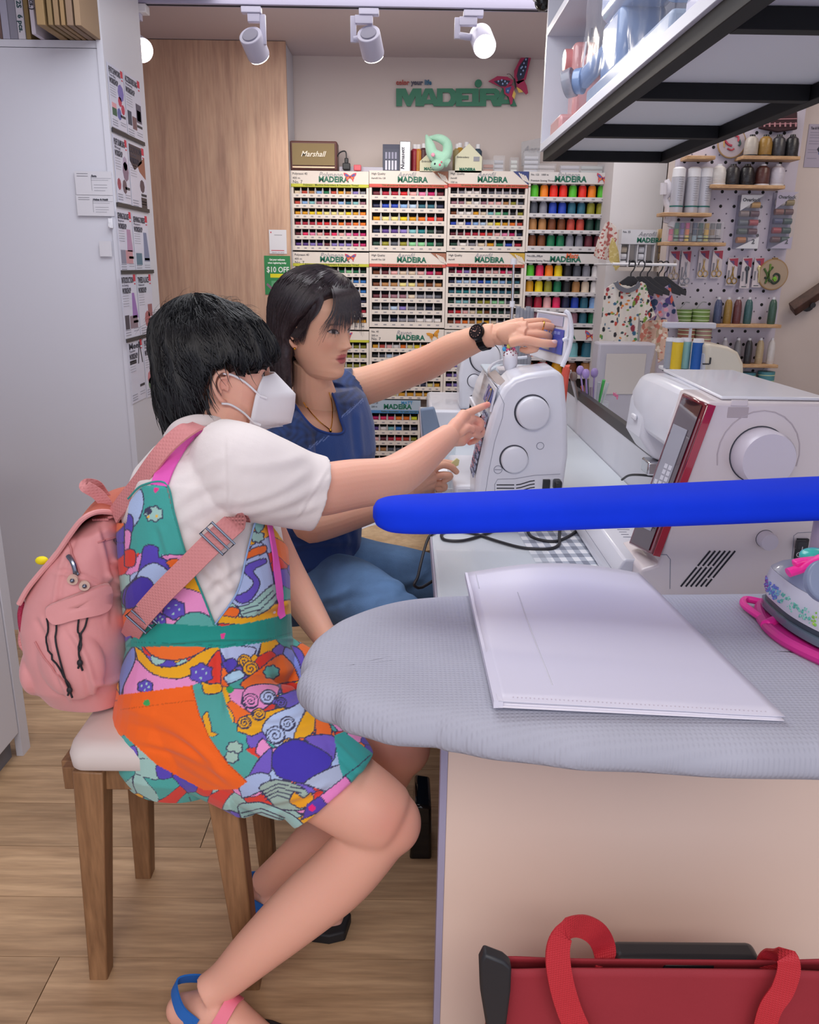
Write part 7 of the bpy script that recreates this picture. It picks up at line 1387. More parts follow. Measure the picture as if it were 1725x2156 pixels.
V_, F_, N_ = joinVF([HD, (VA, FA, NA)]); emit('body', V_, F_, np.concatenate([col, cA]), m_skin1, per1)
# tee
m_tee = mat('tee_white', 'ece4e2', .8, bump=(260, .08), sheen=.2)
h = MB(); h.rings(torso(S1_[4:], 1.40, 0, .000)+[]); 
ax = [Y_(455, 965, 1.33), Y_(500, 990, 1.30), Y_(560, 1012, 1.31), Y_(620, 1030, 1.335), Y_(673, 1041, 1.348)]
axc = cr(ax, 5); axr = crv([.070, .080, .077, .071, .067], 5); dd = (axc[-1]-axc[-3]).normalized()
h.tube(axc+[axc[-1]-dd*.003, axc[-1]-dd*.03, axc[-1]-dd*.06], axr+[.063, .058, .05], 36, up=(0, 0, 1), flat=(1.0, .88))
axl = cr([Y_(430, 965, 1.50), Y_(500, 1000, 1.58), Y_(540, 1070, 1.64)], 5); h.tube(axl, crv([.075, .075, .062], 5), 24)
Vt, Ft, Nt = fuse(h, .0034, 3); q_ = proj(Vt)
near = Vt[:, 1] < 1.46
def ridge(Q, a, b, w_, amp, bend=0):
    a, b = np.array(a, float), np.array(b, float); ab = b-a; L_ = np.hypot(*ab); t = ((Q-a) @ ab)/L_**2; nrm = np.array([-ab[1], ab[0]])/L_; s_ = (Q-a) @ nrm-bend*np.sin(np.pi*np.clip(t, 0, 1)); e_ = sstep(-.15, .15, t)*(1-sstep(.85, 1.15, t)); return amp*e_*(np.exp(-(s_/w_)**2)-.8*np.exp(-((s_-w_*1.7)/w_)**2))
D = .0015*sins(Vt, 11, 5, 20, 45)
for a, b, w_, am, bd in (((480, 1085), (690, 1010), 9, .005, 14), ((490, 1060), (640, 1000), 8, .004, 10), ((500, 980), (640, 960), 9, .003, 8), ((480, 930), (485, 1100), 3, .0022, 0), ((350, 1080), (470, 1010), 9, .004, -10), ((340, 1120), (480, 1050), 10, .004, -8), ((360, 1010), (470, 960), 8, .003, 5), ((420, 1180), (500, 1240), 8, .005, 6), ((430, 1240), (520, 1180), 8, .005, -6), ((470, 1130), (500, 1290), 9, .005, 8), ((440, 1270), (510, 1210), 8, .004, 0), ((415, 1150), (480, 1190), 8, .004, 0), ((560, 1090), (670, 1060), 7, .003, 6), ((345, 920), (440, 895), 4, .002, 0), ((625, 1090), (690, 985), 3, .0016, 0), ((330, 1060), (380, 1200), 9, .004, 5), ((400, 1100), (500, 1120), 8, .004, 8)):
    D += ridge(q_, a, b, w_*1.35, am*.62, bd)*near
Vt = Vt+Nt*D[:, None]; emit('tee', Vt, Ft, None, m_tee, per1)
nk = cr([P(352, 925, 1.36), P(372, 900, 1.34), P(410, 886, 1.345), P(450, 888, 1.36), P(480, 897, 1.40)], 6)
MB().tube(nk, .0075, 10, flat=(1.5, .8), up=(0, 0, 1)).build('neck_rib', m_tee, per1)
# dungarees
h = MB(); R_ = torso(S1_[:12], 1.40, 0, .006); h.rings(R_)
hem = Y_(708, 1668, 1.185); mid = Y_(560, 1590, 1.235); a0 = hR+Vector((0, 0, .0))
def shortleg4():
    pth = cr([a0, Y_(560, 1572, 1.235), Y_(655, 1612, 1.20), Y_(702, 1664, 1.185)], 8); rr2 = crv([.112, .112, .104, .093], 8); dd = (pth[-1]-pth[-3]).normalized(); h.tube(pth+[pth[-1]-dd*.004, pth[-1]-dd*.04, pth[-1]-dd*.07], rr2+[.088, .082, .074], 40, up=(0, 0, 1), flat=(1, .86))
def shortleg(a, m, e, r0, r1, r2, fl=(1, .86)):
    pth = cr([a, m, e], 8); rr2 = crv([r0, r1, r2], 8); dd = (pth[-1]-pth[-3]).normalized(); h.tube(pth+[pth[-1]-dd*.004, pth[-1]-dd*.05, pth[-1]-dd*.09], rr2+[r2-.005, r2-.012, r2-.02], 40, up=(0, 0, 1), flat=fl)
shortleg4()
shortleg(hL, hL.lerp(kL, .40)+Vector((0, 0, .0)), hL.lerp(kL, .66), .105, .10, .090)
h.tube(cr([Y_(400, 1530, 1.33), Y_(500, 1585, 1.27), Y_(560, 1620, 1.235)], 5), crv([.10, .094, .09], 5), 24)
Vd, Fd, Nd = fuse(h, .0021, 6); q_ = proj(Vd)
D = .0025*sins(Vd, 21, 6, 18, 50)
for a, b, w_, am, bd in (((270, 1510), (470, 1625), 9, .003, -20), ((262, 1490), (440, 1590), 10, .003, -16), ((300, 1560), (480, 1640), 8, .003, -12), ((560, 1420), (640, 1390), 12, .004, 8), ((540, 1470), (650, 1420), 12, .004, 12), ((560, 1500), (660, 1450), 12, .004, 12), ((620, 1370), (600, 1440), 12, .004, 6), ((470, 1370), (480, 1500), 8, .004, 0), ((520, 1530), (660, 1500), 10, .005, 10), ((560, 1690), (690, 1650), 8, .004, 6), ((700, 1560), (760, 1620), 8, .004, 0), ((290, 1360), (600, 1345), 4, .0025, -6), ((590, 1180), (600, 1300), 8, .004, 0), ((540, 1280), (600, 1270), 8, .005, 4), ((340, 1110), (360, 1180), 8, .003, 0)):
    D += ridge(q_, a, b, w_, am, bd)*(Vd[:, 1] < 1.5)
Vd = Vd+Nd*D[:, None]; q_ = proj(Vd)
back = [(200, 1700), (200, 1100), (266, 1100), (272, 1055), (300, 1022), (350, 1019), (368, 1085), (392, 1168), (424, 1245), (452, 1318), (452, 1700)]
bib = [(452, 1700), (452, 1318), (500, 1245), (520, 1165), (540, 1092), (562, 1088), (640, 1200), (900, 1400), (900, 1800), (452, 1800)]
d1, i1 = dist_poly(q_, back); d2_, i2 = dist_poly(q_, bib); low = q_[:, 1] > 1314; keep = i1 | i2 | low
col = np.tile(np.array(lin('f49ad4')), (len(Vd), 1)); rs = np.random.RandomState(12)
PAL = ['f8b414', 'fb7424', '5a48c0', 'b4ccf4', 'f49ad4', '4cb0a8', 'e83c2c', '7860cc', 'a8d4cc']
# free-form cells
sd_ = np.array([(x+rs.uniform(-14, 14), y+rs.uniform(-14, 14)) for x in range(230, 820, 40) for y in range(1010, 1790, 36)]); sc_ = rs.randint(0, len(PAL), len(sd_))
W = q_+np.stack([9*np.sin(q_[:, 1]/17+.02*q_[:, 0]), 9*np.sin(q_[:, 0]/15+1)], 1); b1 = np.full(len(W), 1e9); b2 = b1.copy(); bi = np.zeros(len(W), int)
for i, s_ in enumerate(sd_):
    d = np.hypot(W[:, 0]-s_[0], (W[:, 1]-s_[1])*1.2); nb = d < b1; b2 = np.where(nb, b1, np.minimum(b2, d)); bi = np.where(nb, i, bi); b1 = np.where(nb, d, b1)
PLc = np.array([lin(c) for c in PAL]); col = PLc[sc_[bi]]; DK = np.array(lin('3c3c5c')); col[(b2-b1) < 1.6] = DK
def shape(poly, c, out=1.3, smooth=True):
    if smooth and len(poly) > 3:
        p3 = [Vector((x, y, 0)) for x, y in poly]; ext = p3[-2:]+p3+p3[:2]; s3 = cr(ext, 4); poly = [(p.x, p.y) for p in s3[8:-8]]
    xs, ys = zip(*poly); bb = (q_[:, 0] > min(xs)-4) & (q_[:, 0] < max(xs)+4) & (q_[:, 1] > min(ys)-4) & (q_[:, 1] < max(ys)+4); ix = np.where(bb)[0]
    d, ins = dist_poly(q_[ix], poly); col[ix[ins]] = lin(c)
    if out: col[ix[d < out]] = DK
def cloud(x, y, r, c, n=7, dots=None):
    shape([(x+r*(1+.22*(k % 2))*cos(2*pi*k/(2*n)), y+r*.85*(1+.22*(k % 2))*sin(2*pi*k/(2*n))) for k in range(2*n)], c)
    if dots:
        for k in range(4): a = k*1.7; circ(x+r*.5*cos(a), y+r*.45*sin(a), 2.2, dots)
def circ(x, y, r, c): col[np.hypot(q_[:, 0]-x, q_[:, 1]-y) < r] = lin(c)
def line(pts, w_=1.2, c='3c3c5c'):
    d, _ = dist_poly(q_, pts, False); col[d < w_] = lin(c)
def spiral(x, y, r, c, cw=1, turns=2.2):
    shape([(x+r*cos(2*pi*k/10), y+r*.92*sin(2*pi*k/10)) for k in range(10)], c); line([(x+cw*r*(1-k/26)*cos(turns*2*pi*k/26), y+r*.92*(1-k/26)*sin(turns*2*pi*k/26)) for k in range(26)])
shape([(262, 1130), (276, 1045), (300, 1020), (352, 1017), (372, 1085), (395, 1170), (330, 1168), (300, 1165), (265, 1165)], '42aca4', 0, False)
shape([(264, 1035), (296, 1030), (302, 1062), (288, 1102), (262, 1110)], 'b4ccf4'); shape([(262, 1085), (279, 1088), (279, 1118), (262, 1124)], '5a48c0'); shape([(262, 1118), (276, 1122), (272, 1155), (262, 1160)], 'f49ad4')
cloud(324, 1082, 17, 'a8d4cc'); circ(330, 1087, 3, 'f4c040'); circ(313, 1088, 3, 'f4c040'); spiral(312, 1076, 7, 'a8d4cc'); 
shape([(262, 1160), (284, 1160), (284, 1190), (262, 1192)], 'e83c2c'); shape([(286, 1215), (296, 1185), (304, 1150), (332, 1152), (334, 1172), (352, 1180), (360, 1212), (320, 1260), (262, 1275), (262, 1240)], '5a48c0')
shape([(288, 1216), (305, 1192), (330, 1186), (356, 1204), (352, 1222), (325, 1232)], 'b4ccf4'); shape([(262, 1262), (270, 1235), (295, 1215), (318, 1222), (324, 1246), (300, 1272), (264, 1282)], '4634b0')
shape([(340, 1172), (392, 1170), (408, 1200), (376, 1200)], 'f49ad4'); shape([(350, 1185), (378, 1178), (415, 1205), (412, 1222), (380, 1228)], 'fb7424'); shape([(382, 1232), (408, 1212), (432, 1222), (442, 1260), (402, 1258)], 'f8b414')
shape([(322, 1262), (370, 1236), (442, 1260), (455, 1318), (300, 1320)], 'f49ad4'); cloud(366, 1283, 22, '6450c4', 6, 'b4e0d8'); cloud(335, 1304, 14, '6450c4', 6, 'b4e0d8'); shape([(372, 1318), (385, 1297), (415, 1288), (448, 1302), (454, 1320)], '5cb4ac')
shape([(478, 1262), (500, 1240), (522, 1160), (558, 1150), (580, 1280), (520, 1290)], 'b8ccf8'); shape([(488, 1258), (518, 1246), (534, 1226), (514, 1204), (522, 1188), (556, 1176), (560, 1186), (534, 1202), (548, 1228), (530, 1262), (505, 1270)], '6a54cc')
shape([(516, 1180), (524, 1160), (558, 1148), (558, 1164)], 'fb7424'); cloud(542, 1130, 13, 'a8d4cc'); shape([(530, 1092), (552, 1086), (556, 1110), (540, 1122)], '8cc8c4')
shape([(450, 1312), (482, 1290), (510, 1300), (540, 1290), (610, 1262), (612, 1304), (520, 1316)], 'f8b414'); shape([(500, 1280), (530, 1268), (575, 1230), (596, 1236), (575, 1275), (540, 1296), (510, 1298)], 'a8d4cc'); line([(506, 1286), (540, 1276), (575, 1244)]); line([(512, 1292), (548, 1284), (582, 1250)]); shape([(470, 1296), (484, 1278), (505, 1284), (496, 1300)], 'fb7424')
shape([(282, 1362), (300, 1372), (330, 1402), (380, 1400), (425, 1372), (462, 1362), (448, 1404), (400, 1428), (340, 1426), (292, 1396)], 'f8b414'); shape([(300, 1358), (430, 1360), (400, 1384), (350, 1390), (315, 1376)], 'fb7424')
shape([(262, 1400), (286, 1388), (320, 1418), (370, 1430), (425, 1416), (440, 1442), (404, 1450), (258, 1474)], 'f49ad4'); shape([(430, 1412), (464, 1368), (462, 1452), (438, 1440)], 'e83c2c'); cloud(424, 1418, 22, '6450c4', 6, 'b4e0d8'); cloud(306, 1446, 15, '6450c4', 6, 'b4e0d8')
shape([(250, 1420), (266, 1380), (282, 1362), (284, 1392), (262, 1440), (252, 1470)], '8498e0')
shape([(404, 1446), (460, 1446), (482, 1500), (512, 1572), (546, 1602), (506, 1642), (470, 1602), (430, 1536)], '50aca4', 0); shape([(424, 1436), (440, 1440), (464, 1440), (466, 1456), (440, 1462), (428, 1456)], 'f8b414')
shape([(432, 1500), (438, 1498), (440, 1510), (444, 1522), (446, 1540), (460, 1546), (448, 1552), (436, 1548), (430, 1525), (426, 1510)], 'f4b020', 1.0, False); cloud(494, 1575, 15, 'a8ccbc'); cloud(488, 1594, 13, 'a8ccbc')
shape([(462, 1366), (500, 1360), (540, 1366), (520, 1390), (480, 1400)], 'c0d0f8'); spiral(515, 1392, 15, 'f8b414'); spiral(528, 1408, 17, 'f8b414', -1); shape([(468, 1398), (490, 1386), (500, 1400), (480, 1416)], '5a48c0'); shape([(470, 1428), (500, 1410), (515, 1424), (480, 1440)], 'b8dcf4')
shape([(505, 1442), (545, 1410), (590, 1378), (622, 1392), (632, 1430), (590, 1440), (530, 1462)], 'fb7424'); cloud(572, 1415, 15, '60b8b0'); shape([(600, 1362), (632, 1380), (646, 1425), (634, 1436), (618, 1400), (596, 1376)], '8c9cf0'); shape([(612, 1360), (636, 1372), (650, 1420), (640, 1424), (628, 1390)], '6a54cc')
shape([(508, 1480), (520, 1448), (560, 1440), (590, 1450), (560, 1490), (525, 1500)], 'f49ad4'); spiral(528, 1476, 17, 'f49ad4'); spiral(565, 1468, 17, 'c0d0f8', -1); shape([(572, 1480), (600, 1460), (640, 1450), (646, 1470), (610, 1492)], '7060d0'); spiral(592, 1480, 12, '7060d0')
shape([(500, 1540), (512, 1510), (560, 1498), (600, 1490), (580, 1520), (530, 1550)], 'f8b414'); spiral(545, 1504, 14, 'f8b414'); spiral(515, 1522, 14, 'f8b414', -1)
shape([(552, 1540), (570, 1508), (620, 1486), (645, 1470), (640, 1500), (615, 1560), (580, 1572)], 'c0d4f8'); spiral(580, 1548, 20, 'c0d4f8'); spiral(606, 1524, 16, 'c0d4f8', -1); shape([(618, 1556), (642, 1500), (660, 1490), (664, 1530), (648, 1552)], 'f8b414'); shape([(646, 1460), (662, 1470), (700, 1540), (668, 1552), (662, 1500)], 'fb7424'); cloud(672, 1500, 11, '7060d0')
shape([(538, 1585), (552, 1555), (575, 1575), (600, 1565), (596, 1580), (560, 1600)], 'f49ad4'); spiral(608, 1565, 12, 'f8b414'); shape([(640, 1555), (700, 1548), (708, 1576), (694, 1604)], '7860cc'); shape([(568, 1604), (586, 1572), (622, 1557), (656, 1568), (698, 1594), (688, 1624), (656, 1646), (618, 1646), (582, 1632)], '4434b4')
shape([(540, 1605), (570, 1575), (572, 1600), (566, 1630), (520, 1640)], '7860cc'); shape([(500, 1650), (540, 1628), (570, 1634), (556, 1660), (510, 1680)], 'b0c4ec'); shape([(640, 1650), (700, 1615), (730, 1612), (724, 1636), (690, 1668)], 'b4c0dc')
shape([(545, 1660), (580, 1642), (625, 1652), (650, 1672), (640, 1704), (580, 1700)], 'a4bcb0'); [line([(548+k*4, 1668+k*6), (585, 1650+k*8), (640-k*5, 1662+k*8)]) for k in range(4)]; shape([(610, 1690), (620, 1668), (640, 1680), (655, 1668), (660, 1690), (630, 1702)], 'f4a818')
shape([(500, 1700), (530, 1690), (560, 1692), (625, 1722), (640, 1760), (520, 1760)], 'a8d8d4'); [line([(508+k*6, 1712+k*8), (550, 1702+k*8), (600, 1722+k*6)]) for k in range(4)]; shape([(560, 1736), (590, 1728), (600, 1745), (560, 1750)], 'f8b414')
shape([(704, 1548), (725, 1540), (790, 1590), (790, 1630), (748, 1656), (722, 1638), (712, 1600)], '38aca8', 0, False); line([(722, 1636), (755, 1612), (780, 1590)]); shape([(728, 1634), (752, 1662), (694, 1700), (674, 1676)], 'f48cd0', 1, False); shape([(674, 1676), (694, 1700), (636, 1726), (646, 1694)], '5a40b4', 1, False); circ(657, 1701, 7, 'f41c84')
shape([(251, 1463), (330, 1453), (404, 1443), (418, 1500), (440, 1552), (480, 1608), (520, 1646), (500, 1662), (430, 1664), (330, 1610), (230, 1520)], 'ff6a0c', 0, False); line([(404, 1443), (418, 1500), (440, 1552), (480, 1608), (520, 1646)], 1, 'c84c08'); line([(254, 1494), (330, 1484), (412, 1474)], .8, 'd85808')
shape([(265, 1362), (300, 1318), (330, 1312), (452, 1319), (520, 1312), (620, 1290), (622, 1336), (560, 1352), (470, 1365), (400, 1361)], '14988c', 0, False); line([(282, 1352), (400, 1356), (470, 1360), (560, 1347), (620, 1330)], .7, '0c7c74')
circ(309, 1480, 7, '3cac5c'); circ(484, 1452, 7.5, '2cac64'); shape([(464, 1334), (474, 1334), (474, 1342), (467, 1346)], 'f43c98', 0, False); shape([(324, 1027), (334, 1028), (332, 1036), (326, 1037)], 'f43c98', 0, False)
nk_ = set(np.where(keep)[0]); F2 = [f for f in Fd if all(i in nk_ for i in f)]
used = sorted({i for f in F2 for i in f}); mp = {o: n for n, o in enumerate(used)}; F2 = [tuple(mp[i] for i in f) for f in F2]
emit('dungarees', Vd[used], F2, col[used], mat('dungaree_print', 'ffffff', .8, mode='attr', bump=(300, .12), sheen=.15), per1)
dgT = 0
# straps
def onY(pts, d=0): return [P(x, y, Y+d) for x, y, Y in pts]
m_pks = mat('strap_pink', 'ec60c0', .75)
import mathutils.bvhtree as BT
teeB = BT.BVHTree.FromPolygons([tuple(v) for v in Vt], Ft)
def wrap(px, off, tree=teeB, up=False):
    out, nn = [], []
    for x, y in px:
        d = ray(x, y).normalized(); hloc, hn, _, _ = tree.ray_cast(CAM, d)
        if hloc is None: out.append(None); nn.append(None)
        else:
            if hn.dot(d) > 0: hn = -hn
            out.append(hloc+hn*off); nn.append(hn)
    o2 = [(o, n) for o, n in zip(out, nn) if o is not None]; return [o for o, n in o2], [n for o, n in o2]
def dens(pts, n=6): return [(p.x, p.y) for p in cr([Vector((x, y, 0)) for x, y in pts], n)]
p_, n_ = wrap(dens([(337, 1024), (352, 985), (374, 948), (398, 920), (416, 904)]), .003); MB()._strap(p_, .030, .003, n_).build('strap', m_pks, per1, smooth=60)
dgT = BT.BVHTree.FromPolygons([tuple(v) for v in Vd], Fd)
for e_, c_ in (([(270, 1050), (300, 1022), (350, 1019), (368, 1085), (392, 1168), (424, 1245), (452, 1316)], '3a9c94'), ([(453, 1314), (500, 1245), (520, 1165), (540, 1094), (561, 1090)], '98b4e0')):
    p_, n_ = wrap(dens(e_, 8), .0003, dgT); MB().tube(p_, .0017, 6).build('edge_binding', mat('bind'+c_, c_, .8), per1)
p_, n_ = wrap(dens([(560, 1098), (568, 1140), (580, 1210), (590, 1300)]), .006, dgT); MB()._strap(p_, .014, .003, n_).build('strap', m_pks, per1, smooth=60)
# mask
mk = MB(); R_ = []; lin4 = lambda L_: [Vector(L_[i]).lerp(Vector(L_[i+1]), k/4) for i in range(len(L_)-1) for k in range(4)]+[Vector(L_[-1])]
RG = lin4([(.098, 0, .004), (.118, 0, -.014), (.138, 0, -.032), (.138, 0, -.058), (.134, 0, -.084), (.108, 0, -.091), (.080, 0, -.101)]); EG = lin4([(.068, .044, .001), (.060, .054, -.014), (.053, .063, -.032), (.050, .063, -.052), (.048, .061, -.070), (.046, .055, -.086), (.050, .046, -.095)])
for g, e in zip(RG, EG):
    ring = []
    for k in range(25):
        t = k/12-1; at_ = abs(t); ring.append(loc1(g.x+(e.x-g.x)*at_**1.15, math.copysign(e.y*at_**.85, t), g.z+(e.z-g.z)*at_))
    R_.append(ring)
m_mask = mat('mask_white', 'ebebf0', .75, bump=(150, .06))
o = mk.rings(R_, cap=False, closed=False).build('face_mask', m_mask, per1, smooth=50, fixn=False); s_ = o.modifiers.new('s', 'SOLIDIFY'); s_.thickness = .0022
for (x0, y0, z0), ze, zm in (((.062, -.062, -.030), .004, -.008), ((.054, -.063, -.078), -.046, -.060)):
    MB().tube(cr([loc1(x0, y0, z0), loc1(.034, -.071, zm), loc1(.010, -.0795, ze), loc1(-.006, -.084, ze+.002)], 5), .0019, 6).build('ear_loop', m_mask, per1); MB().tube([loc1(x0, y0, z0), loc1(x0+.012, y0+.004, z0-.004)], .0028, 6).build('loop_weld', m_mask, per1)
MB().tube([p_+Vector((0, 0, 0)) for p_ in [loc1(g.x+.0012, 0, g.z) for g in RG]], .0012, 5).build('mask_seam', m_mask, per1); MB().tube([loc1(.115, -.022, -.088), loc1(.09, -.038, -.089), loc1(.068, -.054, -.087)], .0009, 5).build('mask_crease', mat('crease_grey', 'b4b4c0', .7), per1)
# hair
m_hair1 = mat('hair_black', '090a10', .45, var=(220, .4), spec=.35)
def Rf1(d):
    return .112-.002*max(0, d.z)+.040*max(0, -d.x)*max(0, d.z)+.005*noise.noise(Vector((d.x*2.2, d.y*2.2, d.z*2.2)))+.0035*noise.noise(Vector((d.x*7, d.y*7, d.z*3+5)))+-.006*max(0, -d.x)-.012*max(0, abs(d.y))**2*.8
def hl1(d):
    # hairline: fringe at front, around the ears, nape behind
    az = math.degrees(atan2(abs(d.y), d.x)); el = math.degrees(math.asin(max(-1, min(1, d.z))))
    lim = np.interp(az, [0, 30, 55, 72, 88, 98, 112, 125, 180], [10, 8, 2, -2, 4, 2, -34, -50, -52])
    lim += (5*sin(az*.55+d.y*9)+4*noise.noise(Vector((d.x*9, d.y*9, 3))))*(az < 95); return float(sstep(lim-3, lim+3, el))
hb = MB(); hb.rings(sphere_hair(loc1, Rf1, hl1), True)
# nape mass
hb.tube(cr([loc1(-.062, 0, .0), loc1(-.066, 0, -.06), loc1(-.058, 0, -.112)], 6), crv([.05, .042, .026], 6), 20, flat=(1, 1)); hb.tube(cr([loc1(-.055, -.045, -.01), loc1(-.052, -.045, -.065), loc1(-.042, -.038, -.105)], 6), crv([.036, .030, .016], 6), 16); hb.tube(cr([loc1(-.055, .045, -.01), loc1(-.052, .045, -.07), loc1(-.04, .036, -.11)], 6), crv([.036, .030, .016], 6), 16)
Vh, Fh, Nh = fuse(hb, .0034, 4); Vh = Vh+Nh*(.0022*sins(Vh, 5, 5, 90, 200, (1, .3, .1)))[:, None]
emit('hair', Vh, Fh, None, m_hair1, per1)
hT = BT.BVHTree.FromPolygons([tuple(v) for v in Vh], Fh); O1v = Vector(O1)
st = MB(); rs = random.Random(8); w0 = Vector((-.35, .1, 1)).normalized(); e1 = w0.orthogonal().normalized(); e2 = w0.cross(e1)
def snap(p, T, cen, off):
    d = (p-cen); L_ = d.length; d.normalize(); h_ = T.ray_cast(cen+d*.3, -d, .3); return h_[0]+d*off if h_[0] else p
for k in range(3600):
    a = rs.uniform(0, 2*pi); a += .10*sin(a*13); th0 = rs.uniform(.02, 1.5); ln = rs.uniform(.35, .9); pts = []; off = rs.choice([.0006, .0015, .003, .0045]); cv = rs.uniform(-.35, .35); ok = True
    for j in range(7):
        th = th0+ln*j/6; aa = a+cv*(j/6)**1.5; d = w0*cos(th)+(e1*cos(aa)+e2*sin(aa))*sin(th); c = Vector((-.006, 0, .01)); p = snap(loc1(*(c+d*.12)), hT, loc1(*c), off+.0012*(j > 4)*rs.random())
        pts.append(p)
        if hl1(d) < .45 and d.z > -.6 and not (d.x < -.1): 
            if j < 3: ok = False
            # free tip
            if ok: dv = (pts[-1]-pts[-2]).normalized(); tl = rs.uniform(.002, .008); pts.append(p+dv*tl+Vector((0, 0, -tl*.6)))
            break
    if ok and len(pts) > 2: strandtube(st, pts, rs.uniform(.0005, .0010))
for k in range(420):  # nape and side wisps
    b = loc1(rs.uniform(-.10, -.03), rs.choice([-1, -1, 1])*rs.uniform(.0, .055), rs.uniform(-.09, -.02)); b = snap(b, hT, loc1(-.05, 0, -.04), .001); dv = Vector((rs.uniform(-.05, .35), rs.uniform(-.1, .1), -1)).normalized()
    strandtube(st, [b, b+dv*.014, b+dv*.028+Vector((.002, 0, 0)), b+dv*.042+Vector((.006, 0, .002))], .0008)
for k in range(130):  # flyaways
    a = rs.uniform(0, 2*pi); d = w0*cos(.3)+(e1*cos(a)+e2*sin(a))*sin(.3+rs.random()); p = snap(loc1(*(d*.12)), hT, loc1(0, 0, 0), 0); dn = (p-O1v).normalized(); tn = dn.cross(Vector((rs.uniform(-1, 1), rs.uniform(-1, 1), .2))).normalized()
    strandtube(st, [p, p+dn*.005+tn*.008, p+dn*.010+tn*.020, p+dn*.009+tn*.034], .0003)
hs_ = st.build('hair_strands', m_hair1, per1, smooth=60, fixn=False, kind='stuff')
# sandals
m_bl = mat('strap_blue', '1c6cc4', .6); m_pp = mat('strap_coral', 'f07c94', .6); m_so = mat('sole_black', '1c1c20', .6)
for i, (A_, he_) in enumerate(((aR, 1), (aL, 0))):
    u_ = Vector((.93, -.36, 0)) if i == 0 else Vector((.98, -.18, 0)); v_ = Vector((-u_.y, u_.x, 0)); R_ = []
    c = A_+u_*.06; pr = [(-.115, .024), (-.10, .033), (-.05, .036), (0, .034), (.05, .043), (.09, .042), (.12, .026)]
    top_ = [c+u_*a_+v_*b_ for a_, b_ in pr]+[c+u_*a_-v_*b_ for a_, b_ in pr[::-1]]
    for p in top_: p.z = .002
    t_ = thing('sandal', (A_.x, A_.y, 0), ['nearer', 'farther'][i]+' sandal with a black sole and blue heel strap, worn by the masked person', 'sandal', 'sandals')
    MB().prism(top_, (0, 0, .026 if i == 0 else .024)).build('sole', m_so, t_, bevel=.004)
    hp = A_+u_*-.052; q = MB(); q.lathe([(0, 0)], n=3) if 0 else None
    cup = [A_+u_*(.005+.0)-v_*.037+Vector((0, 0, -.03)), A_-u_*.03-v_*.034+Vector((0, 0, -.012)), A_-u_*.062+Vector((0, 0, .0)), A_-u_*.03+v_*.034+Vector((0, 0, -.012)), A_+u_*.005+v_*.037+Vector((0, 0, -.03))]
    cc = cr(cup, 6); MB()._strap(cc, .026, .003, [(p-(A_+Vector((0, 0, -.03)))).normalized() for p in cc]).build('heel_strap', m_bl, t_, smooth=60)
    MB()._strap([A_-u_*.015-v_*.036+Vector((0, 0, -.02)), A_+u_*.0-v_*.040+Vector((0, 0, -.055))], .022, .003, -v_).build('side_strap', m_bl, t_)
    cup = [A_+u_*.02-v_*.040+Vector((0, 0, -.055)), A_+u_*.045-v_*.036+Vector((0, 0, -.022)), A_+u_*.055+Vector((0, 0, .004)), A_+u_*.045+v_*.036+Vector((0, 0, -.022)), A_+u_*.02+v_*.04+Vector((0, 0, -.055))]
    cc = cr(cup, 6); MB()._strap(cc, .022, .003, [(p-(A_+u_*.04+Vector((0, 0, -.04)))).normalized() for p in cc]).build('instep_strap', m_pp, t_, smooth=60)
# ---------------- woman in navy
per2 = thing('person', (-.2, 2.0, 0), 'seated person with brown fringe hair, navy blouse and jeans reaching for the machine lid', 'person')
SK2 = 'e6b498'; O2 = P(666, 688, 1.88); f2 = Vector((.86, -.50, -.12))
nk2 = ([P(672, 905, 1.96), P(668, 850, 1.95), P(658, 805, 1.925), P(660, 760, 1.91)], [(.070, .080), (.054, .058), (.046, .048), (.047, .049)], 24)
V, F, N, L, loc2, M2 = headmesh(O2, f2, neck=nk2, mouth=1, s=.935, jaw=.12)
col = paint_face(L, SK2, '3a2a28', 'c06468', redn='c8806c'); HD = (V, F, N)
h = MB(); pa = lambda x, y, Y: P(x, y, Y)
ua = cr([pa(735, 822, 2.13), pa(790, 806, 2.12), pa(850, 784, 2.10), pa(905, 762, 2.06), pa(960, 732, 2.01), pa(1018, 709, 1.95), pa(1040, 706, 1.94)], 6); h.tube(ua, crv([.052, .0485, .044, .042, .037, (.0285), .027], 6), 28)
w2_ = pa(1040, 706, 1.94); K = [pa(1105, 680, 1.925), pa(1112, 690, 1.905), pa(1110, 704, 1.89), pa(1104, 718, 1.88)]
for k_, r in zip(K, (.0145, .0155, .0155, .014)): h.tube(cr([w2_, w2_.lerp(k_, .5)+Vector((0, -.003, .003)), k_], 4), [.022]*3+[.0185]*2+[.017]*2+[r]*2, 14)
h.ell(pa(1078, 702, 1.905), (.036, .018, .024), 20, 12)
finger(h, [K[0], pa(1142, 677, 1.93), pa(1158, 684, 1.945), pa(1160, 700, 1.95)], .0090); finger(h, [K[1], pa(1148, 686, 1.90), pa(1166, 692, 1.915), pa(1164, 706, 1.93)], .0092)
finger(h, [K[2], pa(1140, 704, 1.89), pa(1156, 708, 1.90), pa(1156, 716, 1.92)], .0088)
finger(h, [K[3], pa(1130, 732, 1.885), pa(1112, 738, 1.89), pa(1100, 736, 1.90)], .0085)
finger(h, [pa(1075, 722, 1.885), pa(1104, 716, 1.868), pa(1138, 722, 1.862), pa(1168, 724, 1.865)], .0105)
A1 = fuse(h, .0018, 7); h = MB()
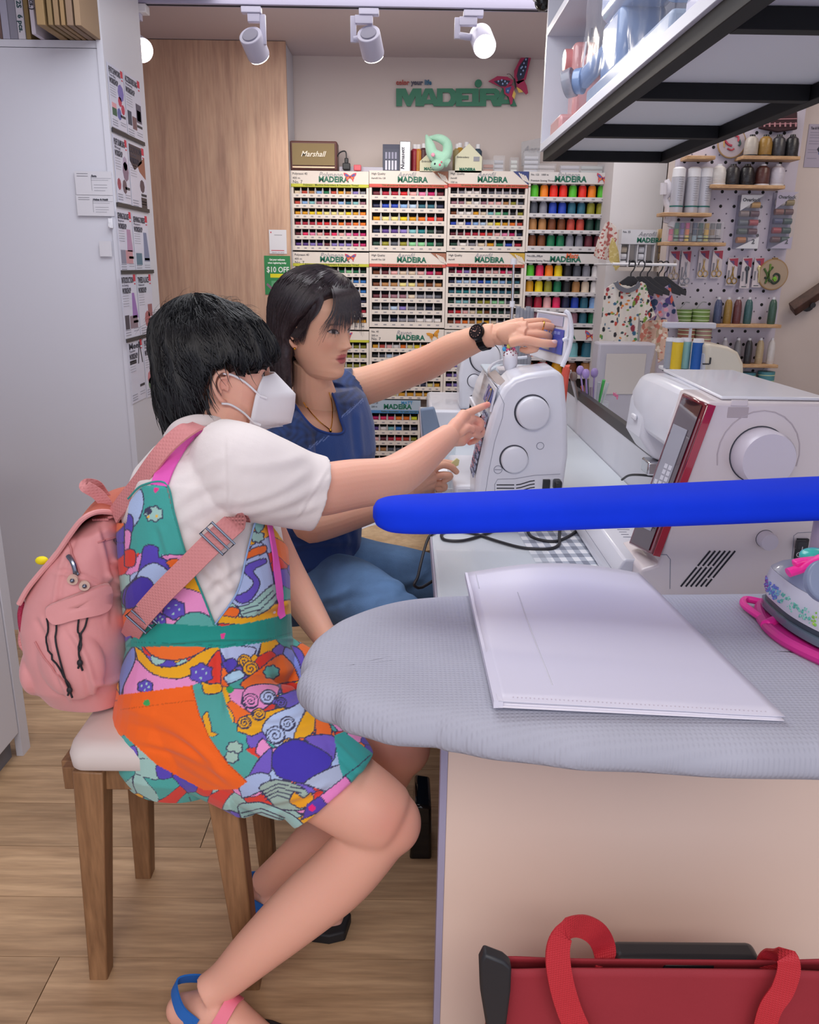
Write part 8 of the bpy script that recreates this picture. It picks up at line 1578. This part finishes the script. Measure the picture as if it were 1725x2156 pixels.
ra2 = cr([pa(605, 915, 1.86), pa(622, 1020, 1.83), pa(650, 1098, 1.80), pa(668, 1104, 1.80), pa(740, 1082, 1.84), pa(800, 1062, 1.87), pa(862, 1030, 1.90)], 6); h.tube(ra2, crv([.052, .046, .041, .041, .039, .034, .026], 6), 24)
w3 = pa(862, 1030, 1.90); K = [pa(912, 987, 1.90), pa(915, 1003, 1.905), pa(912, 1017, 1.915), pa(906, 1026, 1.93)]
for k_ in K: h.tube(cr([w3, w3.lerp(k_, .5)+Vector((0, -.003, .003)), k_], 4), [.0215]*3+[.019]*2+[.016]*4, 14)
finger(h, [K[0], pa(932, 979, 1.90), pa(950, 983, 1.905), pa(961, 993, 1.91)], .0090); finger(h, [K[1], pa(936, 1000, 1.895), pa(948, 1003, 1.90), pa(936, 1012, 1.905)], .0092); finger(h, [K[2], pa(932, 1018, 1.91), pa(936, 1028, 1.915), pa(922, 1030, 1.915)], .0086); finger(h, [K[3], pa(924, 1034, 1.93), pa(922, 1042, 1.93), pa(910, 1042, 1.93)], .0078)
finger(h, [pa(885, 998, 1.93), pa(912, 978, 1.945), pa(934, 974, 1.945), pa(952, 976, 1.935)], .0095)
A2 = fuse(h, .0018, 6)
# bust + lower legs
yaw2 = math.atan2(f2.y, f2.x); T2 = [(650, 1245, .105, .155), (652, 1180, .102, .15), (660, 1100, .100, .145), (668, 1020, .112, .150), (674, 950, .115, .158), (674, 900, .104, .160), (676, 866, .092, .145), (672, 838, .060, .085)]
h = MB(); h.rings(torso(T2, 1.98, yaw2, -.010)); h.tube(cr([pa(742, 850, 2.10), pa(690, 870, 2.04)], 3), .05, 16)
hp2 = pa(650, 1200, 2.0); kn_n = pa(850, 1318, 1.68); kn_f = pa(965, 1235, 1.98)
for kk, ft in ((kn_n, Vector((-.20, 1.96, .06))), (kn_f, Vector((.10, 2.25, .06)))):
    h.tube([kk, kk.lerp(ft, .4), ft], [.05, .048, .034], 16); h.tube([ft+Vector((-.03, 0, -.03)), ft+Vector((.13, -.05, -.035))], [.03, .024], 14)
B2 = fuse(h, .007, 4)
VA, FA, NA = joinVF([A1, A2, B2]); cA = np.tile(np.array(lin(SK2)), (len(VA), 1)); d_ = np.clip(.5+.9*sins(VA, 9, 6, 8, 25), 0, 1)[:, None]; cA = cA*(1-.25*d_)+np.array(lin('cc8470'))*.25*d_; q_ = proj(VA)
for (cx_, cy_, r_, c_, a_) in ((1110, 700, 30, 'cc8474', .3), (1168, 724, 12, 'e09484', .5), (930, 1000, 40, 'b07060', .4), (870, 1040, 40, 'b87868', .3), (890, 765, 60, 'cc8474', .3)):
    w_ = (a_*np.exp(-((q_[:, 0]-cx_)**2+(q_[:, 1]-cy_)**2)/r_**2))[:, None]; cA = cA*(1-w_)+np.array(lin(c_))*w_
V_, F_, N_ = joinVF([HD, (VA, FA, NA)]); emit('body', V_, F_, np.concatenate([col, cA]), m_skin1, per2)
MB().ell(pa(1168, 720, 1.8585), (.0075, .0025, .0052)).build('thumbnail', mat('nail', 'ecc0b8', .25, coat=.5), per2)
# blouse
m_navy = mat('navy_cloth', '22407c', .75, bump=(220, .1), sheen=.2); m_lace = mat('navy_lace', '1a2f60', .85, bump=(260, .9))
h = MB(); h.rings(torso(T2[:7]+[(678, 838, .080, .13), (676, 820, .060, .11)], 1.98, yaw2, .006)); sdv = Vector((.50, .86, 0))
cL = pa(724, 826, 2.09); h.tube([pa(706, 850, 2.03), cL, cL+Vector((.022, .004, .000)), cL+Vector((.018, 0, 0)), cL+Vector((-.01, 0, 0))], [.058, .066, .061, .054, .045], 28)
cR_ = pa(606, 915, 1.85); h.tube([pa(650, 900, 1.92), cR_, cR_+Vector((.006, -.03, -.07)), cR_+Vector((.006, -.03, -.055))], [.062, .066, .060, .052], 28)
Vb, Fb, Nb = fuse(h, .0024, 5); q_ = proj(Vb); D = .0022*sins(Vb, 31, 5, 25, 55)
for a, b, w_, am, bd in (((735, 960), (760, 1180), 8, .004, 6), ((700, 1000), (740, 1150), 9, .004, 8), ((600, 1120), (720, 1100), 9, .005, 8), ((590, 1160), (730, 1140), 9, .005, -8), ((590, 1195), (725, 1180), 9, .004, 6), ((650, 950), (690, 1010), 8, .003, 4), ((755, 870), (762, 960), 7, .004, 0)): D += ridge(q_, a, b, w_, am, bd)
Vb = Vb+Nb*D[:, None]; q_ = proj(Vb)
neckp = dens([(618, 846), (640, 879), (664, 902), (697, 913), (724, 909), (716, 880), (707, 845), (692, 812)], 4)+[(700, 770), (610, 780)]
d_, ins = dist_poly(q_, neckp); front = Vb[:, 1] < 2.06; kill = (ins & front); nk_ = set(np.where(~kill)[0])
Lb = (Vb-np.array(O2)) @ M2.T
F2 = [f for f in Fb if all(i in nk_ for i in f)]; used = sorted({i for f in F2 for i in f}); mp = {o: n for n, o in enumerate(used)}
yoke = [(540, 880), (618, 846), (640, 879), (664, 902), (692, 913), (691, 920), (653, 941), (600, 985), (540, 930)]; yk2 = [(690, 760), (742, 750), (775, 790), (778, 832), (761, 842), (717, 879), (707, 845), (692, 812)]
colb = np.tile(np.array(lin('25488a')), (len(Vb), 1)); 
for yk in (yoke, yk2):
    d_, i_ = dist_poly(q_, yk); lace = .5+.5*np.sin(q_[:, 0]/4.2+2*np.sin(q_[:, 1]/7))*np.sin(q_[:, 1]/5.1+2*np.sin(q_[:, 0]/9)); colb[i_] = (np.array(lin('16284e'))*(1-lace[:, None])+np.array(lin('22427e'))*lace[:, None])[i_]
for ln in ([(691, 920), (672, 930), (653, 942)], [(716, 880), (738, 864), (763, 842)]):
    d_, _ = dist_poly(q_, ln, False); colb[(d_ < 3.2) & ((np.floor((q_[:, 0]+q_[:, 1])/3) % 2) == 0)] = lin('6c84bc')
d_, _ = dist_poly(q_, neckp[:-2]); colb[d_ < 4] = lin('1c3a78'); colb *= .95
o = emit('blouse', Vb[used], [tuple(mp[i] for i in f) for f in F2], colb[used], mat('blouse_cloth', 'ffffff', .78, mode='attr', bump=(240, .15), sheen=.2), per2)
p_, n_ = wrap(dens([(612, 838), (640, 879), (664, 902), (697, 913), (723, 909), (716, 880), (707, 845), (693, 814)], 6), .000, BT.BVHTree.FromPolygons([tuple(v) for v in Vb], Fb)); MB().tube(p_, .0028, 8).build('neckline_binding', mat('navy_trim', '1d3c80', .8), per2)
# jeans
m_jean = mat('denim', '5c80ac', .85, bump=(320, .2), var=(14, .22))
h = MB(); h.rings(torso([(648, 1275, .10, .15), (650, 1240, .115, .168), (650, 1200, .112, .165), (651, 1165, .104, .156)], 1.98, yaw2, 0))
h.tube(cr([hp2+Vector((.02, -.07, -.02)), hp2.lerp(kn_n, .55)+Vector((0, 0, .012)), kn_n], 6), crv([.095, .082, .066], 6), 28); h.ell(kn_n, (.066,)*3); h.tube(cr([hp2+Vector((.02, .07, -.01)), hp2.lerp(kn_f, .55)+Vector((0, .02, .0)), kn_f], 6), crv([.095, .084, .066], 6), 28); h.ell(kn_f, (.066,)*3)
for kk, ft in ((kn_n, Vector((-.20, 1.96, .10))), (kn_f, Vector((.10, 2.25, .10)))): h.tube([kk, kk.lerp(ft, .5), ft], [.064, .058, .045], 24)
Vj, Fj, Nj = fuse(h, .005, 5); q_ = proj(Vj); D = .003*sins(Vj, 41, 5, 20, 50)
for a, b, w_, am, bd in (((650, 1270), (760, 1230), 9, .005, 5), ((750, 1250), (900, 1220), 9, .004, -6), ((820, 1250), (900, 1200), 8, .004, 4), ((640, 1250), (700, 1290), 8, .004, 0)): D += ridge(q_, a, b, w_, am, bd)
emit('jeans', Vj+Nj*D[:, None], Fj, None, m_jean, per2)
# hair
m_hair2 = mat('hair_brown', '2e2327', .38, var=(200, .5), spec=.45)
def Rf2(d): return .116+.014*max(0, d.z)+.003*noise.noise(Vector((d.x*3, d.y*3, d.z*3)))-.010*abs(d.y)**2
def hl2(d):
    az = math.degrees(atan2(abs(d.y), d.x)); el = math.degrees(math.asin(max(-1, min(1, d.z))))
    return float(sstep(-5, 5, el-np.interp(az, [0, 25, 45, 60, 75, 90, 110, 180], [40, 38, 34, 22, 6, -12, -60, -60])))
hb = MB(); hb.rings(sphere_hair(loc2, Rf2, hl2), True)
curt = [(-.075, .0, .02), (-.082, 0, -.06), (-.078, 0, -.12), (-.07, 0, -.165)]
for y0, x0, rr0 in ((-.076, -.030, .019), (-.070, -.040, .022), (-.062, -.052, .026), (-.04, -.072, .030), (0, -.084, .034), (.04, -.072, .030), (.066, -.045, .022)):
    hb.tube(cr([loc2(x0+.01, y0*.9, .03), loc2(x0, y0, -.03), loc2(x0+.002, y0*1.02, -.085), loc2(x0+.008, y0*.92, -.135), loc2(x0+.014, y0*.84, -.170)], 5), crv([rr0*.9, rr0*.95, rr0*.9, rr0*.7, rr0*.22], 5), 16)
Vh, Fh, Nh = fuse(hb, .0034, 5); Vh = Vh+Nh*(.0016*sins(Vh, 6, 5, 120, 260, (1, .8, .02)))[:, None]; emit('hair', Vh, Fh, None, m_hair2, per2)
hT = BT.BVHTree.FromPolygons([tuple(v) for v in Vh], Fh); st = MB(); rs = random.Random(18); w0 = Vector((.35, .30, 1)).normalized(); e1 = w0.orthogonal().normalized(); e2 = w0.cross(e1)
for k in range(3000):
    a = rs.uniform(0, 2*pi); th0 = rs.uniform(.02, 1.2); ln = rs.uniform(.5, 1.2); pts = []; off = rs.choice([.0005, .0014, .0026]); ok = True
    for j in range(8):
        th = th0+ln*j/7; d = w0*cos(th)+(e1*cos(a)+e2*sin(a))*sin(th); c = Vector((-.006, 0, .01)); p = snap(loc2(*(c+d*.12)), hT, loc2(*c), off)
        if hl2(d) < .4: ok = j > 2; break
        pts.append(p)
    if ok and len(pts) > 2: strandtube(st, pts, rs.uniform(.0005, .0009))
for k in range(1500):  # long side and back curtain
    y0 = rs.uniform(-.085, .08); ang = y0/.085; x0 = -.105*sqrt(max(0, 1-ang*ang))-.012+rs.uniform(-.004, .004); z0 = rs.uniform(-.06, .05); L_ = rs.uniform(.06, .14); pts = []
    for j in range(7):
        z = max(z0-L_*j/6, -.178+.012*rs.random()); p = loc2(x0-.012, y0*1.05, z); c = loc2(-.035, 0, z); pts.append(snap(p, hT, c, .0012))
    strandtube(st, pts, rs.uniform(.0005, .0009))
for k in range(330):  # fringe
    y0 = rs.gauss(-.012, .030); y0 = y0 if -.064 < y0 < .052 else rs.uniform(-.06, .05); xs = .080+.012*cos(y0*14); z1 = .020+rs.uniform(-.012, .030)-.035*(abs(y0)/.06)**2; r0 = snap(loc2(.058, y0*.75+.004, .112), hT, loc2(0, 0, 0), .001)
    xa = .093-.35*y0*y0*8; strandtube(st, cr([r0, loc2(xa-.002, y0*.90, .090), loc2(xa+.004, y0*1.0, .055), loc2(xa+.006+rs.uniform(0, .004)-.02*float(sstep(.03, .06, -y0)), y0*(1.06+.30*float(sstep(.02, .055, abs(y0)))), z1)], 3), rs.uniform(.0005, .0009))
for k in range(160):  # temple lock in front of the near ear
    y0 = -.066-rs.uniform(0, .012); x0 = rs.uniform(.012, .040); strandtube(st, cr([snap(loc2(x0+.01, -.07, .085), hT, loc2(0, 0, .03), .001), loc2(x0+.006, y0-.006, .045), loc2(x0-.004-rs.uniform(0, .01), y0-.006, .010), loc2(x0-.018, y0-.004, -.018-rs.uniform(0, .02))], 3), rs.uniform(.0005, .0008))
for k in range(260):  # side sweep from the parting to the ear
    u_ = rs.random(); y1 = -.050-.028*u_; strandtube(st, cr([snap(loc2(.05-.02*u_, -.03, .11), hT, loc2(0, 0, 0), .0015), snap(loc2(.062-.03*u_, -.062, .075), hT, loc2(0, 0, .02), .002), loc2(.052-.035*u_, -.075+.003*rs.random(), .040), loc2(.030-.035*u_, -.0815, .008-.01*u_), loc2(.010-.03*u_, -.084, -.02)], 3), rs.uniform(.0006, .001))
st.build('hair_strands', m_hair2, per2, smooth=60, fixn=False, kind='stuff')
m_gold = mat('gold', 'e0a840', .2, 1); MB().ell(loc2(.001, -.080, -.046), (.003, .003, .003), 12, 8).build('earring', m_gold, per2)
q = MB(); c = loc2(-.10, -.02, .045); q.tube([loc2(-.112, -.045, .030), loc2(-.122, -.02, .032), loc2(-.124, .01, .032)], .005, 8); q.build('hair_clip', m_blk, per2)
# necklace
bodyT = BT.BVHTree.FromPolygons([tuple(v) for v in V_], F_); p_, n_ = wrap(dens([(640, 846), (652, 866), (668, 884), (686, 899), (695, 903), (699, 880), (698, 850), (692, 826)], 6), .0022, bodyT)
t = thing('necklace', p_[20], 'thin gold chain necklace with a small pendant on the woman in navy', 'necklace'); MB().tube(p_, .0012, 6).build('chain', m_gold, t); MB().ell(p_[24]+Vector((0, -.003, -.004)), (.0035, .0025, .0045), 10, 8).build('pendant', m_gold, t)
# watch
wc = pa(1019, 709, 1.95); ax_ = (pa(1040, 706, 1.94)-pa(1000, 716, 1.965)).normalized(); t = thing('wristwatch', wc, 'black metal link wristwatch with a round dark dial on the outstretched wrist', 'watch')
s1 = ax_.orthogonal().normalized(); s2_ = ax_.cross(s1); 
for k in range(20):
    a = 2*pi*k/20; c = wc+(s1*cos(a)+s2_*sin(a))*.0305; MM = Matrix((ax_, (s1*-sin(a)+s2_*cos(a)), (s1*cos(a)+s2_*sin(a)))).transposed().to_4x4(); MM.translation = c; q = MB(); q.M = MM; q.box((0, 0, 0), (.018, .0088, .0035)); q.M = None; q.build('link', mat('watch_black', '1c1c22', .25, .7), t, bevel=.001)
vd = (CAM-wc).normalized(); fd = (vd*.75+Vector((-.35, 0, .3))); fd = (fd-ax_*fd.dot(ax_)).normalized(); fc = wc+fd*.031
MB().cyl(fc, fc+fd*.008, .0185, .0175, 32).build('watch_case', MATS['watch_black'], t); MB().cyl(fc+fd*.0082, fc+fd*.0086, .0145, n=32).build('dial', mat('dial_dark', '1a1618', .1, coat=1), t)
q = MB(); uu = ax_; vv = fd.cross(ax_)
for k in range(12): a = k*pi/6; q.tube([fc+fd*.0089+(uu*cos(a)+vv*sin(a))*.0115, fc+fd*.0089+(uu*cos(a)+vv*sin(a))*.0135], .0006, 4)
q.tube([fc+fd*.009, fc+fd*.009+(uu*.5+vv*.8)*.009], .0006, 4); q.tube([fc+fd*.009, fc+fd*.009+(uu*-.7+vv*.3)*.010], .0006, 4); q.build('dial_marks', mat('rose_gold', 'b88878', .3, .6), t, kind='stuff')
rc_ = pa(1145, 690, 1.896); ra_ = (pa(1150, 690, 1.905)-pa(1130, 686, 1.903)).normalized(); q = MB(); a1 = ra_.orthogonal().normalized(); a2 = ra_.cross(a1); rc_ = pa(1143, 685.5, 1.900); q.tube([rc_+(a1*cos(k*pi/10)+a2*sin(k*pi/10))*.0108 for k in range(20)], .0013, 6, closed=True); q.build('ring', m_gold, None, label='plain gold ring on a finger of the hand at the raised lid', cat='ring')
t = thing('seam_tool', pa(957, 975, 1.93), 'small pale yellow plastic tab pinched in the lower hand of the woman in navy', 'tab'); q = MB(); q.prism([pa(950, 975, 1.925), pa(962, 965, 1.925), pa(968, 969, 1.925), pa(966, 980, 1.925), pa(958, 984, 1.925)], (0, .006, 0)); q.build('tab', mat('pale_yellow', 'e0dcA0'.lower(), .4), t, bevel=.001)
# ---------------- pink backpack
bk = thing('backpack', P(160, 1290, 1.36), 'pink nylon backpack with drawstring pocket slung on the back of the masked person', 'backpack')
m_bp = mat('bag_pink', 'e29c9c', .7, bump=(45, .22), sheen=.25, var=(7, .06)); m_bin = mat('bag_inner', 'c8705c', .8); m_bweb = mat('web_pink', 'd68c8c', .7, weave=(60, .6, 'Z'))
YBk = 1.36; b_ = lambda x, y, d=0: P(x, y, YBk+d)
secs = [((152, 1478), (252, 1478), .03), ((112, 1450), (262, 1462), .075), ((85, 1410), (274, 1405), .10), ((74, 1350), (280, 1330), .115), ((62, 1290), (272, 1260), .115), ((78, 1225), (268, 1190), .11), ((118, 1165), (266, 1130), .10), ((165, 1110), (262, 1090), .085), ((198, 1086), (252, 1074), .055)]
R_ = []
for (x0, y0), (x1, y1), ry in secs:
    a, b = b_(x0, y0), b_(x1, y1); c = (a+b)/2; v = (b-a)/2; R_.append([c+v*math.copysign(abs(cos(t))**.75, cos(t))+Vector((0, ry*math.copysign(abs(sin(t))**.75, sin(t)), 0)) for t in [2*pi*k/48 for k in range(48)]])
h = MB(); h.rings(R_); h.ell(b_(150, 1390, -.10), (.055, .030, .072), 24, 16, Matrix.Rotation(-.25, 3, 'Y')); h.ell(b_(88, 1395, -.03), (.025, .07, .055))
Vk, Fk, Nk = fuse(h, .003, 6); q_ = proj(Vk); D = .003*sins(Vk, 51, 6, 25, 70)
for a, b, w_, am, bd in (((160, 1130), (120, 1330), 5, -.003, 10), ((215, 1110), (235, 1300), 6, -.004, -12), ((240, 1180), (265, 1190), 6, .004, 0), ((225, 1210), (270, 1230), 7, .005, 4), ((230, 1260), (275, 1250), 7, .005, -4), ((200, 1440), (265, 1420), 7, .005, 6), ((110, 1360), (150, 1470), 5, .004, 6), ((85, 1300), (110, 1350), 7, .004, 0), ((150, 1330), (200, 1460), 7, .004, -8), ((120, 1200), (215, 1230), 4, -.003, -6)): D += ridge(q_, a, b, w_, am, bd)
bk0 = BT.BVHTree.FromPolygons([tuple(v) for v in Vk], Fk); emit('body', Vk+Nk*D[:, None], Fk, None, m_bp, bk); bkT = BT.BVHTree.FromPolygons([tuple(v) for v in Vk+Nk*D[:, None]], Fk)
# open flap
FLo = [(262, 1092), (240, 1080), (205, 1078), (175, 1092), (150, 1122), (118, 1168), (85, 1206), (58, 1240), (40, 1272)]; R_ = []
for i, (x, y) in enumerate(dens(FLo, 4)):
    n_ = 14; c = b_(x, y, -.095 if x < 180 else -.095+.06*(x-180)/80); R_.append([c+Vector((.0-.006*sin(pi*k/(n_-1)), (k/(n_-1))*.17, .010*sin(pi*k/(n_-1)))) for k in range(n_)])
o = MB().rings(R_, cap=False, closed=False).build('flap', m_bin, bk, smooth=60, fixn=False); s_ = o.modifiers.new('s', 'SOLIDIFY'); s_.thickness = .004
MB().tube([r[0] for r in R_], .0045, 8).build('flap_piping', m_bp, bk)
# pocket flap
def patch(name, poly, off, m, th=.003, tree=bkT, sm=True):
    pl = dens(poly+[poly[0]], 4)[:-1] if sm else poly; cx_, cy_ = np.mean([p[0] for p in pl]), np.mean([p[1] for p in pl]); q = MB(); Rr = []
    for f_ in (.02, .35, .7, .92, 1.0):
        pts, ns = wrap([(cx_+(x-cx_)*f_, cy_+(y-cy_)*f_) for x, y in pl], off*(1 if f_ < .95 else .35), tree)
        if len(pts) != len(pl): return None
        Rr.append(pts)
    q.rings(Rr, cap=False); o = q.build(name, m, bk, smooth=60, fixn=True); s_ = o.modifiers.new('s', 'SOLIDIFY'); s_.thickness = th; s_.offset = 0; return o
patch('pocket_flap', [(112, 1270), (165, 1248), (218, 1228), (229, 1240), (228, 1272), (212, 1288), (160, 1300), (120, 1312), (104, 1300), (100, 1280)], .012, m_bp, tree=bk0)
def on(px, off=.003, tree=bkT): return wrap(dens(px, 5), off, tree)
p_, n_ = on([(212, 1098), (232, 1088), (258, 1082)], .003); MB()._strap(p_, .036, .004, n_).build('top_band', m_bweb, bk, smooth=60)
for pts, r in (([(205, 1142), (225, 1136), (255, 1128)], .0014), ([(145, 1140), (158, 1180), (168, 1205)], .0018), ([(75, 1350), (95, 1385), (130, 1430), (150, 1458)], .0016)): p_, n_ = on(pts, .002); MB().tube(p_, r, 6).build('zip', mat('zip_pink', 'cc8484', .5), bk)
m_zip = mat('zip_metal', '7c8494', .25, .9)
p_, n_ = on([(150, 1172), (158, 1190), (163, 1210)], .006); MB().tube(p_, .0042, 8).build('zip_pull', m_zip, bk)
p_, n_ = on([(236, 1136), (244, 1148), (250, 1160)], .006); MB().tube(p_, .0034, 8).build('zip_pull', m_zip, bk)
for x, y in ((156, 1215), (177, 1229)):
    p_, n_ = on([(x, y), (x+1, y)], .008); n0 = n_[0]; MB().cyl(p_[0]-n0*.003, p_[0]+n0*.003, .0085, n=20).build('toggle_disc', mat('toggle', 'd8b8a8', .35), bk); MB().ell(p_[0]+n0*.004, (.0038,)*3, 10, 8).build('toggle_stud', m_zip, bk)
m_bc = mat('cord_bl', '1e1e24', .6)
for pts in ([(101, 1300), (104, 1350), (118, 1395), (147, 1436), (149, 1448)], [(117, 1310), (120, 1350), (132, 1400), (143, 1436), (149, 1448)], [(166, 1300), (164, 1330), (168, 1360), (174, 1388)], [(183, 1298), (178, 1318), (168, 1340), (170, 1370), (174, 1390)]): p_, n_ = on(pts, .005); MB().tube(p_, .0017, 6).build('drawcord', m_bc, bk)
for x, y in ((149, 1448), (174, 1392)):
    p_, n_ = on([(x, y), (x+1, y)], .006); q = MB(); q.ell(p_[0], (.005, .004, .006), 10, 8); q.tube([p_[0], p_[0]+Vector((.003, 0, -.014))], .002, 6); q.tube([p_[0], p_[0]+Vector((-.004, 0, -.010))], .0018, 6); q.build('cord_knot', m_bc, bk)
# straps: shoulder strap over the tee, lower strap across to the front
S_ = [(240, 1085, 1.30), (258, 1060, 1.285), (290, 1020, 1.27), (322, 975, 1.262), (355, 935, 1.27), (392, 905, 1.285), (420, 896, 1.31)]
pp = cr([P(*s) for s in S_], 6); MB()._strap(pp, .030, .004, [Vector((-.45, -1, .45))]*len(pp)).build('shoulder_strap', m_bweb, bk, smooth=60)
S_ = [(272, 1345, 1.30), (290, 1308, 1.235), (340, 1250, 1.205), (390, 1200, 1.20), (440, 1150, 1.205), (486, 1108, 1.225), (505, 1095, 1.26)]
pp = cr([P(*s) for s in S_], 6); MB()._strap(pp, .036, .004, [Vector((-.15, -1, .15))]*len(pp)).build('lower_strap', m_bweb, bk, smooth=60)
q = MB()
for x, y, w_ in ((458, 1134, .024), (298, 1304, .022)):
    c = P(x, y, 1.197 if x > 400 else 1.225); d1 = Vector((.72, .0, .69)).normalized(); d2 = Vector((-.69, 0, .72)); q = MB(); q.tube([c+d1*(.013*sx)+d2*(w_*sy) for sx, sy in ((-1, -1), (1, -1), (1, 1), (-1, 1))], .0024, 8, closed=True); q.tube([c-d2*w_, c+d2*w_], .002, 8); q.build('buckle', m_zip, bk)
q = MB(); q._strap(cr([P(232, 1082, 1.33), P(222, 1060, 1.32), P(205, 1040, 1.31), P(186, 1028, 1.30), P(180, 1024, 1.30), P(186, 1020, 1.31), P(204, 1024, 1.33), P(216, 1040, 1.35), P(240, 1072, 1.36)], 5), .020, .003, Vector((.2, -1, .2))); q.build('grab_loop', m_bweb, bk, smooth=60)
q = MB(); c = P(50, 1330, 1.30); rs = random.Random(5)
pts = cr([P(48, 1268, 1.28), P(42, 1290, 1.28), P(44, 1320, 1.275), P(52, 1340, 1.27), P(60, 1325, 1.27), P(50, 1312, 1.28)], 5); q.tube(pts, .004, 7); q.build('paracord_charm', mat('charm_red', 'b02c50', .7, bump=(300, 1)), bk)
q = MB(); q.tube(cr([P(x, y, 1.28) for x, y in ((52, 1300), (44, 1330), (43, 1355), (52, 1368), (62, 1358), (62, 1330), (52, 1305))], 5), .0035, 7); q.build('ring_charm', m_bweb, bk)
c = P(88, 1180, 1.47); t = bk; MB().ell(c, (.012, .01, .008)).build('yellow_charm', mat('yellow_plush', 'f4e410', .7), t)
